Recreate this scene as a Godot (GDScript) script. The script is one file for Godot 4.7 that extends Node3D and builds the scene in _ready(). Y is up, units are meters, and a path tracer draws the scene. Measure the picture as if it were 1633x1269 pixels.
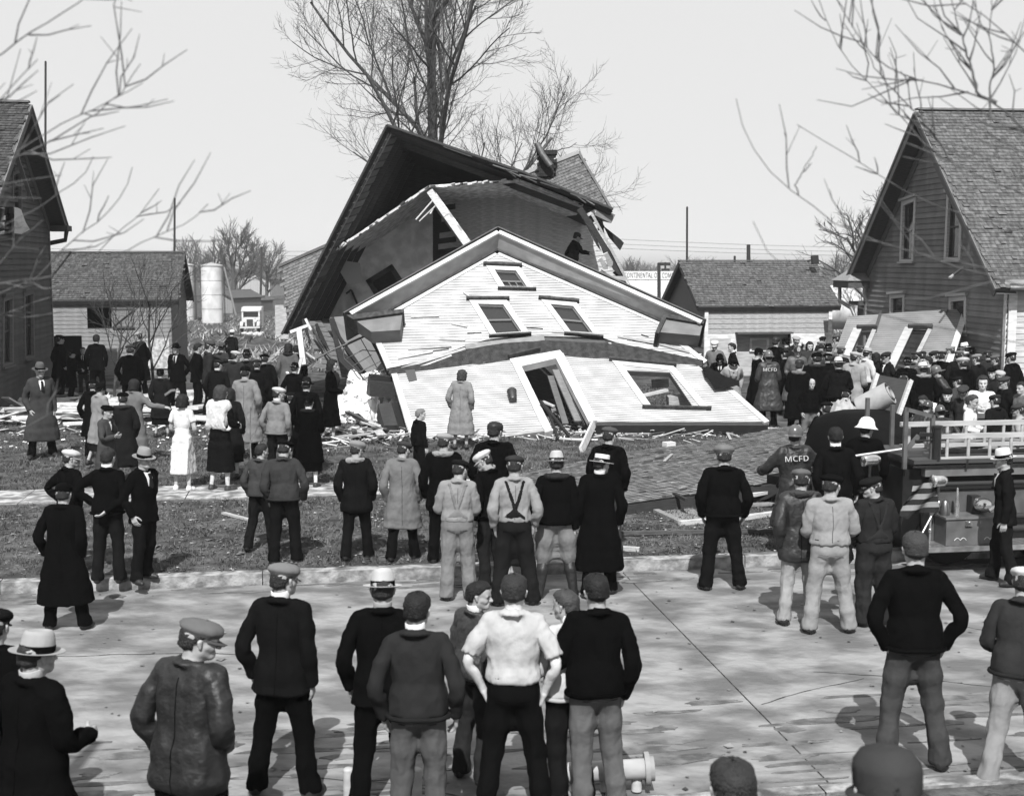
extends Node3D
# ---------------------------------------------------------------- mesh collecting
class MB:
	var v := PackedVector3Array()
	var n := PackedVector3Array()
	var c := PackedColorArray()
	func tri(a: Vector3, b: Vector3, d: Vector3, col := Color.WHITE) -> void:
		var nn := (b - a).cross(d - a).normalized()
		for p in [a, d, b]:
			v.append(p); n.append(nn); c.append(col)
	func quad(a: Vector3, b: Vector3, d: Vector3, e: Vector3, col := Color.WHITE) -> void:
		tri(a, b, d, col)
		tri(a, d, e, col)
	func squad(a: Vector3, b: Vector3, d: Vector3, e: Vector3, na: Vector3, nb: Vector3, nd: Vector3, ne: Vector3, col := Color.WHITE) -> void:
		for p in [a, d, b, a, e, d]:
			v.append(p)
		for p in [na, nd, nb, na, ne, nd]:
			n.append(p)
		for i in 6:
			c.append(col)
	func box(x: Transform3D, s: Vector3, col := Color.WHITE) -> void:
		var h := s * 0.5
		var p := PackedVector3Array()
		for i in 8:
			p.append(x * Vector3(h.x if i & 1 else -h.x, h.y if i & 2 else -h.y, h.z if i & 4 else -h.z))
		quad(p[4], p[5], p[7], p[6], col); quad(p[1], p[0], p[2], p[3], col)
		quad(p[5], p[1], p[3], p[7], col); quad(p[0], p[4], p[6], p[2], col)
		quad(p[6], p[7], p[3], p[2], col); quad(p[0], p[1], p[5], p[4], col)
	# a bar between two points, w across, t deep (towards up)
	func bar(a: Vector3, b: Vector3, w: float, t: float, up := Vector3.UP, col := Color.WHITE) -> void:
		box(frame(a, b, up), Vector3(a.distance_to(b), t, w), col)
	static func frame(a: Vector3, b: Vector3, up := Vector3.UP) -> Transform3D:
		var x := (b - a).normalized()
		if absf(x.dot(up)) > 0.98:
			up = Vector3.RIGHT if absf(x.x) < 0.9 else Vector3.BACK
		var z := x.cross(up).normalized()
		return Transform3D(Basis(x, z.cross(x), z), (a + b) * 0.5)
	# polygon in the xy plane of x, from z0 to z1; zf (optional) gives the front z of each point
	func prism(x: Transform3D, poly: PackedVector2Array, z0: float, z1: float, col := Color.WHITE, zf := PackedFloat32Array(), ecol := Color(-1, 0, 0)) -> void:
		var ec := col if ecol.r < 0.0 else ecol
		var t := Geometry2D.triangulate_polygon(poly)
		if t.is_empty():
			return
		var area := 0.0
		for i in poly.size():
			area += poly[i].cross(poly[(i + 1) % poly.size()])
		var f := PackedVector3Array()
		var bk := PackedVector3Array()
		for i in poly.size():
			f.append(x * Vector3(poly[i].x, poly[i].y, z1 if zf.is_empty() else zf[i]))
			bk.append(x * Vector3(poly[i].x, poly[i].y, z0))
		for i in range(0, t.size(), 3):
			var a := t[i]; var b := t[i + 1]; var d := t[i + 2]
			if (poly[b] - poly[a]).cross(poly[d] - poly[a]) < 0.0:
				var sw := b; b = d; d = sw
			tri(f[a], f[b], f[d], col)
			tri(bk[a], bk[d], bk[b], col)
		for i in poly.size():
			var j := (i + 1) % poly.size()
			if area > 0.0:
				quad(bk[i], bk[j], f[j], f[i], ec)
			else:
				quad(bk[j], bk[i], f[i], f[j], ec)
	func tube(pts: PackedVector3Array, rad: PackedFloat32Array, sides := 6, col := Color.WHITE, closed := true) -> void:
		var m := pts.size()
		var pr := PackedVector3Array(); var pn := PackedVector3Array()
		var ref := Vector3.UP
		for i in m:
			var d := (pts[mini(i + 1, m - 1)] - pts[maxi(i - 1, 0)]).normalized()
			if i == 0 and absf(d.y) > 0.9:
				ref = Vector3.RIGHT
			var s := d.cross(ref)
			if s.length() < 0.05:
				s = d.cross(Vector3.BACK)
			s = s.normalized()
			var u := s.cross(d)
			ref = u
			for k in sides + 1:
				var a := TAU * k / sides
				var nn := s * cos(a) + u * sin(a)
				pr.append(pts[i] + nn * rad[i]); pn.append(nn)
		for i in m - 1:
			for k in sides:
				var q := i * (sides + 1) + k
				squad(pr[q], pr[q + sides + 1], pr[q + sides + 2], pr[q + 1], pn[q], pn[q + sides + 1], pn[q + sides + 2], pn[q + 1], col)
		if closed:
			for k in sides:
				tri(pts[0], pr[k], pr[k + 1], col)
				tri(pts[m - 1], pr[(m - 1) * (sides + 1) + k + 1], pr[(m - 1) * (sides + 1) + k], col)
	func rod(a: Vector3, b: Vector3, r: float, r2 := -1.0, sides := 8, col := Color.WHITE) -> void:
		tube(PackedVector3Array([a, b]), PackedFloat32Array([r, r if r2 < 0.0 else r2]), sides, col)
	# rings of [rx, rz, y, zoff] round the y axis; smooth
	func rings(x: Transform3D, list: Array, seg := 20, col := Color.WHITE, lobes := 0, lobe := 0.0) -> void:
		var g := []
		for r in list:
			var row := PackedVector3Array()
			for k in seg:
				var a := TAU * k / seg
				var m := 1.0 + lobe * absf(cos(a * lobes * 0.5)) if lobes else 1.0
				row.append(x * Vector3(sin(a) * r[0] * m, r[2], cos(a) * r[1] * m + r[3]))
			g.append(row)
		grid(g, true, col)
	# a grid of rows of points; smooth normals
	func grid(g: Array, wrap := false, col := Color.WHITE) -> void:
		var R := g.size()
		var S: int = g[0].size()
		var nn := []
		for i in R:
			var row := PackedVector3Array()
			for k in S:
				var k0 := (k - 1 + S) % S if wrap else maxi(k - 1, 0)
				var k1 := (k + 1) % S if wrap else mini(k + 1, S - 1)
				var du: Vector3 = g[i][k1] - g[i][k0]
				var dv: Vector3 = g[mini(i + 1, R - 1)][k] - g[maxi(i - 1, 0)][k]
				if du.length() < 0.0005:
					du = g[mini(i + 1, R - 1)][k1] - g[mini(i + 1, R - 1)][k0] + g[maxi(i - 1, 0)][k1] - g[maxi(i - 1, 0)][k0]
				row.append(du.cross(dv).normalized())
			nn.append(row)
		for i in R - 1:
			for k in (S if wrap else S - 1):
				var j := (k + 1) % S
				squad(g[i][k], g[i][j], g[i + 1][j], g[i + 1][k], nn[i][k], nn[i][j], nn[i + 1][j], nn[i + 1][k], col)
	func ball(p: Vector3, r: Vector3, seg := 10, col := Color.WHITE) -> void:
		var l := []
		for i in seg / 2 + 1:
			var a := PI * i / (seg / 2) - PI / 2
			l.append([cos(a) * r.x + 0.0001, cos(a) * r.z + 0.0001, sin(a) * r.y, 0.0])
		rings(Transform3D(Basis(), p), l, seg, col)
	func mesh(m: Material) -> ArrayMesh:
		var am := ArrayMesh.new()
		if v.is_empty():
			return am
		var a := []
		a.resize(Mesh.ARRAY_MAX)
		a[Mesh.ARRAY_VERTEX] = v; a[Mesh.ARRAY_NORMAL] = n
		if m is StandardMaterial3D and m.vertex_color_use_as_albedo:
			a[Mesh.ARRAY_COLOR] = c
		am.add_surface_from_arrays(Mesh.PRIMITIVE_TRIANGLES, a)
		am.surface_set_material(0, m)
		return am

# ---------------------------------------------------------------- naming
var taken := {}
var rng := RandomNumberGenerator.new()
func nm(o: Node, called: String, parent: Node) -> void:
	var key := str(parent.get_instance_id()) + called
	var k: int = taken.get(key, 0)
	taken[key] = k + 1
	o.name = called if k == 0 else "%s_%03d" % [called, k]
	parent.add_child(o, true)
func put(called: String, m: Mesh, parent: Node = null, x := Transform3D()) -> MeshInstance3D:
	var o := MeshInstance3D.new()
	o.mesh = m
	o.transform = x
	nm(o, called, parent if parent else self)
	return o
func build(called: String, b: MB, m: Material, parent: Node = null) -> MeshInstance3D:
	return put(called, b.mesh(m), parent)
func tag(o: Node, label: String, category: String, group := "", kind := "") -> Node:
	o.set_meta("label", label)
	o.set_meta("category", category)
	if group: o.set_meta("group", group)
	if kind: o.set_meta("kind", kind)
	return o
func thing(called: String, label: String, category: String, at := Vector3.ZERO, turn := 0.0, group := "") -> Node3D:
	var o := Node3D.new()
	nm(o, called, self)
	o.position = at
	o.rotation.y = turn
	tag(o, label, category, group)
	return o
func struct(called: String, b: MB, m: Material) -> MeshInstance3D:
	var o := build(called, b, m)
	o.set_meta("kind", "structure")
	return o
func stuff(o: Node) -> Node:
	o.set_meta("kind", "stuff")
	return o
func rf(a: float, b: float) -> float:
	return rng.randf_range(a, b)
func grey(a: float) -> Color:
	return Color(a, a, a)

# ---------------------------------------------------------------- materials
var T := {}
var MC := {}
func noise_tex(key: String, freq: float, oct: int, lo: float, hi: float, kind := "", size := 512, ridged := false) -> Texture2D:
	if not T.has(key):
		var f := FastNoiseLite.new()
		f.noise_type = FastNoiseLite.TYPE_SIMPLEX_SMOOTH
		f.frequency = freq
		f.fractal_type = FastNoiseLite.FRACTAL_RIDGED if ridged else FastNoiseLite.FRACTAL_FBM
		f.fractal_octaves = oct
		f.seed = hash(key) & 0xffff
		var t := NoiseTexture2D.new()
		t.width = size; t.height = size; t.seamless = true
		t.noise = f
		if kind == "n":
			t.as_normal_map = true
			t.bump_strength = lo
		else:
			var g := Gradient.new()
			g.offsets = PackedFloat32Array([0.25, 0.75])
			g.colors = PackedColorArray([grey(lo).linear_to_srgb(), grey(hi).linear_to_srgb()])
			t.color_ramp = g
		T[key] = t
	return T[key]
func make_textures() -> void:
	noise_tex("mottle", 0.012, 5, 0.45, 1.0)
	noise_tex("soft", 0.008, 4, 0.72, 1.0)
	noise_tex("fine", 0.06, 4, 0.6, 1.0)
	noise_tex("cloth", 0.012, 5, 0.84, 1.0)
	noise_tex("stain", 0.006, 6, 0.3, 1.0, "", 1024)
	noise_tex("lawn", 0.010, 7, 0.4, 1.0, "", 1024)
	noise_tex("road", 0.008, 7, 0.45, 1.0, "", 1024)
	noise_tex("wood", 0.02, 5, 0.5, 1.0)
	noise_tex("dirt", 0.02, 6, 0.25, 1.0, "", 1024)
	noise_tex("cloth_n", 0.02, 5, 8.0, 0, "n")
	noise_tex("fine_n", 0.08, 4, 5.0, 0, "n")
	noise_tex("dirt_n", 0.03, 6, 10.0, 0, "n", 1024)
# tone is the linear base colour; tex, its repeats per metre (x, y, z), normal map
func mat(tone: float, rough := 0.85, tex := "", sc := Vector3.ONE, ntex := "", nsc := 0.5, opt := {}) -> StandardMaterial3D:
	var key := "%.3f %.2f %s %s %s %.2f %s" % [tone, rough, tex, sc, ntex, nsc, opt]
	if MC.has(key):
		return MC[key]
	var m := StandardMaterial3D.new()
	m.albedo_color = grey(tone).linear_to_srgb()
	m.roughness = rough
	m.metallic = opt.get("metal", 0.0)
	m.metallic_specular = opt.get("spec", 0.3)
	if tex:
		m.albedo_texture = T[tex]
		m.uv1_triplanar = true
		m.uv1_world_triplanar = opt.get("world", false)
		m.uv1_scale = sc
	if ntex:
		m.normal_enabled = true
		m.normal_texture = T[ntex]
		m.normal_scale = nsc
		if not tex:
			m.uv1_triplanar = true
			m.uv1_scale = sc
	if opt.has("vc"):
		m.vertex_color_use_as_albedo = true
	if opt.has("rim"):
		m.rim_enabled = true
		m.rim = opt.rim
		m.rim_tint = 0.5
	if opt.has("coat"):
		m.clearcoat_enabled = true
		m.clearcoat = opt.coat
		m.clearcoat_roughness = 0.25
	if opt.has("alpha"):
		m.transparency = BaseMaterial3D.TRANSPARENCY_ALPHA
		m.albedo_color.a = opt.alpha
	MC[key] = m
	return m
func wood(tone: float) -> StandardMaterial3D:
	return mat(tone, 0.85, "wood", Vector3(0.35, 6.0, 6.0), "fine_n", 0.25)
func paint(tone: float) -> StandardMaterial3D:
	return mat(tone, 0.6, "soft", Vector3(0.5, 2.0, 2.0))
func wvc() -> StandardMaterial3D:   # wood whose tone comes from each piece
	return mat(1.0, 0.9, "wood", Vector3(0.4, 3.0, 3.0), "fine_n", 0.3, {"vc": 1})
func cloth(tone: float) -> StandardMaterial3D:
	tone = tone * lerpf(0.2, 1.0, smoothstep(0.0, 0.14, tone))
	return mat(tone, 1.0, "cloth", Vector3(1.1, 0.8, 1.1), "cloth_n", 0.3, {"rim": 0.015, "spec": 0.04})
func leather(tone: float) -> StandardMaterial3D:
	return mat(tone, 0.5, "cloth", Vector3(1.2, 1.2, 1.2), "cloth_n", 0.6, {"spec": 0.4})
func metal(tone: float, rough := 0.35) -> StandardMaterial3D:
	return mat(tone, rough, "soft", Vector3(2, 2, 2), "", 0.5, {"metal": 0.9})
func gloss(tone: float) -> StandardMaterial3D:
	return mat(tone, 0.3, "soft", Vector3(1, 1, 1), "", 0.5, {"coat": 0.5})

# ---------------------------------------------------------------- walls and roofs
# boards laid across a polygon in the xy plane of x (exposure e, tilt against the x axis), holes cut out; parts > 0 gives every board a mesh of its own under parent
func siding(parent: Node, x: Transform3D, poly: PackedVector2Array, holes: Array, e: float, m: Material, each: bool, tones := Vector2(0.8, 1.0), tilt := 0.0, lip := 0.018, ragged := 0.0, edge := 1.0) -> void:
	var lo := Vector2(1e9, 1e9); var hi := -lo
	for p in poly:
		lo = lo.min(p); hi = hi.max(p)
	var k := 0
	var all := MB.new()
	var y := lo.y - absf(tilt) * (hi.x - lo.x)
	while y < hi.y + absf(tilt) * (hi.x - lo.x):
		var x0 := lo.x - 0.01 + (rf(0, ragged) if ragged else 0.0); var x1 := hi.x + 0.01
		var strip := PackedVector2Array([Vector2(x0, y + tilt * (x0 - lo.x)), Vector2(x1, y + tilt * (x1 - lo.x)), Vector2(x1, y + e + tilt * (x1 - lo.x)), Vector2(x0, y + e + tilt * (x0 - lo.x))])
		var bits: Array = Geometry2D.intersect_polygons(strip, poly)
		for hole in holes:
			var nxt := []
			for b in bits:
				nxt.append_array(Geometry2D.clip_polygons(b, hole).filter(func(q): return not Geometry2D.is_polygon_clockwise(q)))
			bits = nxt
		var col := grey(rf(tones.x, tones.y))
		for b in bits:
			var zf := PackedFloat32Array()
			for p in b:
				zf.append(lerpf(lip, 0.004, clampf((p.y - tilt * (p.x - lo.x) - y) / e, 0, 1)) + (k % 3) * 0.0006)
			var o := MB.new() if each else all
			o.prism(x, b, -0.012, lip, col, zf, col * edge)  # edge below one paints the shadow line under each lap into the rims
			if each:
				build("board", o, m, parent)
		y += e
		k += 1
	if not each:
		stuff(build("siding", all, m, parent))
# a sheet with holes, made of upright strips
func holed(b: MB, x: Transform3D, poly: PackedVector2Array, holes: Array, z0: float, z1: float) -> void:
	var lo := 1e9; var hi := -1e9
	for p in poly:
		lo = minf(lo, p.x); hi = maxf(hi, p.x)
	while lo < hi:
		var bits: Array = Geometry2D.intersect_polygons(rect(lo, -20, lo + 0.2, 20), poly)
		for hole in holes:
			var nxt := []
			for q in bits:
				nxt.append_array(Geometry2D.clip_polygons(q, hole))
			bits = nxt
		for q in bits:
			if not Geometry2D.is_polygon_clockwise(q): b.prism(x, q, z0, z1)
		lo += 0.2
# wedge shingles on a polygon, courses along x, upslope +y, outward +z
func shingles(b: MB, x: Transform3D, poly: PackedVector2Array, course: float, wide: float, t0: float, t1: float, rough := 0.0) -> void:
	var lo := Vector2(1e9, 1e9); var hi := -lo
	for p in poly:
		lo = lo.min(p); hi = hi.max(p)
	var y := lo.y
	while y < hi.y:
		var px := lo.x - rf(0, wide)
		while px < hi.x:
			var w := wide * rf(0.55, 1.35)
			var mid := Vector2(px + w * 0.5, y + course * 0.4)
			if Geometry2D.is_point_in_polygon(mid, poly):
				var col := grey(rf(t0, t1))
				var y0 := y - rf(0, 0.012) - (rf(0, 0.05) if rough and rng.randf() < rough else 0.0)
				var th := rf(0.010, 0.016) + (rf(0, 0.03) if rough and rng.randf() < rough else 0.0)
				var a := x * Vector3(px + 0.003, y0, th + 0.006); var bb := x * Vector3(px + w - 0.003, y0, th + 0.006)
				var cc := x * Vector3(px + w - 0.003, y + course * 1.1, 0.004); var d := x * Vector3(px + 0.003, y + course * 1.1, 0.004)
				var a2 := x * Vector3(px + 0.003, y0, 0.0); var b2 := x * Vector3(px + w - 0.003, y0, 0.0)
				b.quad(a, bb, cc, d, col)
				b.quad(a2, b2, bb, a, col * 0.3)  # butt face coloured darker, painting shade between the courses
				b.quad(a2, a, d, x * Vector3(px + 0.003, y + course * 1.1, 0.0), col)
				b.quad(bb, b2, x * Vector3(px + w - 0.003, y + course * 1.1, 0.0), cc, col)
			px += w
		y += course
func rect(x0: float, y0: float, x1: float, y1: float) -> PackedVector2Array:
	return PackedVector2Array([Vector2(x0, y0), Vector2(x1, y0), Vector2(x1, y1), Vector2(x0, y1)])
# sashed window with casing in the xy plane of x over a quad (bl, br, tr, tl); part "window" > frame, sash, pane
func window(parent: Node, x: Transform3D, q: PackedVector2Array, fw: float, frame_m: Material, sash_m: Material, pane_m: Material, cap_m: Material = null, opt := {}) -> Node3D:
	var w := Node3D.new()
	nm(w, "window", parent)
	var proud: float = opt.get("proud", 0.045)
	var fr := MB.new()
	var cx := func(p: Vector2) -> Vector3: return x * Vector3(p.x, p.y, proud * 0.5)
	var up := x.basis.z
	var e1 := (q[1] - q[0]).normalized()
	var inn := PackedVector2Array()
	var L := (q[3] - q[0]); var R := (q[2] - q[1])
	inn.append(q[0] + e1 * fw + L.normalized() * fw * 0.5); inn.append(q[1] - e1 * fw + R.normalized() * fw * 0.5)
	inn.append(q[2] - e1 * fw - R.normalized() * fw); inn.append(q[3] + e1 * fw - L.normalized() * fw)
	for i in 4:
		var j := (i + 1) % 4
		fr.prism(x, PackedVector2Array([q[i], q[j], inn[j], inn[i]]), -0.09, proud + 0.003 * (i % 2))
	build("frame", fr, frame_m, w)
	if cap_m:
		var cp := MB.new()
		var d := (q[2] - q[3]).normalized()
		var n2 := Vector2(-d.y, d.x)
		cp.prism(x, PackedVector2Array([q[3] - d * 0.07, q[2] + d * 0.07, q[2] + d * 0.07 + n2 * 0.07, q[3] - d * 0.07 + n2 * 0.07]), -0.01, proud + 0.07)
		build("cap", cp, cap_m, w)
		var sl := MB.new()
		sl.prism(x, PackedVector2Array([q[0] - d * 0.05 - n2 * 0.05, q[1] + d * 0.05 - n2 * 0.05, q[1] + d * 0.05, q[0] - d * 0.05]), -0.01, proud + 0.06)
		build("sill", sl, opt.get("sill", cap_m), w)
	if opt.get("empty", false):
		return w
	var sh := MB.new()
	var at := func(u: float, t: float) -> Vector2: return inn[0].lerp(inn[1], u).lerp(inn[3].lerp(inn[2], u), t)
	var sw := 0.035
	var ml: float = opt.get("rail", 0.5)
	for seg in [[0.0, 0.0, 1.0, 0.0], [0.0, ml, 1.0, ml], [0.0, 1.0, 1.0, 1.0], [0.0, 0.0, 0.0, 1.0], [1.0, 0.0, 1.0, 1.0]]:
		var a: Vector2 = at.call(seg[0], seg[1]); var b: Vector2 = at.call(seg[2], seg[3])
		sh.bar(x * Vector3(a.x, a.y, -0.04), x * Vector3(b.x, b.y, -0.04), sw * 1.6, 0.03, up)
	for u in opt.get("bars", []):
		var a: Vector2 = at.call(u, 0.0); var b: Vector2 = at.call(u, ml)
		sh.bar(x * Vector3(a.x, a.y, -0.042), x * Vector3(b.x, b.y, -0.042), 0.03, 0.02, up)
	build("sash", sh, sash_m, w)
	var pn := MB.new()
	pn.prism(x, PackedVector2Array([at.call(0, ml), at.call(1, ml), at.call(1, 1), at.call(0, 1)]), -0.06, -0.055)
	build("pane", pn, pane_m, w)
	var pl := MB.new()
	pl.prism(x, PackedVector2Array([at.call(0, 0), at.call(1, 0), at.call(1, ml), at.call(0, ml)]), -0.072, -0.067)
	build("pane", pl, pane_m, w)
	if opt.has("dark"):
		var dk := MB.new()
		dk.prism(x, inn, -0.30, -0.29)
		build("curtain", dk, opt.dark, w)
	return w
# a fan of trimmed board along a polyline
func trim(parent: Node, called: String, pts: Array, w: float, t: float, m: Material, up := Vector3.UP) -> MeshInstance3D:
	var b := MB.new()
	for i in pts.size() - 1:
		b.bar(pts[i], pts[i + 1], w, t, up)
	return build(called, b, m, parent)

# ---------------------------------------------------------------- surface nets
class Nets:
	var o: Vector3; var h: float; var nx: int; var ny: int; var nz: int
	var f := PackedFloat32Array()
	func _init(lo: Vector3, hi: Vector3, cell: float) -> void:
		o = lo; h = cell
		nx = int((hi.x - lo.x) / h) + 2; ny = int((hi.y - lo.y) / h) + 2; nz = int((hi.z - lo.z) / h) + 2
		f.resize(nx * ny * nz)
		f.fill(1.0)
	# tapered capsule joined with a smooth minimum k; cut > 0 subtracts instead
	func cap(a: Vector3, b: Vector3, ra: float, rb: float, k: float, cut := false) -> void:
		var m := maxf(ra, rb) + k + h * 2.0
		var i0 := maxi(0, int((minf(a.x, b.x) - m - o.x) / h)); var i1 := mini(nx - 1, int((maxf(a.x, b.x) + m - o.x) / h) + 1)
		var j0 := maxi(0, int((minf(a.y, b.y) - m - o.y) / h)); var j1 := mini(ny - 1, int((maxf(a.y, b.y) + m - o.y) / h) + 1)
		var k0 := maxi(0, int((minf(a.z, b.z) - m - o.z) / h)); var k1 := mini(nz - 1, int((maxf(a.z, b.z) + m - o.z) / h) + 1)
		var ba := b - a
		var il := 1.0 / maxf(ba.length_squared(), 1e-9)
		var dr := rb - ra
		for kk in range(k0, k1 + 1):
			for j in range(j0, j1 + 1):
				var at := (kk * ny + j) * nx
				for i in range(i0, i1 + 1):
					var pa := Vector3(o.x + i * h, o.y + j * h, o.z + kk * h) - a
					var t := clampf(pa.dot(ba) * il, 0.0, 1.0)
					var d := (pa - ba * t).length() - ra - dr * t
					var c := f[at + i]
					if cut:
						d = -d
						var q := k - absf(c - d)
						f[at + i] = maxf(c, d) + (q * q * 0.25 / k if q > 0.0 else 0.0)
					else:
						var q := k - absf(c - d)
						f[at + i] = minf(c, d) - (q * q * 0.25 / k if q > 0.0 else 0.0)
	func chain(pts: Array, rad: Array, k: float) -> void:
		for i in pts.size() - 1:
			cap(pts[i], pts[i + 1], rad[i], rad[i + 1], k)
	# keep what lies on the side of the plane that n points to
	func keep(p: Vector3, n: Vector3, zone_x := 0.0) -> void:
		for kk in nz:
			for j in ny:
				var at := (kk * ny + j) * nx
				for i in nx:
					if f[at + i] < h * 3.0:
						var q := Vector3(o.x + i * h, o.y + j * h, o.z + kk * h) - p
						if zone_x == 0.0 or (zone_x > 0.0 and q.x + p.x > zone_x) or (zone_x < 0.0 and q.x + p.x < zone_x):
							f[at + i] = maxf(f[at + i], -q.dot(n))
	func surface(V: PackedVector3Array, I: PackedInt32Array) -> void:
		var ids := PackedInt32Array()
		ids.resize(nx * ny * nz)
		ids.fill(-1)
		var sy := nx; var sz := nx * ny
		for kk in nz - 1:
			for j in ny - 1:
				var at := (kk * ny + j) * nx
				for i in nx - 1:
					var c := at + i
					var a0 := f[c]; var a1 := f[c + 1]; var a2 := f[c + sy]; var a3 := f[c + sy + 1]
					var a4 := f[c + sz]; var a5 := f[c + sz + 1]; var a6 := f[c + sz + sy]; var a7 := f[c + sz + sy + 1]
					var neg := int(a0 < 0) + int(a1 < 0) + int(a2 < 0) + int(a3 < 0) + int(a4 < 0) + int(a5 < 0) + int(a6 < 0) + int(a7 < 0)
					if neg == 0 or neg == 8:
						continue
					var s := Vector3.ZERO; var m := 0
					if (a0 < 0) != (a1 < 0): s += Vector3(a0 / (a0 - a1), 0, 0); m += 1
					if (a2 < 0) != (a3 < 0): s += Vector3(a2 / (a2 - a3), 1, 0); m += 1
					if (a4 < 0) != (a5 < 0): s += Vector3(a4 / (a4 - a5), 0, 1); m += 1
					if (a6 < 0) != (a7 < 0): s += Vector3(a6 / (a6 - a7), 1, 1); m += 1
					if (a0 < 0) != (a2 < 0): s += Vector3(0, a0 / (a0 - a2), 0); m += 1
					if (a1 < 0) != (a3 < 0): s += Vector3(1, a1 / (a1 - a3), 0); m += 1
					if (a4 < 0) != (a6 < 0): s += Vector3(0, a4 / (a4 - a6), 1); m += 1
					if (a5 < 0) != (a7 < 0): s += Vector3(1, a5 / (a5 - a7), 1); m += 1
					if (a0 < 0) != (a4 < 0): s += Vector3(0, 0, a0 / (a0 - a4)); m += 1
					if (a1 < 0) != (a5 < 0): s += Vector3(1, 0, a1 / (a1 - a5)); m += 1
					if (a2 < 0) != (a6 < 0): s += Vector3(0, 1, a2 / (a2 - a6)); m += 1
					if (a3 < 0) != (a7 < 0): s += Vector3(1, 1, a3 / (a3 - a7)); m += 1
					ids[c] = V.size()
					V.append(o + (Vector3(i, j, kk) + s / m) * h)
		for kk in range(1, nz - 1):
			for j in range(1, ny - 1):
				var at := (kk * ny + j) * nx
				for i in range(1, nx - 1):
					var c := at + i
					if ids[c] < 0 and ids[c - 1] < 0:
						continue
					var a := f[c]
					var n0 := a < 0.0
					if n0 != (f[c + 1] < 0.0): _q(I, ids[c], ids[c - sy], ids[c - sy - sz], ids[c - sz], n0)
					if n0 != (f[c + sy] < 0.0): _q(I, ids[c], ids[c - sz], ids[c - sz - 1], ids[c - 1], n0)
					if n0 != (f[c + sz] < 0.0): _q(I, ids[c], ids[c - 1], ids[c - 1 - sy], ids[c - sy], n0)
	func _q(I: PackedInt32Array, a: int, b: int, c: int, d: int, fwd: bool) -> void:
		if a < 0 or b < 0 or c < 0 or d < 0:
			return
		if fwd:
			I.append_array(PackedInt32Array([a, c, b, a, d, c]))
		else:
			I.append_array(PackedInt32Array([a, b, c, a, c, d]))

# ---------------------------------------------------------------- the body at rest: faces -z, arms 35 degrees out
const SH := Vector3(0.180, 1.405, 0.015)
const HIP := Vector3(0.088, 0.91, 0.0)
const KNEE := Vector3(0.098, 0.49, -0.01)
const ANK := Vector3(0.104, 0.085, 0.025)
var AD := Vector3(sin(0.61), -cos(0.61), 0.0)
func mir(p: Vector3, s: float) -> Vector3:
	return Vector3(p.x * s, p.y, p.z)
# bones: 0 pelvis 1 spine 2 chest 3 head, 4 5 6 / 7 8 9 arms (+x, -x), 10 11 12 / 13 14 15 legs
var SEG := []
func make_skeleton() -> void:
	SEG = [[0, Vector3(-0.07, 0.93, 0), Vector3(0.07, 0.93, 0), 0.10], [1, Vector3(-0.06, 1.06, 0), Vector3(0.06, 1.06, 0), 0.10], [2, Vector3(-0.08, 1.25, 0), Vector3(0.08, 1.25, 0), 0.11],
		[2, Vector3(-0.11, 1.38, 0.01), Vector3(0.11, 1.38, 0.01), 0.08], [3, Vector3(0, 1.53, 0.01), Vector3(0, 1.67, 0), 0.06]]
	for k in 2:
		var s := 1.0 if k == 0 else -1.0
		var sh := mir(SH, s); var d := mir(AD, s)
		var b := 4 + 3 * k
		SEG.append([b, sh, sh + d * 0.29, 0.05]); SEG.append([b + 1, sh + d * 0.29, sh + d * 0.54, 0.04]); SEG.append([b + 2, sh + d * 0.55, sh + d * 0.72, 0.03])
		b = 10 + 3 * k
		SEG.append([b, mir(HIP, s) - Vector3(0, 0.05, 0), mir(KNEE, s), 0.07]); SEG.append([b + 1, mir(KNEE, s), mir(ANK, s), 0.05]); SEG.append([b + 2, mir(ANK, s) - Vector3(0, 0.04, 0.02), mir(ANK, s) + Vector3(0.01, -0.05, -0.16), 0.035])
# three bones and weights for each vertex
func weigh(V: PackedVector3Array, skirt: float, mode := "") -> Array:
	var B := PackedInt32Array(); var W := PackedFloat32Array()
	for p in V:
		var best := [0.0, 0.0, 0.0]; var who := [0, 0, 0]
		if skirt < 2.0 and p.y < skirt and absf(p.x) < 0.36 - maxf(0.0, p.y - 0.75) * 0.5 and (p.y < 0.85 or absf(p.x) < 0.25):
			var t := clampf((0.9 - p.y) / 0.4, 0.0, 0.55)
			var l := smoothstep(-0.15, 0.15, p.x)
			who = [0, 10, 13]; best = [1.0 - t, t * l, t * (1.0 - l)]
		elif mode == "head":
			who = [3, 2, 2]; var t := smoothstep(1.44, 1.53, p.y); best = [t, 1.0 - t, 0.0]
		elif mode == "hand":
			who = [6 if p.x > 0 else 9, 5 if p.x > 0 else 8, 0]; best = [1.0, 0.0, 0.0]
		else:
			var ds := {}
			for s in SEG:
				var ba: Vector3 = s[2] - s[1]
				var t := clampf((p - s[1]).dot(ba) / ba.length_squared(), 0, 1)
				var d: float = (p - s[1] - ba * t).length() - s[3]
				if s[0] >= 4 and s[0] <= 9 and ((s[0] <= 6) != (p.x > 0)): d += 0.3
				if s[0] >= 10 and ((s[0] <= 12) != (p.x > 0)): d += 0.03
				if not ds.has(s[0]) or d < ds[s[0]]: ds[s[0]] = d
			for b in ds:
				var w := exp(-ds[b] / 0.022)
				for q in 3:
					if w > best[q]:
						for r in range(2, q, -1):
							best[r] = best[r - 1]; who[r] = who[r - 1]
						best[q] = w; who[q] = b
						break
		var sum: float = best[0] + best[1] + best[2]
		for q in 3:
			B.append(who[q]); W.append(best[q] / sum)
	return [B, W]
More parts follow.
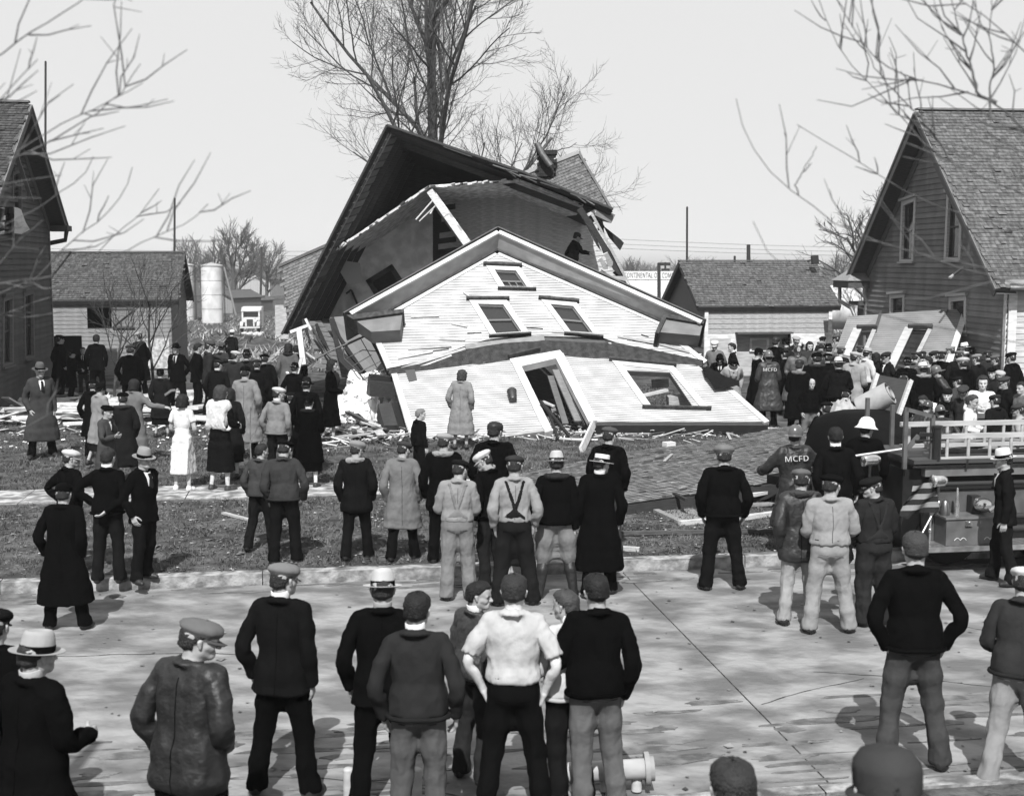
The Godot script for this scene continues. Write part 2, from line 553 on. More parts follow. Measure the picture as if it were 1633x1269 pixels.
func torso(g: Nets, a: float, k: float, bottom := true) -> void:
	for q in [[1.385, 0.105, 0.062, 0.012], [1.31, 0.10, 0.092, 0.0], [1.20, 0.075, 0.100, -0.005], [1.07, 0.062, 0.098, 0.0]]:
		g.cap(Vector3(-q[1], q[0], q[3]), Vector3(q[1], q[0], q[3]), q[2] + a, q[2] + a, k)
	for s in [-1.0, 1.0]:
		g.cap(Vector3(s * 0.035, 1.458, 0.012), Vector3(s * 0.15, 1.412, 0.012), 0.036 + a * 1.3, 0.040 + a * 1.2, 0.03)
	if bottom:
		g.cap(Vector3(-0.075, 0.94, 0.008), Vector3(0.075, 0.94, 0.008), 0.105 + a, 0.105 + a, k)
func arms(g: Nets, r: Array, k: float, to := 0.545) -> void:
	for s in [1.0, -1.0]:
		var sh := mir(SH, s); var d := mir(AD, s)
		if to > 0.35:
			g.chain([sh - mir(Vector3(0.02, 0.0, 0), s), sh + d * 0.14, sh + d * 0.29], [r[0], r[1], r[2]], k)
			g.chain([sh + d * 0.29, sh + d * 0.38, sh + d * to], [r[2], r[3], r[4]], k)
		else:
			g.chain([sh - mir(Vector3(0.02, 0.0, 0), s), sh + d * 0.14, sh + d * to], [r[0], r[1], r[2]], k)
func pack(V: PackedVector3Array, I: PackedInt32Array, skirt := 9.0, mode := "") -> Dictionary:
	var w := weigh(V, skirt, mode)
	return {"v": V, "i": I, "b": w[0], "w": w[1], "c": PackedColorArray()}
func join(parts: Array) -> Dictionary:
	var o := {"v": PackedVector3Array(), "i": PackedInt32Array(), "b": PackedInt32Array(), "w": PackedFloat32Array(), "c": PackedColorArray()}
	for p in parts:
		var n: int = o.v.size()
		o.v.append_array(p.v); o.b.append_array(p.b); o.w.append_array(p.w); o.c.append_array(p.c)
		for q in p.i:
			o.i.append(q + n)
	return o
func head_shape(cell: float) -> Dictionary:
	var g := Nets.new(Vector3(-0.12, 1.40, -0.16), Vector3(0.12, 1.79, 0.14), cell)
	g.cap(Vector3(0, 1.668, 0.030), Vector3(0, 1.672, -0.022), 0.080, 0.078, 0.02)
	g.cap(Vector3(0, 1.60, -0.030), Vector3(0, 1.562, -0.066), 0.060, 0.032, 0.03)
	g.cap(Vector3(-0.034, 1.575, -0.01), Vector3(-0.012, 1.553, -0.066), 0.032, 0.022, 0.025)
	g.cap(Vector3(0.034, 1.575, -0.01), Vector3(0.012, 1.553, -0.066), 0.032, 0.022, 0.025)
	g.chain([Vector3(0, 1.42, 0.0), Vector3(0, 1.50, 0.014), Vector3(0, 1.60, 0.02)], [0.050, 0.053, 0.06], 0.03)
	for s in [-1.0, 1.0]:
		g.cap(Vector3(s * 0.036, 1.605, -0.062), Vector3(s * 0.05, 1.615, -0.04), 0.024, 0.02, 0.02)
		g.cap(Vector3(s * 0.012, 1.650, -0.094), Vector3(s * 0.048, 1.648, -0.075), 0.010, 0.010, 0.012)
		g.cap(Vector3(s * 0.031, 1.631, -0.102), Vector3(s * 0.034, 1.631, -0.094), 0.015, 0.015, 0.010, true)
		g.cap(Vector3(s * 0.080, 1.648, 0.008), Vector3(s * 0.079, 1.608, 0.000), 0.013, 0.009, 0.006)
		g.cap(Vector3(s * 0.088, 1.645, 0.014), Vector3(s * 0.086, 1.628, 0.012), 0.009, 0.007, 0.006)
		g.cap(Vector3(s * 0.010, 1.604, -0.098), Vector3(s * 0.008, 1.604, -0.106), 0.008, 0.007, 0.006)
	g.cap(Vector3(0, 1.640, -0.090), Vector3(0, 1.606, -0.116), 0.010, 0.012, 0.012)
	g.cap(Vector3(-0.018, 1.577, -0.090), Vector3(0.018, 1.577, -0.090), 0.008, 0.008, 0.008)
	g.cap(Vector3(-0.016, 1.566, -0.088), Vector3(0.016, 1.566, -0.088), 0.009, 0.009, 0.006)
	var V := PackedVector3Array(); var I := PackedInt32Array()
	g.surface(V, I)
	var d := pack(V, I, 9.0, "head")
	for p in V:
		var t := 1.0
		if p.z < -0.07:
			if p.y > 1.648 and p.y < 1.662 and absf(p.x) > 0.010 and absf(p.x) < 0.05: t = 0.6   # brows
			if absf(p.y - 1.631) < 0.010 and absf(absf(p.x) - 0.031) < 0.014: t = 0.5            # eyes
			if p.y > 1.560 and p.y < 1.583 and absf(p.x) < 0.024: t = 0.75   # lips
		d.c.append(grey(t))
	return d
func hand_shape(s: float, cell: float) -> Dictionary:
	var sh := mir(SH, s); var d := mir(AD, s)
	var wr := sh + d * 0.545
	var m := mir(Vector3(-cos(0.61), -sin(0.61), 0), s)
	var fw := Vector3(0, 0, -1)
	var g := Nets.new((wr + d * 0.1) - Vector3(0.13, 0.15, 0.09), (wr + d * 0.1) + Vector3(0.13, 0.15, 0.09), cell)
	g.cap(wr - d * 0.05, wr + d * 0.01, 0.028, 0.027, 0.012)
	for q in 4:
		var z := 0.030 - 0.020 * q    # index forward .. little back
		var kn: Vector3 = wr + d * (0.088 - 0.004 * absf(q - 1)) + fw * z
		g.cap(wr + d * 0.012 + fw * z * 0.6, kn, 0.016, 0.0125, 0.012)
		var L: float = [0.075, 0.084, 0.078, 0.062][q]
		var p1: Vector3 = kn + (d * 0.94 + m * 0.33).normalized() * L * 0.46
		var p2: Vector3 = p1 + (d * 0.72 + m * 0.70).normalized() * L * 0.32
		var p3: Vector3 = p2 + (d * 0.45 + m * 0.90).normalized() * L * 0.24
		g.cap(kn, p1, 0.0098, 0.0090, 0.003); g.cap(p1, p2, 0.0090, 0.0084, 0.003); g.cap(p2, p3, 0.0084, 0.0076, 0.003)
	var t0 := wr + d * 0.022 + fw * 0.022 + m * 0.006
	var t1 := t0 + (d * 0.62 + fw * 0.72 + m * 0.30).normalized() * 0.042
	var t2 := t1 + (d * 0.84 + fw * 0.40 + m * 0.35).normalized() * 0.034
	var t3 := t2 + (d * 0.9 + fw * 0.1 + m * 0.42).normalized() * 0.026
	g.cap(t0, t1, 0.016, 0.0125, 0.008); g.cap(t1, t2, 0.0115, 0.0105, 0.003); g.cap(t2, t3, 0.0105, 0.0085, 0.003)
	var V := PackedVector3Array(); var I := PackedInt32Array()
	g.surface(V, I)
	var o := pack(V, I, 9.0, "hand")
	for p in V:
		o.c.append(Color.WHITE)
	return o
func body_shape(cell: float, hc: float, fc: float) -> Dictionary:
	var g := Nets.new(Vector3(-0.62, -0.02, -0.22), Vector3(0.62, 1.52, 0.18), cell)
	torso(g, -0.018, 0.05)
	g.cap(Vector3(0, 1.40, 0.0), Vector3(0, 1.48, 0.008), 0.05, 0.05, 0.03)
	arms(g, [0.052, 0.047, 0.040, 0.040, 0.027], 0.02, 0.55)
	for s in [1.0, -1.0]:
		g.chain([mir(HIP, s), mir(HIP.lerp(KNEE, 0.5), s), mir(KNEE, s)], [0.078, 0.064, 0.048], 0.03)
		g.chain([mir(KNEE, s), mir(KNEE.lerp(ANK, 0.3) + Vector3(0, 0, 0.010), s), mir(ANK, s)], [0.048, 0.048, 0.034], 0.02)
		g.cap(mir(ANK, s) + Vector3(0, -0.04, 0.01), mir(ANK, s) + Vector3(0.01 * s, -0.05, -0.13), 0.034, 0.028, 0.02)
	var V := PackedVector3Array(); var I := PackedInt32Array()
	g.surface(V, I)
	var d := pack(V, I)
	for p in V:
		d.c.append(Color.WHITE)
	return join([d, head_shape(hc), hand_shape(1.0, fc), hand_shape(-1.0, fc)])
func trousers_shape(cell: float, kind: String) -> Dictionary:
	var g := Nets.new(Vector3(-0.30, -0.02, -0.24), Vector3(0.30, 1.52, 0.24), cell)
	var bag := 0.012 if kind == "overalls" else 0.0
	g.cap(Vector3(-0.07, 0.94, 0.010), Vector3(0.07, 0.94, 0.010), 0.110 + bag, 0.110 + bag, 0.05)
	g.cap(Vector3(-0.062, 1.03, 0.004), Vector3(0.062, 1.03, 0.004), 0.103 + bag, 0.103 + bag, 0.05)
	for s in [1.0, -1.0]:
		var b := 0.0
		g.cap(Vector3(s * 0.06, 0.90, 0.032), Vector3(s * 0.08, 0.86, 0.02), 0.089, 0.083, 0.04)
		if kind == "breeches":
			g.chain([mir(HIP, s), mir(HIP.lerp(KNEE, 0.45) + Vector3(0.015, 0, 0), s), mir(KNEE, s) + Vector3(0, 0.02, 0), mir(KNEE, s) - Vector3(0, 0.06, 0)], [0.100, 0.112, 0.088, 0.068], 0.03)
		else:
			g.chain([mir(HIP, s), mir(HIP.lerp(KNEE, 0.5), s), mir(KNEE, s), mir(KNEE.lerp(ANK, 0.6), s) + Vector3(0, 0, 0.005), mir(ANK, s) + Vector3(0, -0.06, -0.02)], [0.094 + bag, 0.086 + bag, 0.072 + bag, 0.068 + bag, 0.077 + bag], 0.03)
			g.cap(mir(ANK, s) + Vector3(0, 0.02, -0.05), mir(ANK, s) + Vector3(0, 0.0, -0.05), 0.07, 0.07, 0.03)
	if kind == "overalls":
		torso_bib(g)
	g.keep(Vector3(0, 0.045 if kind != "breeches" else 0.40, 0), Vector3.UP)
	if kind != "overalls":
		g.keep(Vector3(0, 1.075, 0), Vector3.DOWN)
	var V := PackedVector3Array(); var I := PackedInt32Array()
	g.surface(V, I)
	return pack(V, I)
func torso_bib(g: Nets) -> void:
	# the bib in front, the low back and crossing straps: rows of small beads just outside the shirt
	var shell := func(x: float, y: float, back: float) -> Vector3:
		var hw := lerpf(0.062, 0.10, clampf((y - 1.07) / 0.25, 0, 1))
		var r := lerpf(0.125, 0.118, clampf((y - 1.07) / 0.25, 0, 1)) if y < 1.32 else lerpf(0.118, 0.088, clampf((y - 1.32) / 0.09, 0, 1))
		var q := maxf(0.0, absf(x) - hw)
		return Vector3(x, y, back * sqrt(maxf(0.0004, r * r - q * q)) * 1.0)
	for s in [-1.0, 1.0]:
		for q in 15:
			var t := q / 14.0
			var a: Vector3 = shell.call(lerpf(-s * 0.01, s * 0.10, t), lerpf(1.10, 1.44, t), 1.0)
			g.cap(a - Vector3(0.011, 0, 0), a + Vector3(0.011, 0, 0), 0.013, 0.013, 0.004)
			a = shell.call(s * 0.085, lerpf(1.20, 1.44, t), -1.0)
			g.cap(a - Vector3(0.011, 0, 0), a + Vector3(0.011, 0, 0), 0.013, 0.013, 0.004)
		var tp := Vector3(s * 0.10, 1.475, 0.01)
		g.cap(tp + Vector3(0, -0.03, 0.075), tp, 0.013, 0.013, 0.006); g.cap(tp + Vector3(-s * 0.012, -0.03, -0.075), tp, 0.013, 0.013, 0.006)
	for q in 9:
		var y := 1.06 + q * 0.021
		g.cap(shell.call(-0.11, y, -1.0), shell.call(0.0, y, -1.0), 0.014, 0.016, 0.01); g.cap(shell.call(0.11, y, -1.0), shell.call(0.0, y, -1.0), 0.014, 0.016, 0.01)
	for q in 5:
		var y := 1.03 + q * 0.021
		var w := 0.13 - 0.026 * q
		g.cap(shell.call(-w, y, 1.0), shell.call(w, y, 1.0), 0.018, 0.018, 0.01)
func top_shape(cell: float, kind: String) -> Dictionary:
	var hem: float = {"jacket": 0.905, "sweater": 0.925, "suit": 0.795, "coat": 0.50, "longcoat": 0.33, "slicker": 0.40, "carcoat": 0.72, "dress": 0.33, "shirt": 0.99, "blouse": 0.99, "work": 0.985, "rolled": 1.0, "skirt": 0.34}[kind]
	var g := Nets.new(Vector3(-0.58, hem - 0.05, -0.27), Vector3(0.58, 1.55, 0.27), cell)
	var women := kind in ["dress", "blouse", "skirt"]
	var thick: float = {"jacket": 0.015, "sweater": 0.007, "suit": 0.014, "coat": 0.025, "longcoat": 0.025, "slicker": 0.036, "carcoat": 0.029, "dress": 0.004, "shirt": 0.012, "blouse": 0.008, "work": 0.018, "rolled": 0.014, "skirt": 0.0}[kind]
	var k := 0.05
	if kind == "skirt":
		g.cap(Vector3(-0.055, 1.03, 0), Vector3(0.055, 1.03, 0), 0.102, 0.102, k)
	elif women:
		for q in [[1.40, 0.085, 0.065, 0.012], [1.30, 0.075, 0.092, -0.006], [1.21, 0.066, 0.09, -0.008], [1.07, 0.048, 0.088, 0.0]]:
			g.cap(Vector3(-q[1], q[0], q[3]), Vector3(q[1], q[0], q[3]), q[2] + thick, q[2] + thick, k)
	else:
		torso(g, thick, k, false)
	if kind == "jacket" or kind == "sweater":
		g.cap(Vector3(-0.07, 1.03, 0.005), Vector3(0.07, 1.03, 0.005), 0.118 + thick, 0.118 + thick, k)
		g.cap(Vector3(-0.074, 0.945, 0.018), Vector3(0.074, 0.945, 0.018), 0.122 + thick * 0.6, 0.122 + thick * 0.6, 0.03)
	elif kind in ["suit", "carcoat", "coat", "longcoat", "slicker"]:
		g.cap(Vector3(-0.075, 0.95, 0.010), Vector3(0.075, 0.95, 0.010), 0.115 + thick, 0.115 + thick, k)
		g.cap(Vector3(-0.08, 0.80, 0.012), Vector3(0.08, 0.80, 0.012), 0.128 + thick, 0.128 + thick, k)
		var fl: float = {"suit": 0.0, "carcoat": 0.0, "coat": 0.012, "longcoat": 0.02, "slicker": 0.05}[kind]
		if hem < 0.7:
			g.cap(Vector3(-0.09, 0.66, 0.012), Vector3(0.09, 0.66, 0.012), 0.138 + thick + fl * 0.5, 0.138 + thick + fl * 0.5, k)
			g.cap(Vector3(-0.10, 0.48, 0.012), Vector3(0.10, 0.48, 0.012), 0.142 + thick + fl, 0.142 + thick + fl, k)
			g.cap(Vector3(-0.105, 0.32, 0.012), Vector3(0.105, 0.32, 0.012), 0.146 + thick + fl, 0.146 + thick + fl, k)
	elif kind in ["dress", "skirt"]:
		g.cap(Vector3(-0.07, 0.92, 0.01), Vector3(0.07, 0.92, 0.01), 0.120, 0.120, k)
		for q in 4:
			var y := 0.76 - q * 0.14
			var r := 0.125 + 0.017 * (q + 1) * (1.0 if kind == "dress" else 0.4)
			g.cap(Vector3(-0.085, y, 0.01), Vector3(0.085, y, 0.01), r, r, k)
	else:
		g.cap(Vector3(-0.068, 1.0, 0.005), Vector3(0.068, 1.0, 0.005), 0.112 + thick, 0.112 + thick, k)
	var a := thick * 0.55 + 0.003
	if kind == "dress":
		arms(g, [0.060, 0.062, 0.060, 0.0, 0.0], 0.03, 0.17)
	elif kind == "rolled":
		arms(g, [0.062, 0.066, 0.066, 0.0, 0.0], 0.03, 0.25)
	elif kind == "skirt":
		pass
	else:
		arms(g, [0.054 + a, 0.051 + a, 0.046 + a, 0.046 + a, (0.039 if kind != "slicker" else 0.05) + a * 0.9], 0.025, 0.575)
	# collar, neckline and cuffs
	if kind in ["jacket", "suit", "coat", "longcoat", "carcoat", "slicker", "work", "rolled", "shirt", "sweater"]:
		var rr := 0.064
		for q in 12:
			var t0 := TAU * q / 12; var t1 := TAU * (q + 1) / 12
			var p0 := Vector3(sin(t0) * rr, 1.498 + 0.022 * cos(t0), 0.018 + cos(t0) * rr); var p1 := Vector3(sin(t1) * rr, 1.498 + 0.022 * cos(t1), 0.018 + cos(t1) * rr)
			if kind in ["suit", "rolled"] and absf(t0 + TAU / 24 - PI) < 0.9:
				continue
			g.cap(p0, p1, 0.015, 0.015, 0.012)
			g.cap(p0 * Vector3(1.35, 1, 1.25) - Vector3(0, 0.03, 0), p1 * Vector3(1.35, 1, 1.25) - Vector3(0, 0.03, 0), 0.016, 0.016, 0.02)
	if kind != "skirt" and not women:
		g.cap(Vector3(0, 1.42, 0.008), Vector3(0, 1.492, 0.018), 0.062, 0.060, 0.02)
	g.cap(Vector3(0, 1.53, 0.015), Vector3(0, 1.66, 0.015), 0.052, 0.06, 0.004, true)
	if kind in ["suit", "longcoat"]:
		g.cap(Vector3(0, 1.47, -0.10), Vector3(0, 1.24, -0.185), 0.05, 0.05, 0.01, true)
	if kind == "dress":
		g.cap(Vector3(0, 1.50, 0.0), Vector3(0, 1.48, -0.04), 0.075, 0.075, 0.01, true)
	g.keep(Vector3(0, hem, 0), Vector3.UP, 0.0 if hem < 0.9 else 0.0)
	var cut := 0.155 if kind == "dress" else 0.24 if kind == "rolled" else 0.565
	if kind != "skirt":
		for s in [1.0, -1.0]:
			var p := mir(SH + AD * cut, s)
			g.keep(p, -mir(AD, s), s * (absf(p.x) - 0.09))
	if kind == "skirt":
		g.keep(Vector3(0, 1.08, 0), Vector3.DOWN)
	if kind in ["suit", "longcoat", "coat"]:   # back vent
		g.cap(Vector3(0, hem - 0.02, 0.24), Vector3(0, hem + (0.12 if kind == "suit" else 0.3), 0.24), 0.055, 0.02, 0.005, true)
	var V := PackedVector3Array(); var I := PackedInt32Array()
	g.surface(V, I)
	return pack(V, I, 0.93 if hem < 0.9 else 9.0)
func bead_shape(cell: float, kind: String) -> Dictionary:
	# small garments over the rest: fur collar, shawl, boots
	var g := Nets.new(Vector3(-0.30, -0.01, -0.26), Vector3(0.30, 1.60, 0.26), cell) if kind != "boots" else Nets.new(Vector3(-0.22, -0.01, -0.22), Vector3(0.22, 0.56, 0.16), cell)
	if kind == "fur":
		for q in 14:
			var t0 := TAU * q / 14; var t1 := TAU * (q + 1) / 14
			var f := func(t: float) -> Vector3: return Vector3(sin(t) * 0.105, 1.455 + 0.03 * cos(t), 0.012 + cos(t) * 0.092)
			g.cap(f.call(t0), f.call(t1), 0.040, 0.040, 0.02)
		g.chain([Vector3(-0.06, 1.43, -0.09), Vector3(-0.05, 1.32, -0.13), Vector3(-0.02, 1.22, -0.13)], [0.045, 0.04, 0.03], 0.02)
		g.chain([Vector3(0.06, 1.43, -0.09), Vector3(0.05, 1.32, -0.13), Vector3(0.02, 1.22, -0.13)], [0.045, 0.04, 0.03], 0.02)
	elif kind == "shawl":
		for q in 7:
			var y := 1.40 - q * 0.05
			g.cap(Vector3(-0.13 - 0.012 * q, y, 0.035), Vector3(0.13 + 0.004 * q, y + 0.01, 0.035), 0.105, 0.105, 0.04)
		g.cap(Vector3(-0.17, 1.12, 0.03), Vector3(-0.19, 0.95, 0.02), 0.07, 0.05, 0.05)
		g.cap(Vector3(0, 1.42, -0.02), Vector3(0, 1.62, -0.02), 0.07, 0.07, 0.01, true)
	else:
		for s in [1.0, -1.0]:
			g.chain([mir(KNEE, s) - Vector3(0, 0.06, 0), mir(KNEE.lerp(ANK, 0.35), s) + Vector3(0, 0, 0.015), mir(ANK, s) + Vector3(0, 0.02, 0)], [0.068, 0.070, 0.052], 0.02)
			g.cap(mir(ANK, s) + Vector3(0, -0.03, 0.01), mir(ANK, s) + Vector3(0.01 * s, -0.045, -0.14), 0.046, 0.038, 0.03)
		g.keep(Vector3(0, 0.004, 0), Vector3.UP)
		g.keep(Vector3(0, 0.45, 0), Vector3.DOWN)
	var V := PackedVector3Array(); var I := PackedInt32Array()
	g.surface(V, I)
	return pack(V, I)

# ---------------------------------------------------------------- templates by name, made when first asked for
var TPL := {}
func tpl(kind: String, hi: bool) -> Dictionary:
	var key := kind + ("+" if hi else "-")
	if not TPL.has(key):
		if kind == "body":
			TPL[key] = body_shape(0.026, 0.0065, 0.006) if hi else body_shape(0.034, 0.011, 0.0095)
		elif kind in ["trousers", "breeches", "overalls"]:
			TPL[key] = trousers_shape((0.0135 if kind == "overalls" else 0.016) if hi else (0.02 if kind == "overalls" else 0.027), kind)
		elif kind in ["fur", "shawl", "boots"]:
			TPL[key] = bead_shape(0.014 if hi else 0.022, kind)
		else:
			TPL[key] = top_shape(0.0165 if hi else 0.027, kind)
	return TPL[key]
var wave := FastNoiseLite.new()
# the template bent to the pose, with folds pushed out along its normals
func skin(t: Dictionary, B: Array, fold: float, off: Vector3, m: Material, freq := 1.0, waist := false) -> ArrayMesh:
	var n: int = t.v.size()
	var by := []
	for q in 16:
		by.append(B[q] * (t.v as PackedVector3Array))
	var P := PackedVector3Array(); P.resize(n)
	var tb: PackedInt32Array = t.b; var tw: PackedFloat32Array = t.w; var ti: PackedInt32Array = t.i
	for q in n:
		var w := tw[q * 3]
		if w > 0.97:
			P[q] = by[tb[q * 3]][q]
		else:
			P[q] = by[tb[q * 3]][q] * w + by[tb[q * 3 + 1]][q] * tw[q * 3 + 1] + by[tb[q * 3 + 2]][q] * tw[q * 3 + 2]
	var N := normals(P, ti)
	if fold > 0.0:
		var tv: PackedVector3Array = t.v
		for q in n:
			var r := tv[q] * (Vector3(70, 26, 70) if waist else Vector3(55, 30, 55)) * freq
			var a := wave.get_noise_3dv(r + off)
			var b := wave.get_noise_3dv(tv[q] * Vector3(170, 200, 170) * freq + off)
			var fo := fold * (clampf((0.97 - tv[q].y) / 0.25, 0.12, 1.0) if waist else 1.0)
			P[q] += N[q] * fo * ((0.5 - 2.2 * absf(a)) + 0.2 * b)
		N = normals(P, ti)
	var am := ArrayMesh.new()
	var arr := []
	arr.resize(Mesh.ARRAY_MAX)
	arr[Mesh.ARRAY_VERTEX] = P; arr[Mesh.ARRAY_NORMAL] = N; arr[Mesh.ARRAY_INDEX] = ti
	if t.c.size() == n:
		arr[Mesh.ARRAY_COLOR] = t.c
	am.add_surface_from_arrays(Mesh.PRIMITIVE_TRIANGLES, arr)
	am.surface_set_material(0, m)
	return am
func seam(am: ArrayMesh, t: Dictionary, y0: float, y1: float, m: Material) -> ArrayMesh:
	var arr := am.surface_get_arrays(0)
	var P: PackedVector3Array = arr[Mesh.ARRAY_VERTEX]; var N: PackedVector3Array = arr[Mesh.ARRAY_NORMAL]
	var tv: PackedVector3Array = t.v
	var best := {}
	for q in tv.size():
		var p := tv[q]
		if p.z > 0.03 and absf(p.x) < 0.011 and p.y > y0 and p.y < y1:
			var k := int(p.y / 0.035)
			if not best.has(k) or absf(p.x) < absf(tv[best[k]].x): best[k] = q
	var keys := best.keys()
	keys.sort()
	var pts := PackedVector3Array(); var rad := PackedFloat32Array()
	for k in keys:
		pts.append(P[best[k]] + N[best[k]] * 0.0005); rad.append(0.0032)
	var b := MB.new()
	if pts.size() > 2: b.tube(pts, rad, 5)
	return b.mesh(m)
func normals(P: PackedVector3Array, I: PackedInt32Array) -> PackedVector3Array:
	var N := PackedVector3Array(); N.resize(P.size())
	for q in range(0, I.size(), 3):
		var a := I[q]; var b := I[q + 1]; var c := I[q + 2]
		var x := (P[c] - P[a]).cross(P[b] - P[a])
		N[a] += x; N[b] += x; N[c] += x
	for q in N.size():
		N[q] = N[q].normalized()
	return N

# ---------------------------------------------------------------- poses
const ARM := {
	"hips": [Vector3(0.40, -0.88, 0.22), Vector3(-0.38, -0.86, -0.34)],   # upper arm and forearm directions: out, up, back
	"hang": [Vector3(0.15, -0.99, 0.05), Vector3(0.06, -0.97, -0.2)], "pocket": [Vector3(0.27, -0.93, 0.25), Vector3(-0.13, -0.88, -0.45)], "behind": [Vector3(0.28, -0.90, 0.33), Vector3(-0.66, -0.68, 0.32)],
	"akimbo": [Vector3(0.66, -0.70, 0.28), Vector3(-0.70, -0.64, -0.30)], "front": [Vector3(0.18, -0.96, -0.12), Vector3(-0.35, -0.15, -0.92)], "crossed": [Vector3(0.22, -0.93, -0.25), Vector3(-0.84, 0.10, -0.50)],
	"point": [Vector3(0.35, -0.35, -0.87), Vector3(0.2, -0.05, -0.97)], "side": [Vector3(0.75, -0.62, -0.15), Vector3(0.85, -0.1, -0.5)], "spread": [Vector3(0.62, -0.72, -0.30), Vector3(0.10, -0.25, -0.95)],
	"face": [Vector3(0.18, -0.92, -0.34), Vector3(-0.38, 0.70, -0.60)], "reach": [Vector3(0.10, -0.75, -0.65), Vector3(-0.1, -0.85, -0.5)], "lap": [Vector3(0.20, -0.95, 0.08), Vector3(-0.48, -0.62, -0.62)],
}
func aim(rest: Vector3, to: Vector3) -> Basis:
	return Basis(Quaternion(rest.normalized(), to.normalized()))
func posed(s: Dictionary) -> Array:
	var B := []
	B.resize(16)
	var lean := deg_to_rad(float(s.get("lean", "3")))
	var I := Basis.IDENTITY
	var pel := Transform3D(Basis(Vector3.RIGHT, -lean * 0.25), Vector3.ZERO)
	pel.origin = Vector3(0, 0.92, 0) - pel.basis * Vector3(0, 0.92, 0)
	var sp := Basis(Vector3.RIGHT, -lean * 0.6)
	B[0] = pel
	B[1] = Transform3D(sp, pel * Vector3(0, 1.0, 0) - sp * Vector3(0, 1.0, 0))
	var tw := deg_to_rad(float(s.get("twist", "0")) + rf(-9, 9))
	var cb := Basis(Vector3.RIGHT, -lean) * Basis(Vector3.UP, tw) * Basis(Vector3.BACK, deg_to_rad(float(s.get("tilt", "0")) + rf(-2.5, 2.5)))
	B[2] = Transform3D(cb, B[1] * Vector3(0, 1.14, 0) - cb * Vector3(0, 1.14, 0))
	var hs := float(s.get("big", "1.0"))
	var hb := Basis(Vector3.RIGHT, -lean * 0.5) * Basis(Vector3.UP, tw + deg_to_rad(float(s.get("head", "0")))) * Basis(Vector3.RIGHT, deg_to_rad(float(s.get("nod", "-4"))))
	hb = hb.scaled_local(Vector3.ONE * hs)
	B[3] = Transform3D(hb, B[2] * Vector3(0, 1.46, 0.02) - hb * Vector3(0, 1.48, 0.02))
	var arms_: PackedStringArray = s.get("pose", "pocket").split(",")
	for k in 2:
		var m := 1.0 if k == 0 else -1.0
		var how: Array = ARM[arms_[mini(k, arms_.size() - 1)]]
		var sh := mir(SH, m); var d := mir(AD, m)
		var j := Vector3(rf(-0.05, 0.05), rf(-0.03, 0.03), rf(-0.05, 0.05))
		var ub := aim(d, cb * mir(how[0] + j, m))
		var fb := aim(d, cb * mir(how[1] + j, m))
		var at: Vector3 = B[2] * sh
		var q := 4 + 3 * k
		B[q] = Transform3D(ub, at - ub * sh)
		var el := sh + d * 0.29
		B[q + 1] = Transform3D(fb, B[q] * el - fb * el)
		B[q + 2] = B[q + 1]
	var st: Array = {"stand": [0.02, 0.03, 0.0, 0.0], "apart": [0.11, 0.10, 0.02, -0.02], "stride": [0.03, 0.03, 0.32, -0.30], "step": [0.05, 0.04, 0.14, -0.12], "rest": [0.06, 0.01, 0.03, -0.08]}[s.get("legs", ["stand", "rest", "rest", "step", "stand"][rng.randi() % 5])]
	var low := 9.0
	for k in 2:
		var m := 1.0 if k == 0 else -1.0
		var hip := mir(HIP, m); var kn := mir(KNEE, m); var an := mir(ANK, m)
		var out: float = st[k] + rf(0.0, 0.03)
		var fwd: float = st[2 + k] + rf(-0.03, 0.03)
		var rd := (kn - hip).normalized()
		var tb := aim(rd, rd + Vector3(m * out, 0, -fwd)) * Basis(Vector3.UP, -m * 0.12)
		var q := 10 + 3 * k
		B[q] = Transform3D(tb, B[0] * hip - tb * hip)
		var bend := 0.06 + (0.22 if fwd < -0.1 else 0.0) + rf(0, 0.05)
		var sd := (an - kn).normalized()
		var sb := aim(sd, sd + Vector3(m * out, 0, -fwd + bend)) * Basis(Vector3.UP, -m * 0.12)
		B[q + 1] = Transform3D(sb, B[q] * kn - sb * kn)
		var f := Basis(Vector3.UP, -m * (0.14 + rf(0, 0.16)))
		B[q + 2] = Transform3D(f, B[q + 1] * an - f * an)
		low = minf(low, (B[q + 1] * an).y)
	for q in 16:
		B[q].origin.y += ANK.y - low
	return B

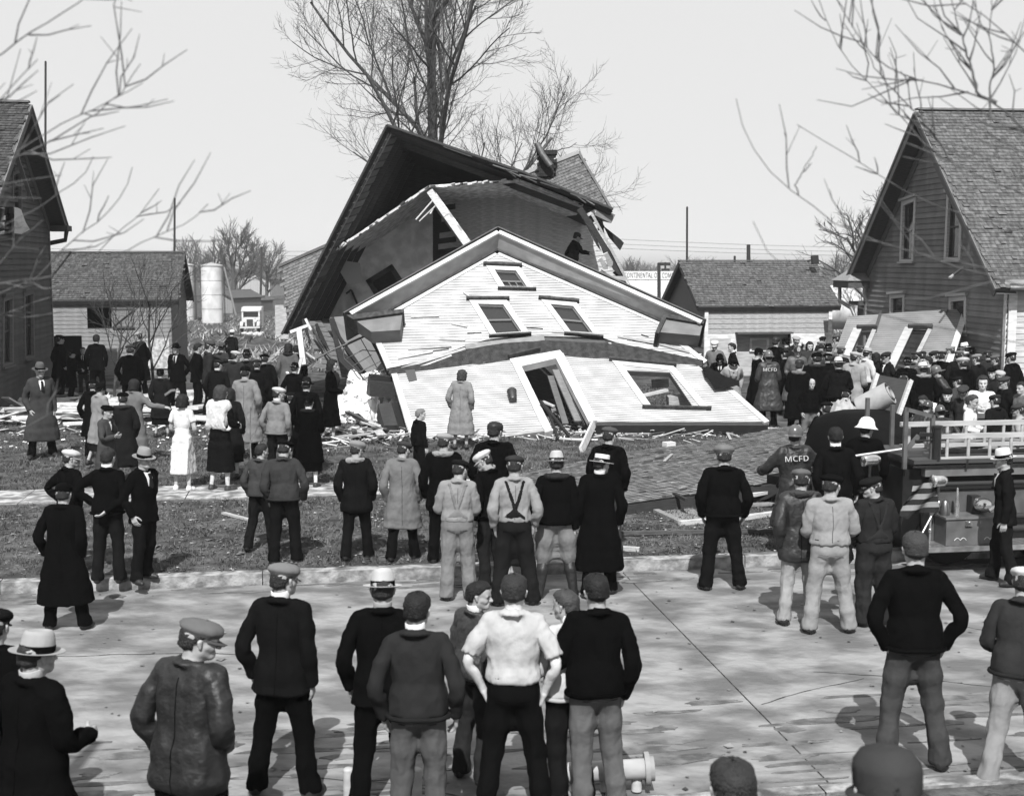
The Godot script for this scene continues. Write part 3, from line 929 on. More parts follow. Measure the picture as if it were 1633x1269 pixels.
# ---------------------------------------------------------------- hats, hair, shoes at rest
var HATS := {}
func hat_meshes(kind: String, tone: float) -> Array:   # [[name, mesh], ...]
	var key := "%s %.3f" % [kind, tone]
	if HATS.has(key):
		return HATS[key]
	var out := []
	var X := Transform3D(Basis(Vector3.RIGHT, -0.14 if kind in ["cap", "newsboy"] else -0.08), Vector3(0, 1.683 if kind in ["cap", "newsboy"] else 1.692, 0.0))
	var b := MB.new()
	match kind:
		"cap", "newsboy":
			var big := 1.0 if kind == "cap" else 1.10
			var c := []
			for q in [[0.083, 0.098, -0.028, 0.0], [0.088, 0.104, -0.008, 0.0], [0.108, 0.124, 0.012, 0.004], [0.113, 0.130, 0.030, 0.008], [0.103, 0.120, 0.052, 0.006], [0.075, 0.09, 0.068, 0.002], [0.035, 0.045, 0.077, 0.0], [0.001, 0.001, 0.080, 0.0]]:
				c.append([q[0] * big, q[1] * big, q[2] * (1.0 if kind == "cap" else 1.2), q[3]])
			b.rings(X, c, 32, Color.WHITE, 8, -0.04)
			b.ball(X * Vector3(0, 0.081 * (1.0 if kind == "cap" else 1.2), 0), Vector3(0.012, 0.006, 0.012), 8)
			out.append(["crown", b.mesh(cloth(tone))])
			var v := MB.new()
			var up := []; var dn := []
			for r in 4:
				var ru := PackedVector3Array(); var rd := PackedVector3Array()
				for q in 15:
					var a := lerpf(-1.25, 1.25, q / 14.0)
					var e := r / 3.0 * 0.052 * cos(a * 1.05)
					ru.append(X * Vector3(sin(a) * (0.082 + e * 0.4), -0.020 - e * 0.35, -cos(a) * (0.098 + e)))
					rd.append(X * Vector3(sin(a) * (0.082 + e * 0.4), -0.028 - e * 0.35, -cos(a) * (0.098 + e)))
				up.append(ru); dn.append(rd)
			dn.reverse()
			up.append_array(dn)
			v.grid(up, false)
			out.append(["visor", v.mesh(cloth(tone * 0.8))])
		"fedora", "boater", "brim":
			var hi: float = {"fedora": 0.104, "boater": 0.085, "brim": 0.09}[kind]
			var c := []
			if kind == "boater":
				c = [[0.084, 0.098, -0.03, 0.0], [0.085, 0.099, 0.0, 0.0], [0.085, 0.099, hi - 0.03, 0.0], [0.080, 0.094, hi - 0.02, 0.0], [0.06, 0.07, hi - 0.018, 0.0], [0.001, 0.001, hi - 0.016, 0.0]]
			else:
				c = [[0.085, 0.099, -0.03, 0.0], [0.086, 0.100, 0.0, 0.0], [0.081, 0.096, hi * 0.40, 0.0], [0.070, 0.089, hi * 0.75, 0.002], [0.055, 0.080, hi * 0.95, 0.004], [0.040, 0.066, hi * 0.98, 0.004], [0.022, 0.05, hi * 0.84, 0.004], [0.001, 0.02, hi * 0.80, 0.004]]
			b.rings(X, c, 28)
			out.append(["crown", b.mesh(cloth(tone))])
			var w := MB.new()
			var wide := 0.058 if kind != "brim" else 0.04
			var lo := []
			for q in 6:
				var e := wide * q / 5.0
				lo.append([0.083 + e, 0.097 + e * 1.05, -0.028 + 0.010 * pow(q / 5.0, 2.0) * (1.0 if kind != "boater" else 0.1), 0.0])
			var under := lo.duplicate(true)
			under.reverse()
			for q in under:
				q[2] -= 0.005
			lo.append_array(under)
			lo.reverse()
			w.rings(X, lo, 36)
			# brim drops a little in front
			out.append(["brim", w.mesh(cloth(tone))])
			var r := MB.new()
			r.rings(X, [[0.0875, 0.1015, -0.026, 0], [0.0885, 0.1025, -0.02, 0], [0.0875, 0.1015, 0.014, 0], [0.084, 0.098, 0.016, 0]], 28)
			out.append(["hat_band", r.mesh(cloth(0.015 if tone > 0.1 else 0.008))])
		"helmet":   # leather fire helmet, long brim behind
			b.rings(X, [[0.095, 0.112, -0.035, 0.0], [0.098, 0.115, 0.0, 0.0], [0.09, 0.108, 0.05, 0.0], [0.065, 0.08, 0.088, 0.0], [0.03, 0.04, 0.104, 0.0], [0.001, 0.001, 0.108, 0.0]], 24, Color.WHITE, 16, 0.03)
			out.append(["dome", b.mesh(gloss(tone))])
			var w := MB.new()
			var g := []
			for r in 8:
				var row := PackedVector3Array()
				for q in 36:
					var a := TAU * q / 36
					var e: float = (0.032 + 0.075 * smoothstep(0.1, 1.0, cos(a))) * minf(r, 7 - r) / 3.5
					row.append(X * Vector3(sin(a) * (0.096 + e * 0.75), -0.030 - e * 0.32 - (0.004 if r > 3 else 0.0), cos(a) * (0.112 + e)))
				g.append(row)
			g.reverse()
			w.grid(g, true)
			out.append(["brim", w.mesh(gloss(tone))])
			var s := MB.new()
			s.prism(X * Transform3D(Basis(Vector3.UP, PI) * Basis(Vector3.RIGHT, -0.25), Vector3(0, 0.0, -0.118)), PackedVector2Array([Vector2(-0.028, 0), Vector2(0.028, 0), Vector2(0.042, 0.05), Vector2(0.03, 0.10), Vector2(0, 0.125), Vector2(-0.03, 0.10), Vector2(-0.042, 0.05)]), -0.004, 0.004)
			out.append(["shield", s.mesh(leather(0.35))])
			var k := MB.new()
			k.tube(PackedVector3Array([X * Vector3(0, 0.03, -0.125), X * Vector3(0, 0.105, -0.05), X * Vector3(0, 0.115, 0.02), X * Vector3(0, 0.06, 0.105)]), PackedFloat32Array([0.006, 0.008, 0.008, 0.006]), 6)
			out.append(["comb", k.mesh(gloss(tone))])
		"tinhat":   # smooth white domed hat with a turned-down brim
			b.rings(X, [[0.150, 0.165, -0.050, 0.0], [0.152, 0.167, -0.046, 0.0], [0.118, 0.134, -0.018, 0.0], [0.104, 0.120, 0.010, 0.0], [0.096, 0.112, 0.05, 0.0], [0.07, 0.085, 0.09, 0.0], [0.035, 0.045, 0.108, 0.0], [0.001, 0.001, 0.112, 0.0]], 32)
			out.append(["dome", b.mesh(gloss(tone))])
		"knit", "hood", "cloche", "beret", "leathercap":
			var lowy: float = {"knit": -0.02, "hood": -0.13, "cloche": -0.05, "beret": 0.0, "leathercap": -0.03}[kind]
			if kind == "hood":
				var g := []
				for q in 9:
					var t := q / 8.0
					var row := PackedVector3Array()
					for r in 17:
						var a := lerpf(-2.35, 2.35, r / 16.0)
						var y := lerpf(-0.24, 0.10, t)
						var rr := 0.112 * sqrt(maxf(0.0, 1.0 - pow(maxf(0.0, y + 0.01) / 0.118, 2.0))) + (0.02 if t < 0.2 else 0.0)
						row.append(Vector3(sin(a) * rr * 0.95, 1.67 + y, 0.004 + cos(a) * rr * 1.15))
					g.append(row)
				b.grid(g, false)
				out.append(["hood", b.mesh(cloth(tone))])
			else:
				var fat := 1.22 if kind == "beret" else 1.0
				b.rings(X, [[0.086, 0.101, lowy - 0.004, 0.004], [0.092, 0.107, lowy, 0.004], [0.094 * fat, 0.110 * fat, 0.01, 0.006], [0.091 * fat, 0.106 * fat, 0.035, 0.006], [0.07 * fat, 0.085 * fat, 0.066, 0.004], [0.035, 0.045, 0.080, 0.002], [0.001, 0.001, 0.084, 0.0]], 24, Color.WHITE, 24 if kind == "knit" else 0, 0.02)
				out.append(["crown", b.mesh(cloth(tone) if kind != "leathercap" else leather(tone))])
				if kind == "cloche" or kind == "leathercap":
					var w := MB.new()
					var lo := [[0.090, 0.104, lowy, 0.0], [0.112, 0.128, lowy - 0.014, 0.0], [0.112, 0.128, lowy - 0.018, 0.0], [0.088, 0.102, lowy - 0.006, 0.0]]
					if kind == "leathercap":
						lo = [[0.088, 0.102, lowy, 0.0], [0.094, 0.150, lowy - 0.012, -0.045], [0.094, 0.150, lowy - 0.017, -0.045], [0.086, 0.10, lowy - 0.006, 0.0]]
					lo.reverse()
					w.rings(X, lo, 28)
					out.append(["brim", w.mesh(cloth(tone) if kind != "leathercap" else leather(tone))])
	HATS[key] = out
	return out
func hair_mesh(kind: String, tone: float) -> ArrayMesh:
	var key := "hair %s %.3f" % [kind, tone]
	if HATS.has(key):
		return HATS[key]
	var b := MB.new()
	var g := []
	var long := kind == "bob" or kind == "wavy"
	for q in 17:
		var row := PackedVector3Array()
		var el := lerpf(-1.25 if long else -1.15, PI / 2 - 0.01, q / 16.0)
		for r in 32:
			var a := TAU * r / 32        # 0 = behind
			var back := cos(a)
			var low := -0.98 if back > 0.35 else lerpf(-0.55, 0.42, clampf((0.35 - back) / 1.1, 0, 1))
			if long:
				low = -1.3 if back > -0.25 else lerpf(-1.2, 0.42, clampf((-0.25 - back) / 0.4, 0, 1))
			var t := smoothstep(low - 0.10, low + 0.12, el)
			var th := lerpf(-0.03, 0.011 if not long else 0.024, t)
			if kind == "crop": th = lerpf(-0.03, 0.007, t)
			if kind == "short" and el > 0.5 and back < 0.2: th += 0.010
			th += wave.get_noise_3d(sin(a) * 60.0, el * 22.0, cos(a) * 60.0) * (0.010 if not long else 0.020)
			var d := Vector3(sin(a) * cos(el), sin(el), cos(a) * cos(el))
			var p := Vector3(0, 1.668, 0.005) + d * Vector3(0.079 + th, 0.080 + th, 0.103 + th)
			if long and el < 0.0:
				p = Vector3(sin(a) * (0.079 + th), 1.668 + el * 0.115, 0.005 + cos(a) * (0.103 + th) * (1.0 if back > 0 else 0.9))
			elif el < 0.0:
				var sh := lerpf(1.0, 0.94, -el / 1.15)
				p = Vector3(sin(a) * (0.079 + th) * sh, 1.668 + el * 0.086, 0.005 + cos(a) * (0.103 + th) * (sh if back > 0.0 else 1.0))
			row.append(p)
		g.append(row)
	b.grid(g, true)
	HATS[key] = b.mesh(mat(tone * 0.8, 0.6, "fine", Vector3(4, 1.2, 4), "fine_n", 1.6, {"spec": 0.35}))
	return HATS[key]
func shoe_mesh(s: float, tone: float) -> ArrayMesh:
	var key := "shoe %s %.3f" % [s, tone]
	if not HATS.has(key):
		var g := Nets.new(Vector3(-0.24, -0.01, -0.24), Vector3(0.24, 0.16, 0.14), 0.011)
		g.cap(mir(ANK, s) + Vector3(0, -0.035, 0.012), mir(ANK, s) + Vector3(0.012 * s, -0.043, -0.10), 0.045, 0.045, 0.02)
		g.cap(mir(ANK, s) + Vector3(0.012 * s, -0.045, -0.08), mir(ANK, s) + Vector3(0.014 * s, -0.055, -0.16), 0.045, 0.032, 0.02)
		g.cap(mir(ANK, s) + Vector3(0, 0.0, 0.005), mir(ANK, s) + Vector3(0, -0.03, 0.005), 0.044, 0.045, 0.02)
		g.keep(Vector3(0, 0.003, 0), Vector3.UP)
		var V := PackedVector3Array(); var I := PackedInt32Array()
		g.surface(V, I)
		var am := ArrayMesh.new()
		var a := []
		a.resize(Mesh.ARRAY_MAX)
		a[Mesh.ARRAY_VERTEX] = V; a[Mesh.ARRAY_INDEX] = I; a[Mesh.ARRAY_NORMAL] = normals(V, I)
		am.add_surface_from_arrays(Mesh.PRIMITIVE_TRIANGLES, a)
		am.surface_set_material(0, leather(tone))
		HATS[key] = am
	return HATS[key]
func val(s: Dictionary, key: String, dk: String, dt: float) -> Array:   # "kind:tone"
	var p: PackedStringArray = s.get(key, "").split(":")
	return [p[0] if p[0] else dk, float(p[1]) if p.size() > 1 else dt]
# spec words: top bot hat hair collar pose legs yaw head nod lean twist tilt big wide skin shoes fur shawl text near group
func person(label: String, x: float, y: float, z: float, h: float, spec: String) -> Node3D:
	var s := {}
	for w in spec.split(" ", false):
		var kv := w.split("=")
		s[kv[0]] = kv[1] if kv.size() > 1 else "1"
	var hi := s.has("near")
	var grp := {"f": "onlookers in the street nearest the camera", "m": "onlookers at the kerb", "l": "onlookers left of the wreck", "r": "crowd right of the wreck", "h": "people on the wreck"}
	var o := thing("person", label, "person", Vector3(x, y, z), deg_to_rad(float(s.get("yaw", "0"))), grp[s.get("g", "r")])
	var k := h / 1.75
	var wide := float(s.get("wide", "1.0"))
	o.scale = Vector3(k * wide, k, k * wide)
	var B := posed(s)
	var off := Vector3(rf(0, 900), rf(0, 900), rf(0, 900))
	var sk := float(s.get("skin", "0.36"))
	var top := val(s, "top", "suit", 0.02)
	var bot := val(s, "bot", "trousers", 0.03)
	put("body", skin(tpl("body", hi), B, 0.0, off, mat(sk, 0.55, "soft", Vector3(3, 3, 3), "", 0.3, {"vc": 1, "spec": 0.35})), o)
	if bot[0] in ["trousers", "breeches", "overalls"]:
		put(bot[0], skin(tpl(bot[0], hi), B, 0.011, off, cloth(bot[1]), 1.0, true), o)
	elif bot[0] == "skirt":
		put("skirt", skin(tpl("skirt", hi), B, 0.008, off, cloth(bot[1])), o)
	var tm: Material = cloth(top[1])
	if top[0] == "slicker" or s.has("leather"):
		tm = leather(top[1])
	var called: String = {"suit": "jacket", "carcoat": "coat", "longcoat": "coat", "slicker": "raincoat", "work": "shirt", "rolled": "shirt"}.get(top[0], top[0])
	var tmesh := skin(tpl(top[0], hi), B, 0.014 if top[0] in ["rolled", "work", "slicker", "jacket"] else 0.011, off, tm)
	put(called, tmesh, o)
	if hi and top[0] in ["suit", "coat", "longcoat", "carcoat", "work"]:
		put("back_seam", seam(tmesh, tpl(top[0], hi), 0.55, 1.41, cloth(top[1] * 0.35)), o)
	if s.has("fur"):
		put("fur_collar", skin(tpl("fur", hi), B, 0.012, off, mat(float(s.fur), 1.0, "fine", Vector3(5, 5, 5), "fine_n", 1.5), 3.0), o)
	if s.has("shawl"):
		put("shawl", skin(tpl("shawl", hi), B, 0.014, off, cloth(float(s.shawl)), 1.3), o)
	if hi and top[0] in ["jacket", "sweater", "rolled", "work", "shirt"]:
		var low: bool = top[0] in ["jacket", "sweater"]
		if low or bot[0] == "trousers":
			var key: String = "band %s" % [low]
			if not HATS.has(key):
				var ring := PackedVector3Array(); var rad := PackedFloat32Array()
				for q in 29:
					var t := TAU * q / 28 + 0.01
					ring.append(Vector3(signf(sin(t)) * (0.074 if low else 0.062) + sin(t) * (0.134 if low else 0.112), 0.925 if low else 1.045, (0.018 if low else 0.010) + cos(t) * (0.134 if low else 0.112)))
					rad.append(0.017 if low else 0.010)
				var rb := MB.new()
				rb.tube(ring, rad, 8, Color.WHITE, false)
				HATS[key] = rb
			put("waistband" if low else "belt", (HATS[key] as MB).mesh(cloth(top[1] * 0.8 if low else 0.012)), o, B[0])
	if hi and bot[0] in ["trousers", "breeches", "overalls"] and top[0] in ["jacket", "sweater", "rolled", "work", "shirt"]:
		for m in [-1.0, 1.0]:
			var w := MB.new()
			w.tube(PackedVector3Array([Vector3(m * 0.03, 0.885, 0.142), Vector3(m * 0.07, 0.888, 0.141), Vector3(m * 0.125, 0.892, 0.124)]), PackedFloat32Array([0.0035, 0.0035, 0.0035]), 5)
			put("pocket_edge", w.mesh(cloth(bot[1] * 0.5)), o, B[0])
	if bot[0] == "breeches":
		put("boots", skin(tpl("boots", hi), B, 0.004, off, leather(0.02)), o)
	else:
		var st := float(s.get("shoes", "0.02"))
		put("shoe", shoe_mesh(1.0, st), o, B[12]); put("shoe", shoe_mesh(-1.0, st), o, B[15])
	if s.has("collar"):
		var key: String = "collar " + s.collar
		if not HATS.has(key):
			var b := MB.new()
			b.rings(Transform3D(Basis(Vector3.RIGHT, 0.18), Vector3(0, 1.47, 0.018)), [[0.062, 0.062, 0.02, 0], [0.068, 0.068, 0.05, 0], [0.066, 0.066, 0.078, 0], [0.062, 0.062, 0.082, 0], [0.057, 0.057, 0.078, 0], [0.056, 0.056, 0.02, 0]], 24)
			HATS[key] = b.mesh(cloth(float(s.collar)))
		put("collar", HATS[key], o, B[2])
	if s.has("shirt"):
		var key: String = "front " + s.shirt
		if not HATS.has(key):
			var b := MB.new()
			b.grid([PackedVector3Array([Vector3(0.055, 1.46, -0.055), Vector3(0, 1.445, -0.075), Vector3(-0.055, 1.46, -0.055)]), PackedVector3Array([Vector3(0.05, 1.38, -0.105), Vector3(0, 1.38, -0.125), Vector3(-0.05, 1.38, -0.105)]), PackedVector3Array([Vector3(0.03, 1.28, -0.118), Vector3(0, 1.28, -0.130), Vector3(-0.03, 1.28, -0.118)])])
			HATS[key] = b.mesh(cloth(float(s.shirt)))
			var t := MB.new()
			t.prism(Transform3D(Basis(Vector3.UP, PI) * Basis(Vector3.RIGHT, -0.2), Vector3(0, 1.44, -0.09)), PackedVector2Array([Vector2(-0.014, 0), Vector2(0.014, 0), Vector2(0.026, -0.17), Vector2(0, -0.2), Vector2(-0.026, -0.17)]), -0.004, 0.03)
			HATS["tie"] = t.mesh(cloth(0.04))
		put("shirt_front", HATS[key], o, B[2])
		put("necktie", HATS["tie"], o, B[2])
	if s.has("hair") or not s.get("hat", "").begins_with("hood"):
		var hr := val(s, "hair", "crop" if s.has("hat") else "short", 0.03)
		put("hair", hair_mesh(hr[0], hr[1]), o, B[3])
	if s.has("hat"):
		var ht := val(s, "hat", "cap", 0.08)
		var hm := hat_meshes(ht[0], ht[1])
		var first: MeshInstance3D = null
		var hx: Transform3D = B[3]
		for q in hm:
			if first == null:
				first = put("hat", q[1], o, hx)
			else:
				put(q[0], q[1], first)
	if s.has("text"):
		var tx := TextMesh.new()
		tx.text = s.text
		var sf := SystemFont.new()
		sf.font_names = PackedStringArray(["Droid Sans"])
		sf.font_weight = 500
		tx.font = sf
		tx.font_size = 64
		tx.pixel_size = 0.072 / 46.0
		tx.depth = 0.012
		tx.material = mat(0.4, 0.7)
		put("lettering", tx, o, B[2] * Transform3D(Basis(Vector3.RIGHT, -0.12).scaled_local(Vector3(1.25, 1, 1)), Vector3(0, 1.335, 0.158)))
	return o

# ---------------------------------------------------------------- ground, street
var ST := Transform3D(Basis(Vector3(0.989, 0, -0.149), Vector3.UP, Vector3(0.149, 0, 0.989)), Vector3(-6.047, 0, -14.863))   # x along the far kerb, z towards the near one
func land(x: float, z: float) -> float:
	var d := -z
	var y := -1.6 * smoothstep(46.0, 84.0, d)
	if d > 19.0 and d < 46.0:
		y += wave.get_noise_2d(x * 9.0, z * 9.0) * 0.035
	var m := Vector2(x + 13.5, z + 62.0)
	y += 1.0 * exp(-m.length_squared() / 9.0)
	return y
func ground() -> void:
	# far and side land
	var b := MB.new()
	var zs := []
	var z := -16.0
	while z > -560.0:
		zs.append(z)
		z -= 0.7 if z > -50.0 else (4.0 if z > -120.0 else 60.0)
	var xs := []
	for q in 61:
		xs.append((q - 30) * 0.9)
	xs.append(40.0); xs.append(60.0); xs.append(100.0); xs.append(200.0); xs.append(400.0); xs.append(700.0)
	for q in [40.0, 60.0, 100.0, 200.0, 400.0, 700.0]:
		xs.push_front(-q)
	var rows := []
	for zz in zs:
		var row := PackedVector3Array()
		for x in xs:
			var p: Vector3 = ST * Vector3(x, 0, zz + 15.3)
			p.y = land(p.x, p.z) - 0.012
			row.append(p)
		rows.append(row)
	var lawn := mat(0.105, 1.0, "lawn", Vector3(0.14, 0.14, 0.14), "dirt_n", 0.8, {"world": true, "spec": 0.1})
	rows.reverse()
	b.grid(rows)
	struct("ground", b, lawn)
	# boulevard strip between kerb and pavement, and the near side
	var v := MB.new()
	rows = []
	for q in 9:
		var row := PackedVector3Array()
		for k in 81:
			var zz := -5.06 + q * 0.61
			row.append(ST * Vector3((k - 40) * 0.6, 0.02 + (wave.get_noise_2d(k * 14.0, q * 22.0) * 0.03 if q < 8 else 0.0), zz))
		rows.append(row)
	rows.reverse(); rows.reverse()
	v.grid(rows)
	struct("grass_verge", v, lawn)
	var nv := MB.new()
	nv.box(ST * Transform3D(Basis(), Vector3(0, -0.45, 7.0 + 10.0)), Vector3(120, 0.9, 19.7))
	struct("near_verge", nv, lawn)
	# kerbs
	var conc := mat(0.34, 0.9, "stain", Vector3(0.6, 0.6, 0.6), "dirt_n", 0.5, {"world": true})
	for side in [[0.0, -0.145], [7.06, 0.0]]:
		var kb := Node3D.new()
		nm(kb, "kerb", self); kb.set_meta("kind", "structure")
		for q in 20:
			var one := MB.new()
			var l := 3.05
			var x0 := -24.4 + q * l + (1.2 if side[0] > 1 else 0.0)
			var s0: float = 1.0 if side[0] < 1 else -1.0
			var pf := PackedVector2Array([Vector2(-0.15, -0.4), Vector2(-0.15, 0.025), Vector2(-0.01, 0.025), Vector2(0.012, 0.015), Vector2(0.03, -0.4)])
			for k in 5:
				var k2 := (k + 1) % 5
				var p := func(xx: float, w: Vector2) -> Vector3: return ST * Vector3(xx, w.y, side[0] + w.x * s0)
				if s0 > 0: one.quad(p.call(x0, pf[k]), p.call(x0 + l - 0.012, pf[k]), p.call(x0 + l - 0.012, pf[k2]), p.call(x0, pf[k2]))
				else: one.quad(p.call(x0 + l - 0.012, pf[k]), p.call(x0, pf[k]), p.call(x0, pf[k2]), p.call(x0 + l - 0.012, pf[k2]))
			build("kerb_stone", one, conc, kb)
	# road slabs with open joints over a dark bed
	var bed := MB.new()
	bed.box(ST * Transform3D(Basis(), Vector3(0, -0.25, 3.5)), Vector3(130, 0.2, 7.6))
	var road := struct("road", bed, mat(0.05, 1.0, "dirt", Vector3.ONE))
	var rm := mat(0.245, 0.85, "road", Vector3(0.13, 0.13, 0.19), "dirt_n", 0.3, {"world": true})
	for q in 10:
		for k in 1:
			var s := MB.new()
			var x0 := 7.52 + (q - 5) * 14.0
			s.box(ST * Transform3D(Basis(), Vector3(x0 + 7.0, -0.20, 3.535)), Vector3(13.985, 0.16 + 0.002 * (q % 2), 6.98))
			build("road_slab", s, rm, road)
	for q in [[8.4, 4.2, 1.9, 0.4], [7.6, 5.0, 1.4, -0.5], [1.0, 2.6, 2.6, 0.15], [-2.6, 5.3, 2.2, -0.1], [3.4, 6.0, 1.7, 0.25], [10.6, 3.0, 1.6, 0.7]]:
		var cr := MB.new()
		var p := Vector2(q[0], q[1]); var a: float = q[3]
		for k in int(q[2] / 0.11):
			a += rf(-0.5, 0.5) * 0.6; a = lerpf(a, q[3], 0.2)
			var p2 := p + Vector2(cos(a), sin(a)) * 0.11
			var s := Vector2(-sin(a), cos(a)) * rf(0.003, 0.009)
			var tp := func(v: Vector2) -> Vector3: return ST * Vector3(v.x, -0.1165, v.y)
			cr.quad(tp.call(p + s), tp.call(p2 + s), tp.call(p2 - s), tp.call(p - s))
			p = p2
		build("crack", cr, mat(0.03, 1.0), road)
	# mud and damp patches that lie on the concrete
	var mud := MB.new()
	for q in 420:
		var near := q < 350
		var c := Vector3(rf(-8, 13), 0, 6.9 - 2.1 * pow(rng.randf(), 1.5) if near else rf(0.08, 0.6))
		var ring := PackedVector2Array()
		var rx := rf(0.05, 0.45); var rz := rf(0.012, 0.07)
		for k in 14:
			var a := TAU * k / 14
			var m := 1.0 + 0.55 * wave.get_noise_3d(cos(a) * 60.0, sin(a) * 60.0, q * 50.0) + rf(-0.25, 0.25)
			ring.append(Vector2(c.x + cos(a) * rx * m, -(c.z + sin(a) * rz * m)))
		mud.prism(ST * Transform3D(Basis(Vector3.RIGHT, -PI / 2), Vector3(0, -0.121, 0)), ring, -0.002, 0.003 + 0.00002 * q)
	stuff(tag(build("road_mud", mud, mat(0.165, 0.9, "mottle", Vector3(0.5, 0.7, 0.7), "dirt_n", 0.5, {"world": true})), "dark damp mud smeared over the concrete road", "mud", "", "stuff"))
	# pavement slabs
	var walk_bed := MB.new()
	walk_bed.box(ST * Transform3D(Basis(), Vector3(0, -0.1, -5.68)), Vector3(60, 0.16, 1.24))
	var walk := struct("pavement", walk_bed, mat(0.08, 1.0))
	var wm := mat(0.42, 0.9, "stain", Vector3(0.5, 0.5, 0.5), "dirt_n", 0.4, {"world": true})
	for q in 32:
		var s := MB.new()
		s.box(ST * Transform3D(Basis(Vector3.BACK, rf(-0.004, 0.004)), Vector3(-20.6 + q * 1.27, -0.03 + rf(0, 0.008), -5.68)), Vector3(1.255, 0.12, 1.25))
		build("paving_slab", s, wm, walk)
	litter(lawn)
func multi(called: String, m: Mesh, xf: Array, cols: Array, label: String, cat: String) -> MultiMeshInstance3D:
	var mm := MultiMesh.new()
	mm.transform_format = MultiMesh.TRANSFORM_3D
	mm.use_colors = cols.size() > 0
	mm.mesh = m
	mm.instance_count = xf.size()
	for q in xf.size():
		mm.set_instance_transform(q, xf[q])
		if cols.size():
			mm.set_instance_color(q, cols[q])
	var o := MultiMeshInstance3D.new()
	o.multimesh = mm
	nm(o, called, self)
	tag(o, label, cat, "", "stuff")
	return o
func litter(_lawn: Material) -> void:
	# short grass
	var t := MB.new()
	for q in 7:
		var a := rf(0, TAU); var r := rf(0, 0.05)
		var p := Vector3(cos(a) * r, -0.01, sin(a) * r); var w := Vector3(rf(-1, 1), 0, rf(-1, 1)).normalized() * 0.006
		var tip := p + Vector3(rf(-0.06, 0.06), rf(0.03, 0.09), rf(-0.06, 0.06))
		t.tri(p - w, p + w, tip)
	var gm := mat(1.0, 1.0, "", Vector3.ONE, "", 0.5, {"vc": 1, "spec": 0.1})
	var xf := []; var cs := []
	for q in 60000:
		var p: Vector3
		if q < 18000:
			p = ST * Vector3(rf(-7, 12), 0.01, rf(-4.9, -0.2))
		else:
			var zz := -6.5 - 16.0 * pow(rng.randf(), 1.4)
			p = ST * Vector3(rf(-10, 14), 0.0, zz)
			p.y = land(p.x, p.z) - 0.01
		if wave.get_noise_2d(p.x * 60.0, p.z * 60.0) < -0.10:
			continue
		var k := rf(0.6, 1.4)
		xf.append(Transform3D(Basis(Vector3.UP, rf(0, TAU)).scaled(Vector3(k, k * rf(0.6, 1.1), k)), p))
		cs.append(grey(rf(0.05, 0.14) * (1.0 + 0.6 * wave.get_noise_2d(p.x * 9.0, p.z * 9.0))))
	multi("lawn_grass", t.mesh(gm), xf, cs, "short dead spring grass over the lawn and verge", "grass")
	xf = []; cs = []
	for q in 9000:
		var dd := 44.0 + 80.0 * rng.randf()
		var p := Vector3(rf(-0.45, 0.45) * dd, 0, -dd)
		p.y = land(p.x, p.z) - 0.03
		if wave.get_noise_2d(p.x * 6.0, p.z * 3.0) < -0.15: continue
		var k := rf(2.0, 6.5)
		xf.append(Transform3D(Basis(Vector3.UP, rf(0, TAU)).scaled(Vector3(k * 1.6, k, k * 1.6)), p))
		cs.append(grey(rf(0.08, 0.34)))
	multi("yard_weeds", t.mesh(gm), xf, cs, "dry weeds and tall dead grass over the yards beyond the house", "weeds")
	# leaf litter, chips and plaster crumbs
	var f := MB.new()
	f.quad(Vector3(-0.5, 0, 0.3), Vector3(0.4, 0.1, 0.5), Vector3(0.5, 0, -0.3), Vector3(-0.3, 0.18, -0.5))
	xf = []; cs = []
	for q in 13500:
		var p: Vector3
		if q < 6500:
			p = ST * Vector3(rf(-7, 12), 0.035, rf(-4.9, -0.1))
		elif q < 7000:
			p = ST * Vector3(rf(-6, 13), -0.112, 0.05 + 6.9 * rng.randf())
		else:
			p = ST * Vector3(rf(-10, 13), 0.0, -6.4 - 15.0 * rng.randf())
			p.y = land(p.x, p.z) + 0.015
		var k := rf(0.012, 0.05)
		if q % 60 == 0: k *= 2.2
		xf.append(Transform3D(Basis(Vector3.UP, rf(0, TAU)).scaled(Vector3(k, k, k)), p))
		cs.append(grey(0.45 if rng.randf() < 0.06 and (q < 6500 or q >= 7000) else rf(0.04, 0.22)))
	multi("leaf_litter", f.mesh(gm), xf, cs, "dry leaves, splinters and plaster crumbs scattered over the ground", "litter")

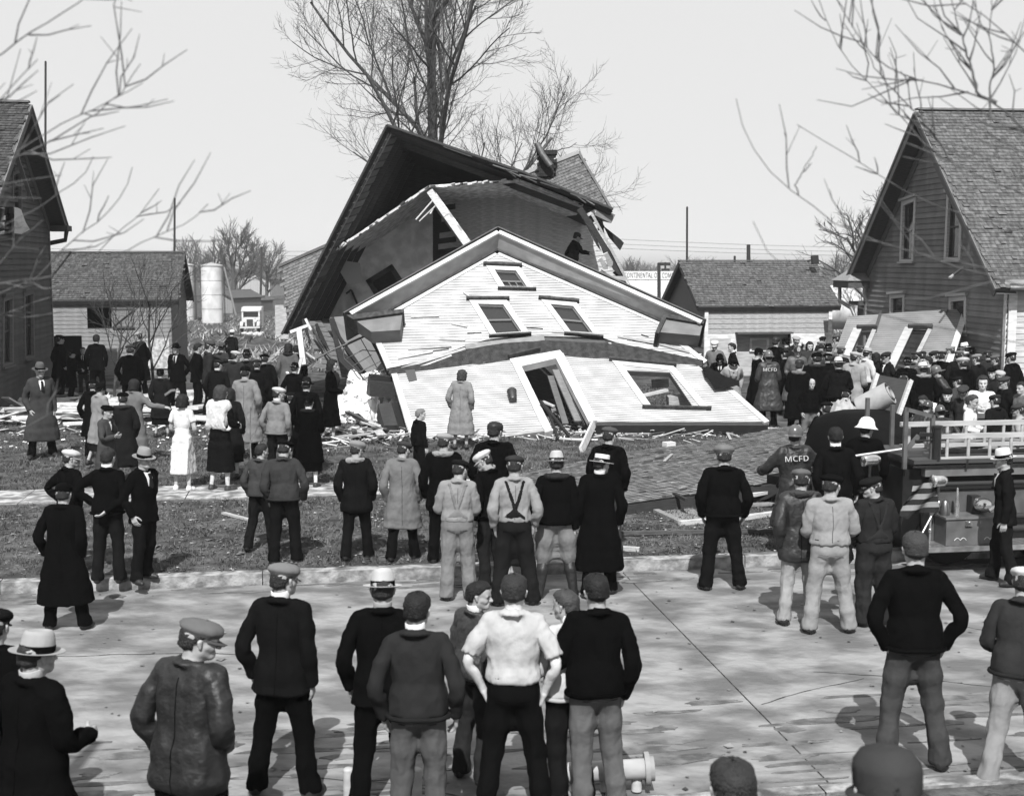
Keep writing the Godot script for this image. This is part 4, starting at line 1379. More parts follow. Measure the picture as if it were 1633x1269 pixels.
# ---------------------------------------------------------------- bare trees
func twig(w: MB, p: Vector3, dir: Vector3, l: float, r: float, lev: int, o: Dictionary, tw: MB) -> void:
	var n: int = o.get("seg", 5)
	var pts := PackedVector3Array([p]); var rad := PackedFloat32Array([r])
	var d := dir
	var crook: float = o.get("crook", 0.16)
	for q in n:
		d = (d + Vector3(rf(-crook, crook), rf(-crook, crook) + o.get("up", 0.05), rf(-crook, crook))).normalized()
		p += d * l / n
		pts.append(p)
		rad.append(lerpf(r, r * (0.45 if lev > 0 else 0.35), (q + 1.0) / n))
	var dest := w if lev >= o.levels - 1 else tw
	dest.tube(pts, rad, 7 if lev >= o.levels - 1 else (5 if lev >= 2 else 3), Color.WHITE, false)
	if lev <= 0:
		return
	var kids: int = o.kids[o.levels - lev]
	for q in kids:
		var t: float = lerpf(o.get("from", 0.3) if lev < o.levels else o.get("from0", 0.3), 1.0, (q + rf(0.1, 0.9)) / kids)
		var at := int(t * n)
		var fr := t * n - at
		var a: Vector3 = pts[mini(at, n)].lerp(pts[mini(at + 1, n)], fr)
		var ax := (pts[mini(at + 1, n)] - pts[mini(at, n - 1)]).normalized()
		var side := ax.cross(Vector3(rf(-1, 1), rf(-1, 1), rf(-1, 1))).normalized()
		if lev == o.levels:
			var ang := q * 2.4 + rf(-0.5, 0.5)
			side = Vector3(cos(ang), 0, sin(ang))
		var sp: float = o.get("spread", 0.75) * rf(0.75, 1.25)
		var nd := (ax * cos(sp) + side * sin(sp)).normalized()
		var ll: float = l * o.get("ratio", 0.62) * rf(0.7, 1.15) * (1.15 - 0.45 * t)
		if lev == o.levels: ll = l * o.get("limb", 0.7) * rf(0.8, 1.1) * (1.2 - 0.5 * t)
		twig(w, a, nd, ll, maxf(rad[mini(at, n)] * o.get("thin", 0.58), o.get("rmin", 0.006)), lev - 1, o, tw)
func tree(label: String, at: Vector3, h: float, r: float, o: Dictionary, sd: int, tone := 0.09, group := "", called := "bare_tree") -> Node3D:
	rng.seed = sd
	var t := thing(called, label, "tree", at, 0.0, group)
	var w := MB.new(); var tw := MB.new()
	twig(w, Vector3(0, -0.1, 0), Vector3(rf(-0.04, 0.04), 1, rf(-0.04, 0.04)).normalized(), h, r, o.levels, o, tw)
	var bark := mat(tone, 0.95, "mottle", Vector3(2, 0.6, 2), "dirt_n", 0.8)
	build("trunk", w, bark, t)
	build("crown", tw, bark, t)
	return t
func copy_tree(src: Node3D, label: String, at: Vector3, k: float, turn: float, group: String) -> void:
	var c := src.duplicate()
	nm(c, "bare_tree", self)
	c.position = at; c.rotation.y = turn; c.scale = Vector3.ONE * k
	tag(c, label, "tree", group)
# a limb along given points with random side twigs
func limb(b: MB, pts: PackedVector3Array, r: float, twigs: int, tl: float) -> void:
	var cur := Curve3D.new()
	for q in pts.size():
		var tan := (pts[mini(q + 1, pts.size() - 1)] - pts[maxi(q - 1, 0)]) / 6.0
		cur.add_point(pts[q], -tan, tan)
	var L := cur.get_baked_length()
	var n := pts.size() * 4
	var p := PackedVector3Array(); var rr := PackedFloat32Array()
	for q in n + 1:
		p.append(cur.sample_baked(L * q / n) + Vector3(rf(-1, 1), rf(-1, 1), rf(-1, 1)) * 0.004)
		rr.append(lerpf(r * 0.46, 0.0014, pow(q / float(n), 0.8)))
	b.tube(p, rr, 6)
	for q in int(twigs * 0.9):
		var t := rf(0.15, 0.98)
		var a := cur.sample_baked(L * t)
		var ax := (cur.sample_baked(minf(L, L * t + 0.03)) - a).normalized()
		var side := ax.cross(Vector3(rf(-0.3, 0.3), rf(-0.3, 0.3), 1)).normalized() * (1.0 if rng.randf() < 0.5 else -1.0)
		var d := (ax * 0.75 + side * rf(0.4, 0.9) + Vector3(0, rf(0, 0.25), 0)).normalized()
		var l := tl * rf(0.25, 0.9)
		var m1 := a + d * l * 0.35 + Vector3(rf(-1, 1), rf(-1, 1), rf(-1, 1)) * l * 0.05
		var m2 := a + d * l * 0.7 + ax * l * 0.10 + Vector3(rf(-1, 1), rf(0, 1.4), rf(-1, 1)) * l * 0.07
		var tip := a + d * l + ax * l * 0.26 + Vector3(0, rf(0, 0.2) * l, 0)
		b.tube(PackedVector3Array([a, m1, m2, tip]), PackedFloat32Array([lerpf(r, 0.003, t) * 0.35 + 0.001, 0.0026, 0.002, 0.0012]), 4)
		for e in rng.randi() % 3:
			b.tube(PackedVector3Array([m2.lerp(m1, rf(0, 0.7)), m2 + Vector3(rf(-1, 1), rf(-0.2, 1), rf(-0.5, 0.5)) * l * 0.3]), PackedFloat32Array([0.0018, 0.001]), 3)
func trees() -> void:
	var big := {"levels": 5, "kids": [11, 8, 7, 6, 4], "seg": 6, "spread": 0.68, "up": 0.06, "ratio": 0.60, "limb": 0.46, "from0": 0.20, "from": 0.15, "thin": 0.50, "rmin": 0.0065, "crook": 0.15}
	tree("tall bare tree spreading behind the collapsed house", Vector3(-2.309, -0.2, -46), 15.5, 0.26, big, 41, 0.11)
	var med := {"levels": 4, "kids": [8, 7, 6, 5], "seg": 5, "spread": 0.66, "up": 0.05, "ratio": 0.62, "limb": 0.66, "from0": 0.16, "from": 0.25, "rmin": 0.012, "crook": 0.22}
	var t1 := tree("round bare tree between the right shed and the right house", Vector3(15.543, -0.6, -58), 5.6, 0.22, med, 7, 0.09)
	tree("bare tree top showing over the right house roof", Vector3(24.899, -0.6, -62), 7.2, 0.22, med, 12, 0.09)
	var far := {"levels": 3, "kids": [9, 8, 7], "seg": 5, "spread": 0.55, "up": 0.06, "ratio": 0.62, "limb": 0.75, "from0": 0.12, "from": 0.2, "rmin": 0.035, "crook": 0.2}
	var f1 := tree("forked bare tree behind the storage tanks and small shed", Vector3(-32.296, -1.6, -150), 6.4, 0.34, far, 5, 0.12, "far trees across the yards")
	var k := 0
	for q in [[342, 165, 0.72, "bare tree just right of the white storage tank"], [425, 175, 0.8, "bare tree in the gap left of the house roof"], [300, 190, 0.9, "bare tree above the shed ridge beside the tanks"], [405, 200, 1.0, "small bare tree behind the white truck"], [1010, 210, 0.6, "bare tree above the oil company roof"], [1340, 190, 0.7, "bare tree beyond the horizontal tank"]]:
		var p: Vector3 = [Vector3(-38.181, -1.6, -165),Vector3(-33.412, -1.6, -175),Vector3(-47.858, -1.6, -190),Vector3(-40.136, -1.6, -200),Vector3(19.817, -1.6, -210),Vector3(48.507, -1.6, -190)][k]
		copy_tree(f1, q[3], p, q[2], k * 1.3, "far trees across the yards")
		k += 1
	# the far tree belt
	var w := MB.new()
	rng.seed = 77
	var tiny := {"levels": 2, "kids": [9, 6], "seg": 4, "spread": 0.5, "up": 0.08, "ratio": 0.6, "limb": 0.6, "from0": 0.2, "from": 0.2, "rmin": 0.05, "crook": 0.2}
	for q in 3:
		twig(w, Vector3(q * 2.0 - 2.0, 0, rf(-1, 1)), Vector3.UP, rf(5, 7), 0.16, 2, tiny, w)
	var xf := []
	for q in 420:
		var dd := rf(240, 430)
		xf.append(Transform3D(Basis(Vector3.UP, rf(0, TAU)).scaled(Vector3(0.8, rf(0.35, 0.7), 0.8)), Vector3(rf(-0.5, 0.5) * dd, -1.6, -dd)))
	multi("far_tree_belt", w.mesh(mat(0.13, 1.0)), xf, [], "hazy belt of bare trees along the horizon", "trees")
	# saplings in front of the left shed
	var sap := {"levels": 3, "kids": [7, 6, 5], "seg": 5, "spread": 0.6, "up": 0.10, "ratio": 0.6, "limb": 0.8, "from0": 0.25, "from": 0.25, "rmin": 0.006, "crook": 0.2}
	tree("crooked bare sapling in front of the shed's open hatch", Vector3(-10.777, 0, -34.612), 2.3, 0.045, sap, 21, 0.08, "saplings in front of the left shed", "sapling")
	tree("many stemmed bare sapling before the shed's right corner", Vector3(-10.065, 0, -35.903), 2.7, 0.05, sap, 33, 0.08, "saplings in front of the left shed", "sapling")
	tree("thin leaning sapling staked by the pavement, cut short", Vector3(-3.883, 0, -18.953), 1.75, 0.018, {"levels": 1, "kids": [3], "seg": 6, "limb": 0.3, "from0": 0.6, "spread": 0.4, "rmin": 0.004, "crook": 0.05}, 5, 0.2, "", "sapling")
	# trees beside the camera whose branches hang into the view
	rng.seed = 91
	var bark := mat(0.13, 0.95, "mottle", Vector3(2, 2, 2))
	var lt := thing("near_tree", "bare tree just outside the left edge, blurred branches reaching in", "tree", Vector3(-3.6, -0.12, -4.6), 0.0, "trees beside the camera")
	var tb := MB.new()
	tb.tube(PackedVector3Array([Vector3(0, 0, 0), Vector3(0.05, 2.0, 0.0), Vector3(0.0, 4.0, 0.05), Vector3(-0.1, 6.5, 0.1)]), PackedFloat32Array([0.2, 0.16, 0.13, 0.05]), 10)
	build("trunk", tb, bark, lt)
	var o := Vector3(3.6, 0.12, 4.6)
	for q in [[PackedVector3Array([Vector3(-2.64, 3.789, -4.4), Vector3(-2.054, 3.98, -4.4), Vector3(-1.729, 4.122, -4.4), Vector3(-1.6, 4.178, -4.4), Vector3(-1.427, 4.272, -4.4), Vector3(-1.319, 4.355, -4.4), Vector3(-1.242, 4.452, -4.4)]), 0.016, 26, 0.42], [PackedVector3Array([Vector3(-2.498, 4.131, -4.2), Vector3(-1.881, 4.349, -4.2), Vector3(-1.635, 4.457, -4.2), Vector3(-1.512, 4.535, -4.2), Vector3(-1.369, 4.623, -4.2), Vector3(-1.246, 4.72, -4.2)]), 0.012, 14, 0.3], [PackedVector3Array([Vector3(-2.767, 3.678, -4.6), Vector3(-2.157, 3.789, -4.6), Vector3(-1.681, 3.983, -4.6), Vector3(-1.624, 4.021, -4.6), Vector3(-1.521, 4.086, -4.6), Vector3(-1.481, 4.163, -4.6)]), 0.010, 12, 0.25],
		[PackedVector3Array([Vector3(-2.78, 3.476, -4.6), Vector3(-2.168, 3.566, -4.6), Vector3(-1.69, 3.744, -4.6), Vector3(-1.609, 3.833, -4.6), Vector3(-1.448, 3.955, -4.6), Vector3(-1.379, 4.032, -4.6), Vector3(-1.339, 4.124, -4.6)]), 0.010, 10, 0.25], [PackedVector3Array([Vector3(-2.91, 3.32, -4.8), Vector3(-2.147, 3.532, -4.8), Vector3(-1.696, 3.672, -4.8), Vector3(-1.551, 3.812, -4.8), Vector3(-1.455, 3.915, -4.8), Vector3(-1.36, 3.984, -4.8), Vector3(-1.304, 4.065, -4.8)]), 0.009, 10, 0.25], [PackedVector3Array([Vector3(-2.653, 3.576, -4.4), Vector3(-1.962, 3.683, -4.4), Vector3(-1.746, 3.721, -4.4), Vector3(-1.552, 3.747, -4.4), Vector3(-1.358, 3.811, -4.4), Vector3(-1.185, 3.895, -4.4), Vector3(-1.099, 3.927, -4.4), Vector3(-1.034, 3.988, -4.4)]), 0.011, 16, 0.28],
		[PackedVector3Array([Vector3(-2.388, 3.963, -4), Vector3(-1.801, 4.135, -4), Vector3(-1.564, 4.286, -4), Vector3(-1.503, 4.351, -4), Vector3(-1.444, 4.407, -4)]), 0.010, 8, 0.2], [PackedVector3Array([Vector3(-2.577, 3.831, -4.3), Vector3(-2.004, 4.037, -4.3), Vector3(-1.626, 4.16, -4.3), Vector3(-1.457, 4.261, -4.3), Vector3(-1.331, 4.312, -4.3), Vector3(-1.21, 4.382, -4.3)]), 0.011, 18, 0.3], [PackedVector3Array([Vector3(-2.739, 3.172, -4.5), Vector3(-2.032, 3.127, -4.5), Vector3(-1.809, 3.172, -4.5), Vector3(-1.673, 3.235, -4.5), Vector3(-1.583, 3.295, -4.5)]), 0.008, 6, 0.2]]:
		var b := MB.new()
		var pts: PackedVector3Array = q[0]
		for z in pts.size():
			pts[z] += o
		limb(b, pts, q[1], q[2], q[3])
		build("branch", b, bark, lt)
	var rt := thing("near_tree", "bare tree just outside the right edge, its branches overhanging the house", "tree", Vector3(4.2, -0.12, -5.0), 0.0, "trees beside the camera")
	tb = MB.new()
	tb.tube(PackedVector3Array([Vector3(0, 0, 0), Vector3(-0.05, 2.0, 0.0), Vector3(0.0, 4.0, 0.05), Vector3(0.1, 6.5, 0.1)]), PackedFloat32Array([0.2, 0.16, 0.13, 0.05]), 10)
	build("trunk", tb, bark, rt)
	o = Vector3(-4.2, 0.12, 5.0)
	for q in [[PackedVector3Array([Vector3(3.714, 3.462, -4.8), Vector3(2.521, 3.835, -4.8), Vector3(1.881, 4.276, -4.8), Vector3(1.778, 4.371, -4.8), Vector3(1.708, 4.405, -4.8), Vector3(1.522, 4.45, -4.8), Vector3(1.407, 4.484, -4.8), Vector3(1.337, 4.522, -4.8), Vector3(1.265, 4.607, -4.8), Vector3(1.206, 4.696, -4.8), Vector3(1.17, 4.763, -4.8)]), 0.024, 34, 0.35], [PackedVector3Array([Vector3(1.778, 4.371, -4.8), Vector3(1.708, 4.405, -4.8), Vector3(1.676, 4.518, -4.8), Vector3(1.63, 4.64, -4.8), Vector3(1.594, 4.763, -4.8)]), 0.015, 12, 0.3], [PackedVector3Array([Vector3(3.626, 3.606, -4.7), Vector3(2.45, 4.149, -4.7), Vector3(1.83, 4.546, -4.7), Vector3(1.73, 4.634, -4.7), Vector3(1.611, 4.714, -4.7), Vector3(1.523, 4.786, -4.7)]), 0.020, 18, 0.4],
		[PackedVector3Array([Vector3(3.881, 3.3, -5), Vector3(2.381, 3.884, -5), Vector3(1.693, 4.171, -5), Vector3(1.532, 4.301, -5), Vector3(1.396, 4.442, -5), Vector3(1.273, 4.559, -5), Vector3(1.198, 4.687, -5), Vector3(1.159, 4.798, -5)]), 0.013, 26, 0.25], [PackedVector3Array([Vector3(1.726, 4.178, -5.1), Vector3(1.598, 4.347, -5.1), Vector3(1.497, 4.443, -5.1), Vector3(1.408, 4.55, -5.1), Vector3(1.35, 4.653, -5.1)]), 0.009, 14, 0.22], [PackedVector3Array([Vector3(1.757, 4.315, -4.8), Vector3(1.749, 4.405, -4.8), Vector3(1.763, 4.506, -4.8), Vector3(1.74, 4.629, -4.8), Vector3(1.749, 4.754, -4.8)]), 0.010, 10, 0.25],
		[PackedVector3Array([Vector3(3.575, 3.295, -4.6), Vector3(2.204, 3.611, -4.6), Vector3(1.3, 3.866, -4.6), Vector3(1.119, 3.955, -4.6), Vector3(0.995, 4.043, -4.6), Vector3(0.893, 4.13, -4.6), Vector3(0.814, 4.25, -4.6), Vector3(0.787, 4.363, -4.6)]), 0.011, 5, 0.25], [PackedVector3Array([Vector3(1.018, 4.027, -4.6), Vector3(1.001, 4.065, -4.6), Vector3(1.037, 4.13, -4.6), Vector3(1.078, 4.202, -4.6)]), 0.006, 2, 0.1], [PackedVector3Array([Vector3(3.792, 3.455, -4.9), Vector3(2.336, 3.835, -4.9), Vector3(1.617, 4, -4.9), Vector3(1.353, 4.14, -4.9), Vector3(1.233, 4.21, -4.9), Vector3(1.071, 4.307, -4.9)]), 0.010, 10, 0.2],
		[PackedVector3Array([Vector3(3.43, 3.186, -4.4), Vector3(1.9, 3.49, -4.4), Vector3(1.251, 3.619, -4.4), Vector3(0.904, 3.785, -4.4), Vector3(0.849, 3.853, -4.4), Vector3(0.82, 3.931, -4.4)]), 0.007, 4, 0.15], [PackedVector3Array([Vector3(3.24, 3.627, -4.2), Vector3(2.108, 3.749, -4.2), Vector3(1.665, 3.753, -4.2), Vector3(1.518, 3.719, -4.2), Vector3(1.39, 3.684, -4.2), Vector3(1.274, 3.672, -4.2)]), 0.017, 6, 0.2], [PackedVector3Array([Vector3(3.534, 3.789, -4.6), Vector3(2.195, 3.789, -4.6), Vector3(1.75, 3.762, -4.6), Vector3(1.592, 3.793, -4.6), Vector3(1.435, 3.822, -4.6), Vector3(1.3, 3.866, -4.6), Vector3(1.144, 3.882, -4.6)]), 0.014, 8, 0.25], [PackedVector3Array([Vector3(3.611, 3.789, -4.7), Vector3(2.459, 3.992, -4.7), Vector3(1.846, 4.16, -4.7), Vector3(1.68, 4.182, -4.7), Vector3(1.546, 4.144, -4.7), Vector3(1.409, 4.171, -4.7)]), 0.010, 14, 0.25]]:
		var b := MB.new()
		var pts: PackedVector3Array = q[0]
		for z in pts.size():
			pts[z] += o
		limb(b, pts, q[1], q[2], q[3])
		build("branch", b, bark, rt)

# ---------------------------------------------------------------- poles, wires and the far yards
func pole(label: String, a: Vector3, b: Vector3, r: float, tone := 0.05, group := "poles standing among the sheds") -> Node3D:
	var t := thing("utility_pole", label, "pole", a, 0.0, group)
	var m := MB.new()
	m.rod(Vector3.ZERO, b - a, r, r * 0.8, 8)
	build("post", m, wood(tone), t)
	var cpm := MB.new()
	cpm.rod(b - a, b - a + Vector3(0, 0.04, 0), r * 0.9, r * 0.4, 8)
	build("pole_cap", cpm, wood(tone), t)
	return t
func far_things() -> void:
	rng.seed = 301
	pole("tall thin pole rising beside the left house gable", Vector3(-15.698, 0, -43), Vector3(-15.278, 10.248, -43), 0.045)
	pole("thin pole rising behind the left shed's roof", Vector3(-13.185, 0, -50), Vector3(-12.994, 6.151, -50), 0.05)
	pole("thin pole at the gable peak of the right shed", Vector3(6.342, 0, -46.5), Vector3(6.277, 5.676, -46.5), 0.045)
	pole("stout short post behind the right shed's roof", Vector3(11.063, -0.6, -60), Vector3(10.972, 4.494, -60), 0.11)
	pole("small stub post left of the stout post behind the right shed", Vector3(11.111, -0.6, -64), Vector3(11.032, 3.985, -64), 0.07)
	pole("dark upright post in front of the oil company roof", Vector3(7.12, -0.6, -62), Vector3(7.054, 3.65, -62), 0.10)
	pole("distant wire pole in the gap left of the house", Vector3(-27.39, -1.6, -140), Vector3(-27.098, 5.216, -140), 0.14)
	pole("leaning guy stay beside the white storage tank", Vector3(-23.61, -0.89, -110), Vector3(-24.53, 3.216, -110), 0.10, 0.25)
	var sg := thing("rail_signal", "railway signal mast with two dark lamps beyond the oil company roof", "signal", Vector3(15.438, -1.6, -130))
	var b := MB.new()
	b.rod(Vector3.ZERO, Vector3(0, 5.212, 0), 0.1)
	build("mast", b, wood(0.05), sg)
	for q in 3:
		b = MB.new()
		b.box(Transform3D(Basis(), Vector3(0, 5.024 - q * 0.6, 0.1)), Vector3(1.0 - 0.2 * (q % 2), 0.32, 0.3))
		build("lamp_head", b, wood(0.03), sg)
	# wires
	var wm := mat(0.12, 0.8)
	for q in [[Vector3(-77.469, 6.039, -150), Vector3(-14.285, 4.884, -150), 0], [Vector3(-77.485, 5.75, -150), Vector3(-14.291, 4.306, -150), 1], [Vector3(-77.525, 5.029, -150), Vector3(-14.297, 3.728, -150), 2], [Vector3(-77.561, 4.378, -150), Vector3(-14.299, 3.511, -150), 3], [Vector3(4.611, 6.616, -150), Vector3(64.216, 5.173, -150), 4], [Vector3(4.613, 6.039, -150), Vector3(64.236, 4.74, -150), 5], [Vector3(4.614, 5.534, -150), Vector3(64.256, 4.306, -150), 6]]:
		var w := MB.new()
		var pts := PackedVector3Array(); var rr := PackedFloat32Array()
		for k in 13:
			var t := k / 12.0
			pts.append((q[0] as Vector3).lerp(q[1], t) - Vector3(0, sin(PI * t) * 0.5, 0)); rr.append(0.022)
		w.tube(pts, rr, 4)
		tag(build("overhead_wire", w, wm), "%s overhead wire crossing the sky %s" % [["topmost", "second", "third", "lowest", "topmost", "middle", "lowest"][q[2]], "left of the house" if q[2] < 4 else "right of the house"], "wire", "overhead wires")
	# storage tanks
	var tm := mat(0.62, 0.5, "soft", Vector3(0.3, 0.15, 0.3), "", 0.5)
	var k := 0
	for q in [[Vector3(-26.08, -1.6, -112), 0.901, 4.914, "white upright storage tank with riveted bands, the nearer one"], [Vector3(-29.511, -1.6, -116), 0.849, 4.952, "white upright storage tank half hidden behind the left shed"]]:
		var t := thing("storage_tank", q[3], "tank", q[0], 0.0, "upright storage tanks")
		var n := 4
		for r in n:
			var s := MB.new()
			var y0: float = q[2] * r / n; var y1: float = q[2] * (r + 1) / n
			s.rings(Transform3D(), [[q[1], q[1], y0, 0], [q[1], q[1], y1 - 0.03, 0], [q[1] + 0.02, q[1] + 0.02, y1 - 0.028, 0], [q[1] + 0.02, q[1] + 0.02, y1, 0]], 32)
			build("shell_band", s, tm, t)
		var s := MB.new()
		s.rings(Transform3D(), [[q[1] + 0.06, q[1] + 0.06, q[2], 0], [q[1] + 0.06, q[1] + 0.06, q[2] + 0.08, 0], [0.01, 0.01, q[2] + 0.3, 0]], 32)
		build("roof", s, mat(0.3, 0.7), t)
		var l := MB.new()
		for e in [-0.2, 0.2]:
			l.rod(Vector3(q[1] + 0.15, 0, e), Vector3(q[1] + 0.15, q[2] + 0.2, e), 0.03)
		for e in 14:
			l.rod(Vector3(q[1] + 0.15, 0.3 + e * 0.33, -0.2), Vector3(q[1] + 0.15, 0.3 + e * 0.33, 0.2), 0.02)
		build("ladder", l, mat(0.06, 0.7), t)
		k += 1
	var ht := thing("horizontal_tank", "big pale horizontal tank lying between the right shed and house", "tank", Vector3(16.866, -0.5, -62))
	b = MB.new()
	var R := 1.059
	b.rings(Transform3D(Basis(Vector3.BACK, PI / 2), Vector3(2.6, 2.049, 0)), [[0.01, 0.01, -2.2, 0], [R * 0.7, R * 0.7, -2.1, 0], [R, R, -1.9, 0], [R, R, 4.2, 0], [R * 0.7, R * 0.7, 4.4, 0], [0.01, 0.01, 4.5, 0]], 32)
	build("shell", b, mat(0.66, 0.35, "soft", Vector3(0.3, 0.3, 0.3)), ht)
	for e in [-0.6, 1.6, 3.6]:
		b = MB.new()
		b.box(Transform3D(Basis(), Vector3(e, 0.35, 0)), Vector3(0.3, 0.9, 1.6))
		build("cradle", b, wood(0.08), ht)
	b = MB.new()
	b.rod(Vector3(0.35, 3.071, 0), Vector3(0.35, 3.911, 0), 0.05)
	build("vent_pipe", b, paint(0.5), ht)
	# oil company warehouse
	var oc := thing("warehouse", "low warehouse with pale corrugated roof and lettered ridge board", "building", Vector3(9.95, -1.6, -105))
	b = MB.new()
	var y1 := 3.828; var y0 := 1.485
	var lx := -5.5; var rx := 4.2
	for q in 64:
		var xa := lerpf(lx, rx, q / 64.0); var xb := lerpf(lx, rx, (q + 0.5) / 64.0); var xc := lerpf(lx, rx, (q + 1.0) / 64.0)
		b.quad(Vector3(xa, y0, 3.4), Vector3(xb, y0 + 0.05, 3.4), Vector3(xb, y1 + 0.05, 0), Vector3(xa, y1, 0)); b.quad(Vector3(xb, y0 + 0.05, 3.4), Vector3(xc, y0, 3.4), Vector3(xc, y1, 0), Vector3(xb, y1 + 0.05, 0))
	build("roof", b, mat(0.52, 0.5, "soft", Vector3(1, 0.2, 0.2)), oc)
	b = MB.new()
	b.box(Transform3D(Basis(), Vector3((lx + rx) / 2, y0 / 2 - 0.05, 1.2)), Vector3(rx - lx - 0.2, y0, 4.2))
	build("wall", b, paint(0.4), oc)
	b = MB.new()
	b.box(Transform3D(Basis(), Vector3((lx + rx) / 2, y1 + 0.36, 0.1)), Vector3(rx - lx, 0.66, 0.1))
	var sb := build("sign_board", b, paint(0.72), oc)
	var tx := TextMesh.new()
	tx.text = "CONTINENTAL OIL COMPANY"
	var sf := SystemFont.new()
	sf.font_names = PackedStringArray(["Droid Sans"])
	tx.font = sf; tx.font_size = 64; tx.pixel_size = 0.40 / 46.0; tx.depth = 0.03
	tx.horizontal_alignment = HORIZONTAL_ALIGNMENT_RIGHT
	tx.material = mat(0.04, 0.8)
	var tw := tx.get_aabb().size.x
	var kx: float = 4.712 / tw
	put("lettering", tx, sb, Transform3D(Basis().scaled(Vector3(kx, 1, 1)), Vector3(3.893, y1 + 0.36, 0.17)) )
	# small far sheds
	k = 0
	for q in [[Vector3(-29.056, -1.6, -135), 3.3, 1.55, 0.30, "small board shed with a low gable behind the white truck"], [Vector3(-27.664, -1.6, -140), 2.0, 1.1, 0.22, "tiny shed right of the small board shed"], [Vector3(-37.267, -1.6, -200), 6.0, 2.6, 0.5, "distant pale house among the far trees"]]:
		var t := thing("far_shed", q[4], "shed", q[0], -0.45, "far outbuildings")
		var w: float = q[1]; var h: float = q[2]
		for e in 10:
			var s := MB.new()
			var xa := -w / 2 + w * e / 10
			s.prism(Transform3D(Basis(), Vector3(0, 0, w * 0.75)), PackedVector2Array([Vector2(xa, 0), Vector2(xa + w / 10 - 0.02, 0), Vector2(xa + w / 10 - 0.02, h + (w / 2 - absf(xa + w / 10)) * 0.42), Vector2(xa, h + (w / 2 - absf(xa)) * 0.42)]), -0.05, 0.02 * (e % 2) + 0.02)
			build("board", s, wood(q[3]), t)
		var s := MB.new()
		s.box(Transform3D(Basis(), Vector3(0, h / 2, 0)), Vector3(w - 0.02, h, w * 1.4))
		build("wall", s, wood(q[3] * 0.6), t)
		s = MB.new()
		for e in [-1.0, 1.0]:
			s.box(Transform3D(Basis(Vector3.BACK, -e * 0.40), Vector3(e * w * 0.26, h + w * 0.11, 0)), Vector3(w * 0.62, 0.1, w * 1.65))
		build("roof", s, wood(0.10), t)
	# white truck among the yards
	var tr := thing("parked_truck", "small white lorry facing the camera in the yard left of the house", "truck", Vector3(-18.651, -1.288, -92), 0.12)
	var u := 1.526 / 1.75
	tr.scale = Vector3.ONE * u
	b = MB.new(); b.box(Transform3D(Basis(), Vector3(0, 1.25, -1.4)), Vector3(1.6, 1.5, 2.4)); build("cargo_box", b, paint(0.6), tr)
	b = MB.new(); b.box(Transform3D(Basis(), Vector3(0, 1.35, 0.1)), Vector3(1.45, 0.75, 1.0)); b.box(Transform3D(Basis(), Vector3(0, 1.76, 0.05)), Vector3(1.55, 0.1, 1.2)); build("cab", b, paint(0.62), tr)
	b = MB.new(); b.box(Transform3D(Basis(), Vector3(0, 1.45, 0.61)), Vector3(1.2, 0.42, 0.02)); build("windscreen", b, mat(0.03, 0.1), tr)
	b = MB.new(); b.box(Transform3D(Basis(), Vector3(0, 0.85, 1.1)), Vector3(0.75, 0.6, 1.1)); build("bonnet", b, paint(0.6), tr)
	b = MB.new(); b.box(Transform3D(Basis(), Vector3(0, 0.82, 1.66)), Vector3(0.5, 0.55, 0.03)); build("grille", b, mat(0.05, 0.5), tr)
	for e in [-1.0, 1.0]:
		b = MB.new(); b.ball(Vector3(e * 0.42, 0.95, 1.6), Vector3(0.13, 0.13, 0.1), 12); build("headlight", b, mat(0.75, 0.2), tr)
		b = MB.new(); b.rings(Transform3D(Basis(Vector3.BACK, PI / 2), Vector3(e * 0.66, 0.36, 1.2)), [[0.05, 0.05, -0.1, 0], [0.36, 0.36, -0.1, 0], [0.36, 0.36, 0.1, 0], [0.05, 0.05, 0.1, 0]], 20); build("wheel", b, mat(0.03, 0.9), tr)
		b = MB.new(); b.tube(PackedVector3Array([Vector3(e * 0.66, 0.5, 1.75), Vector3(e * 0.66, 0.8, 1.45), Vector3(e * 0.66, 0.8, 0.95), Vector3(e * 0.66, 0.5, 0.6)]), PackedFloat32Array([0.12, 0.16, 0.16, 0.12]), 8); build("mudguard", b, paint(0.55), tr)
	b = MB.new(); b.box(Transform3D(Basis(), Vector3(0, 0.45, 1.8)), Vector3(1.6, 0.12, 0.06)); build("bumper", b, mat(0.5, 0.4), tr)
	k = 0
	for q in [Vector3(-16.69, -0.781, -80),Vector3(-16.338, -0.781, -80),Vector3(-15.948, -0.781, -80),Vector3(-15.636, -0.781, -80)]:
		b = MB.new()
		b.rings(Transform3D(Basis(Vector3.RIGHT, PI / 2), Vector3.ZERO), [[0.01, 0.01, -0.5, 0], [0.14, 0.14, -0.5, 0], [0.15, 0.15, -0.2, 0], [0.15, 0.15, 0.2, 0], [0.14, 0.14, 0.5, 0], [0.01, 0.01, 0.5, 0]], 16)
		var o := build("drum", b, paint(0.6))
		o.position = q
		tag(o, ["leftmost", "second", "third", "rightmost"][k] + " of four white drum ends lying below the white truck", "drum", "white drums in the yard")
		k += 1
	b = MB.new()
	b.box(Transform3D(Basis(), Vector3(-15.708, 0, -88) + Vector3(0, -0.4, 0)), Vector3(0.9, 2.3, 0.6))
	tag(build("yard_gate_post", b, paint(0.4)), "pale boxy post at the left edge of the house roof", "post")

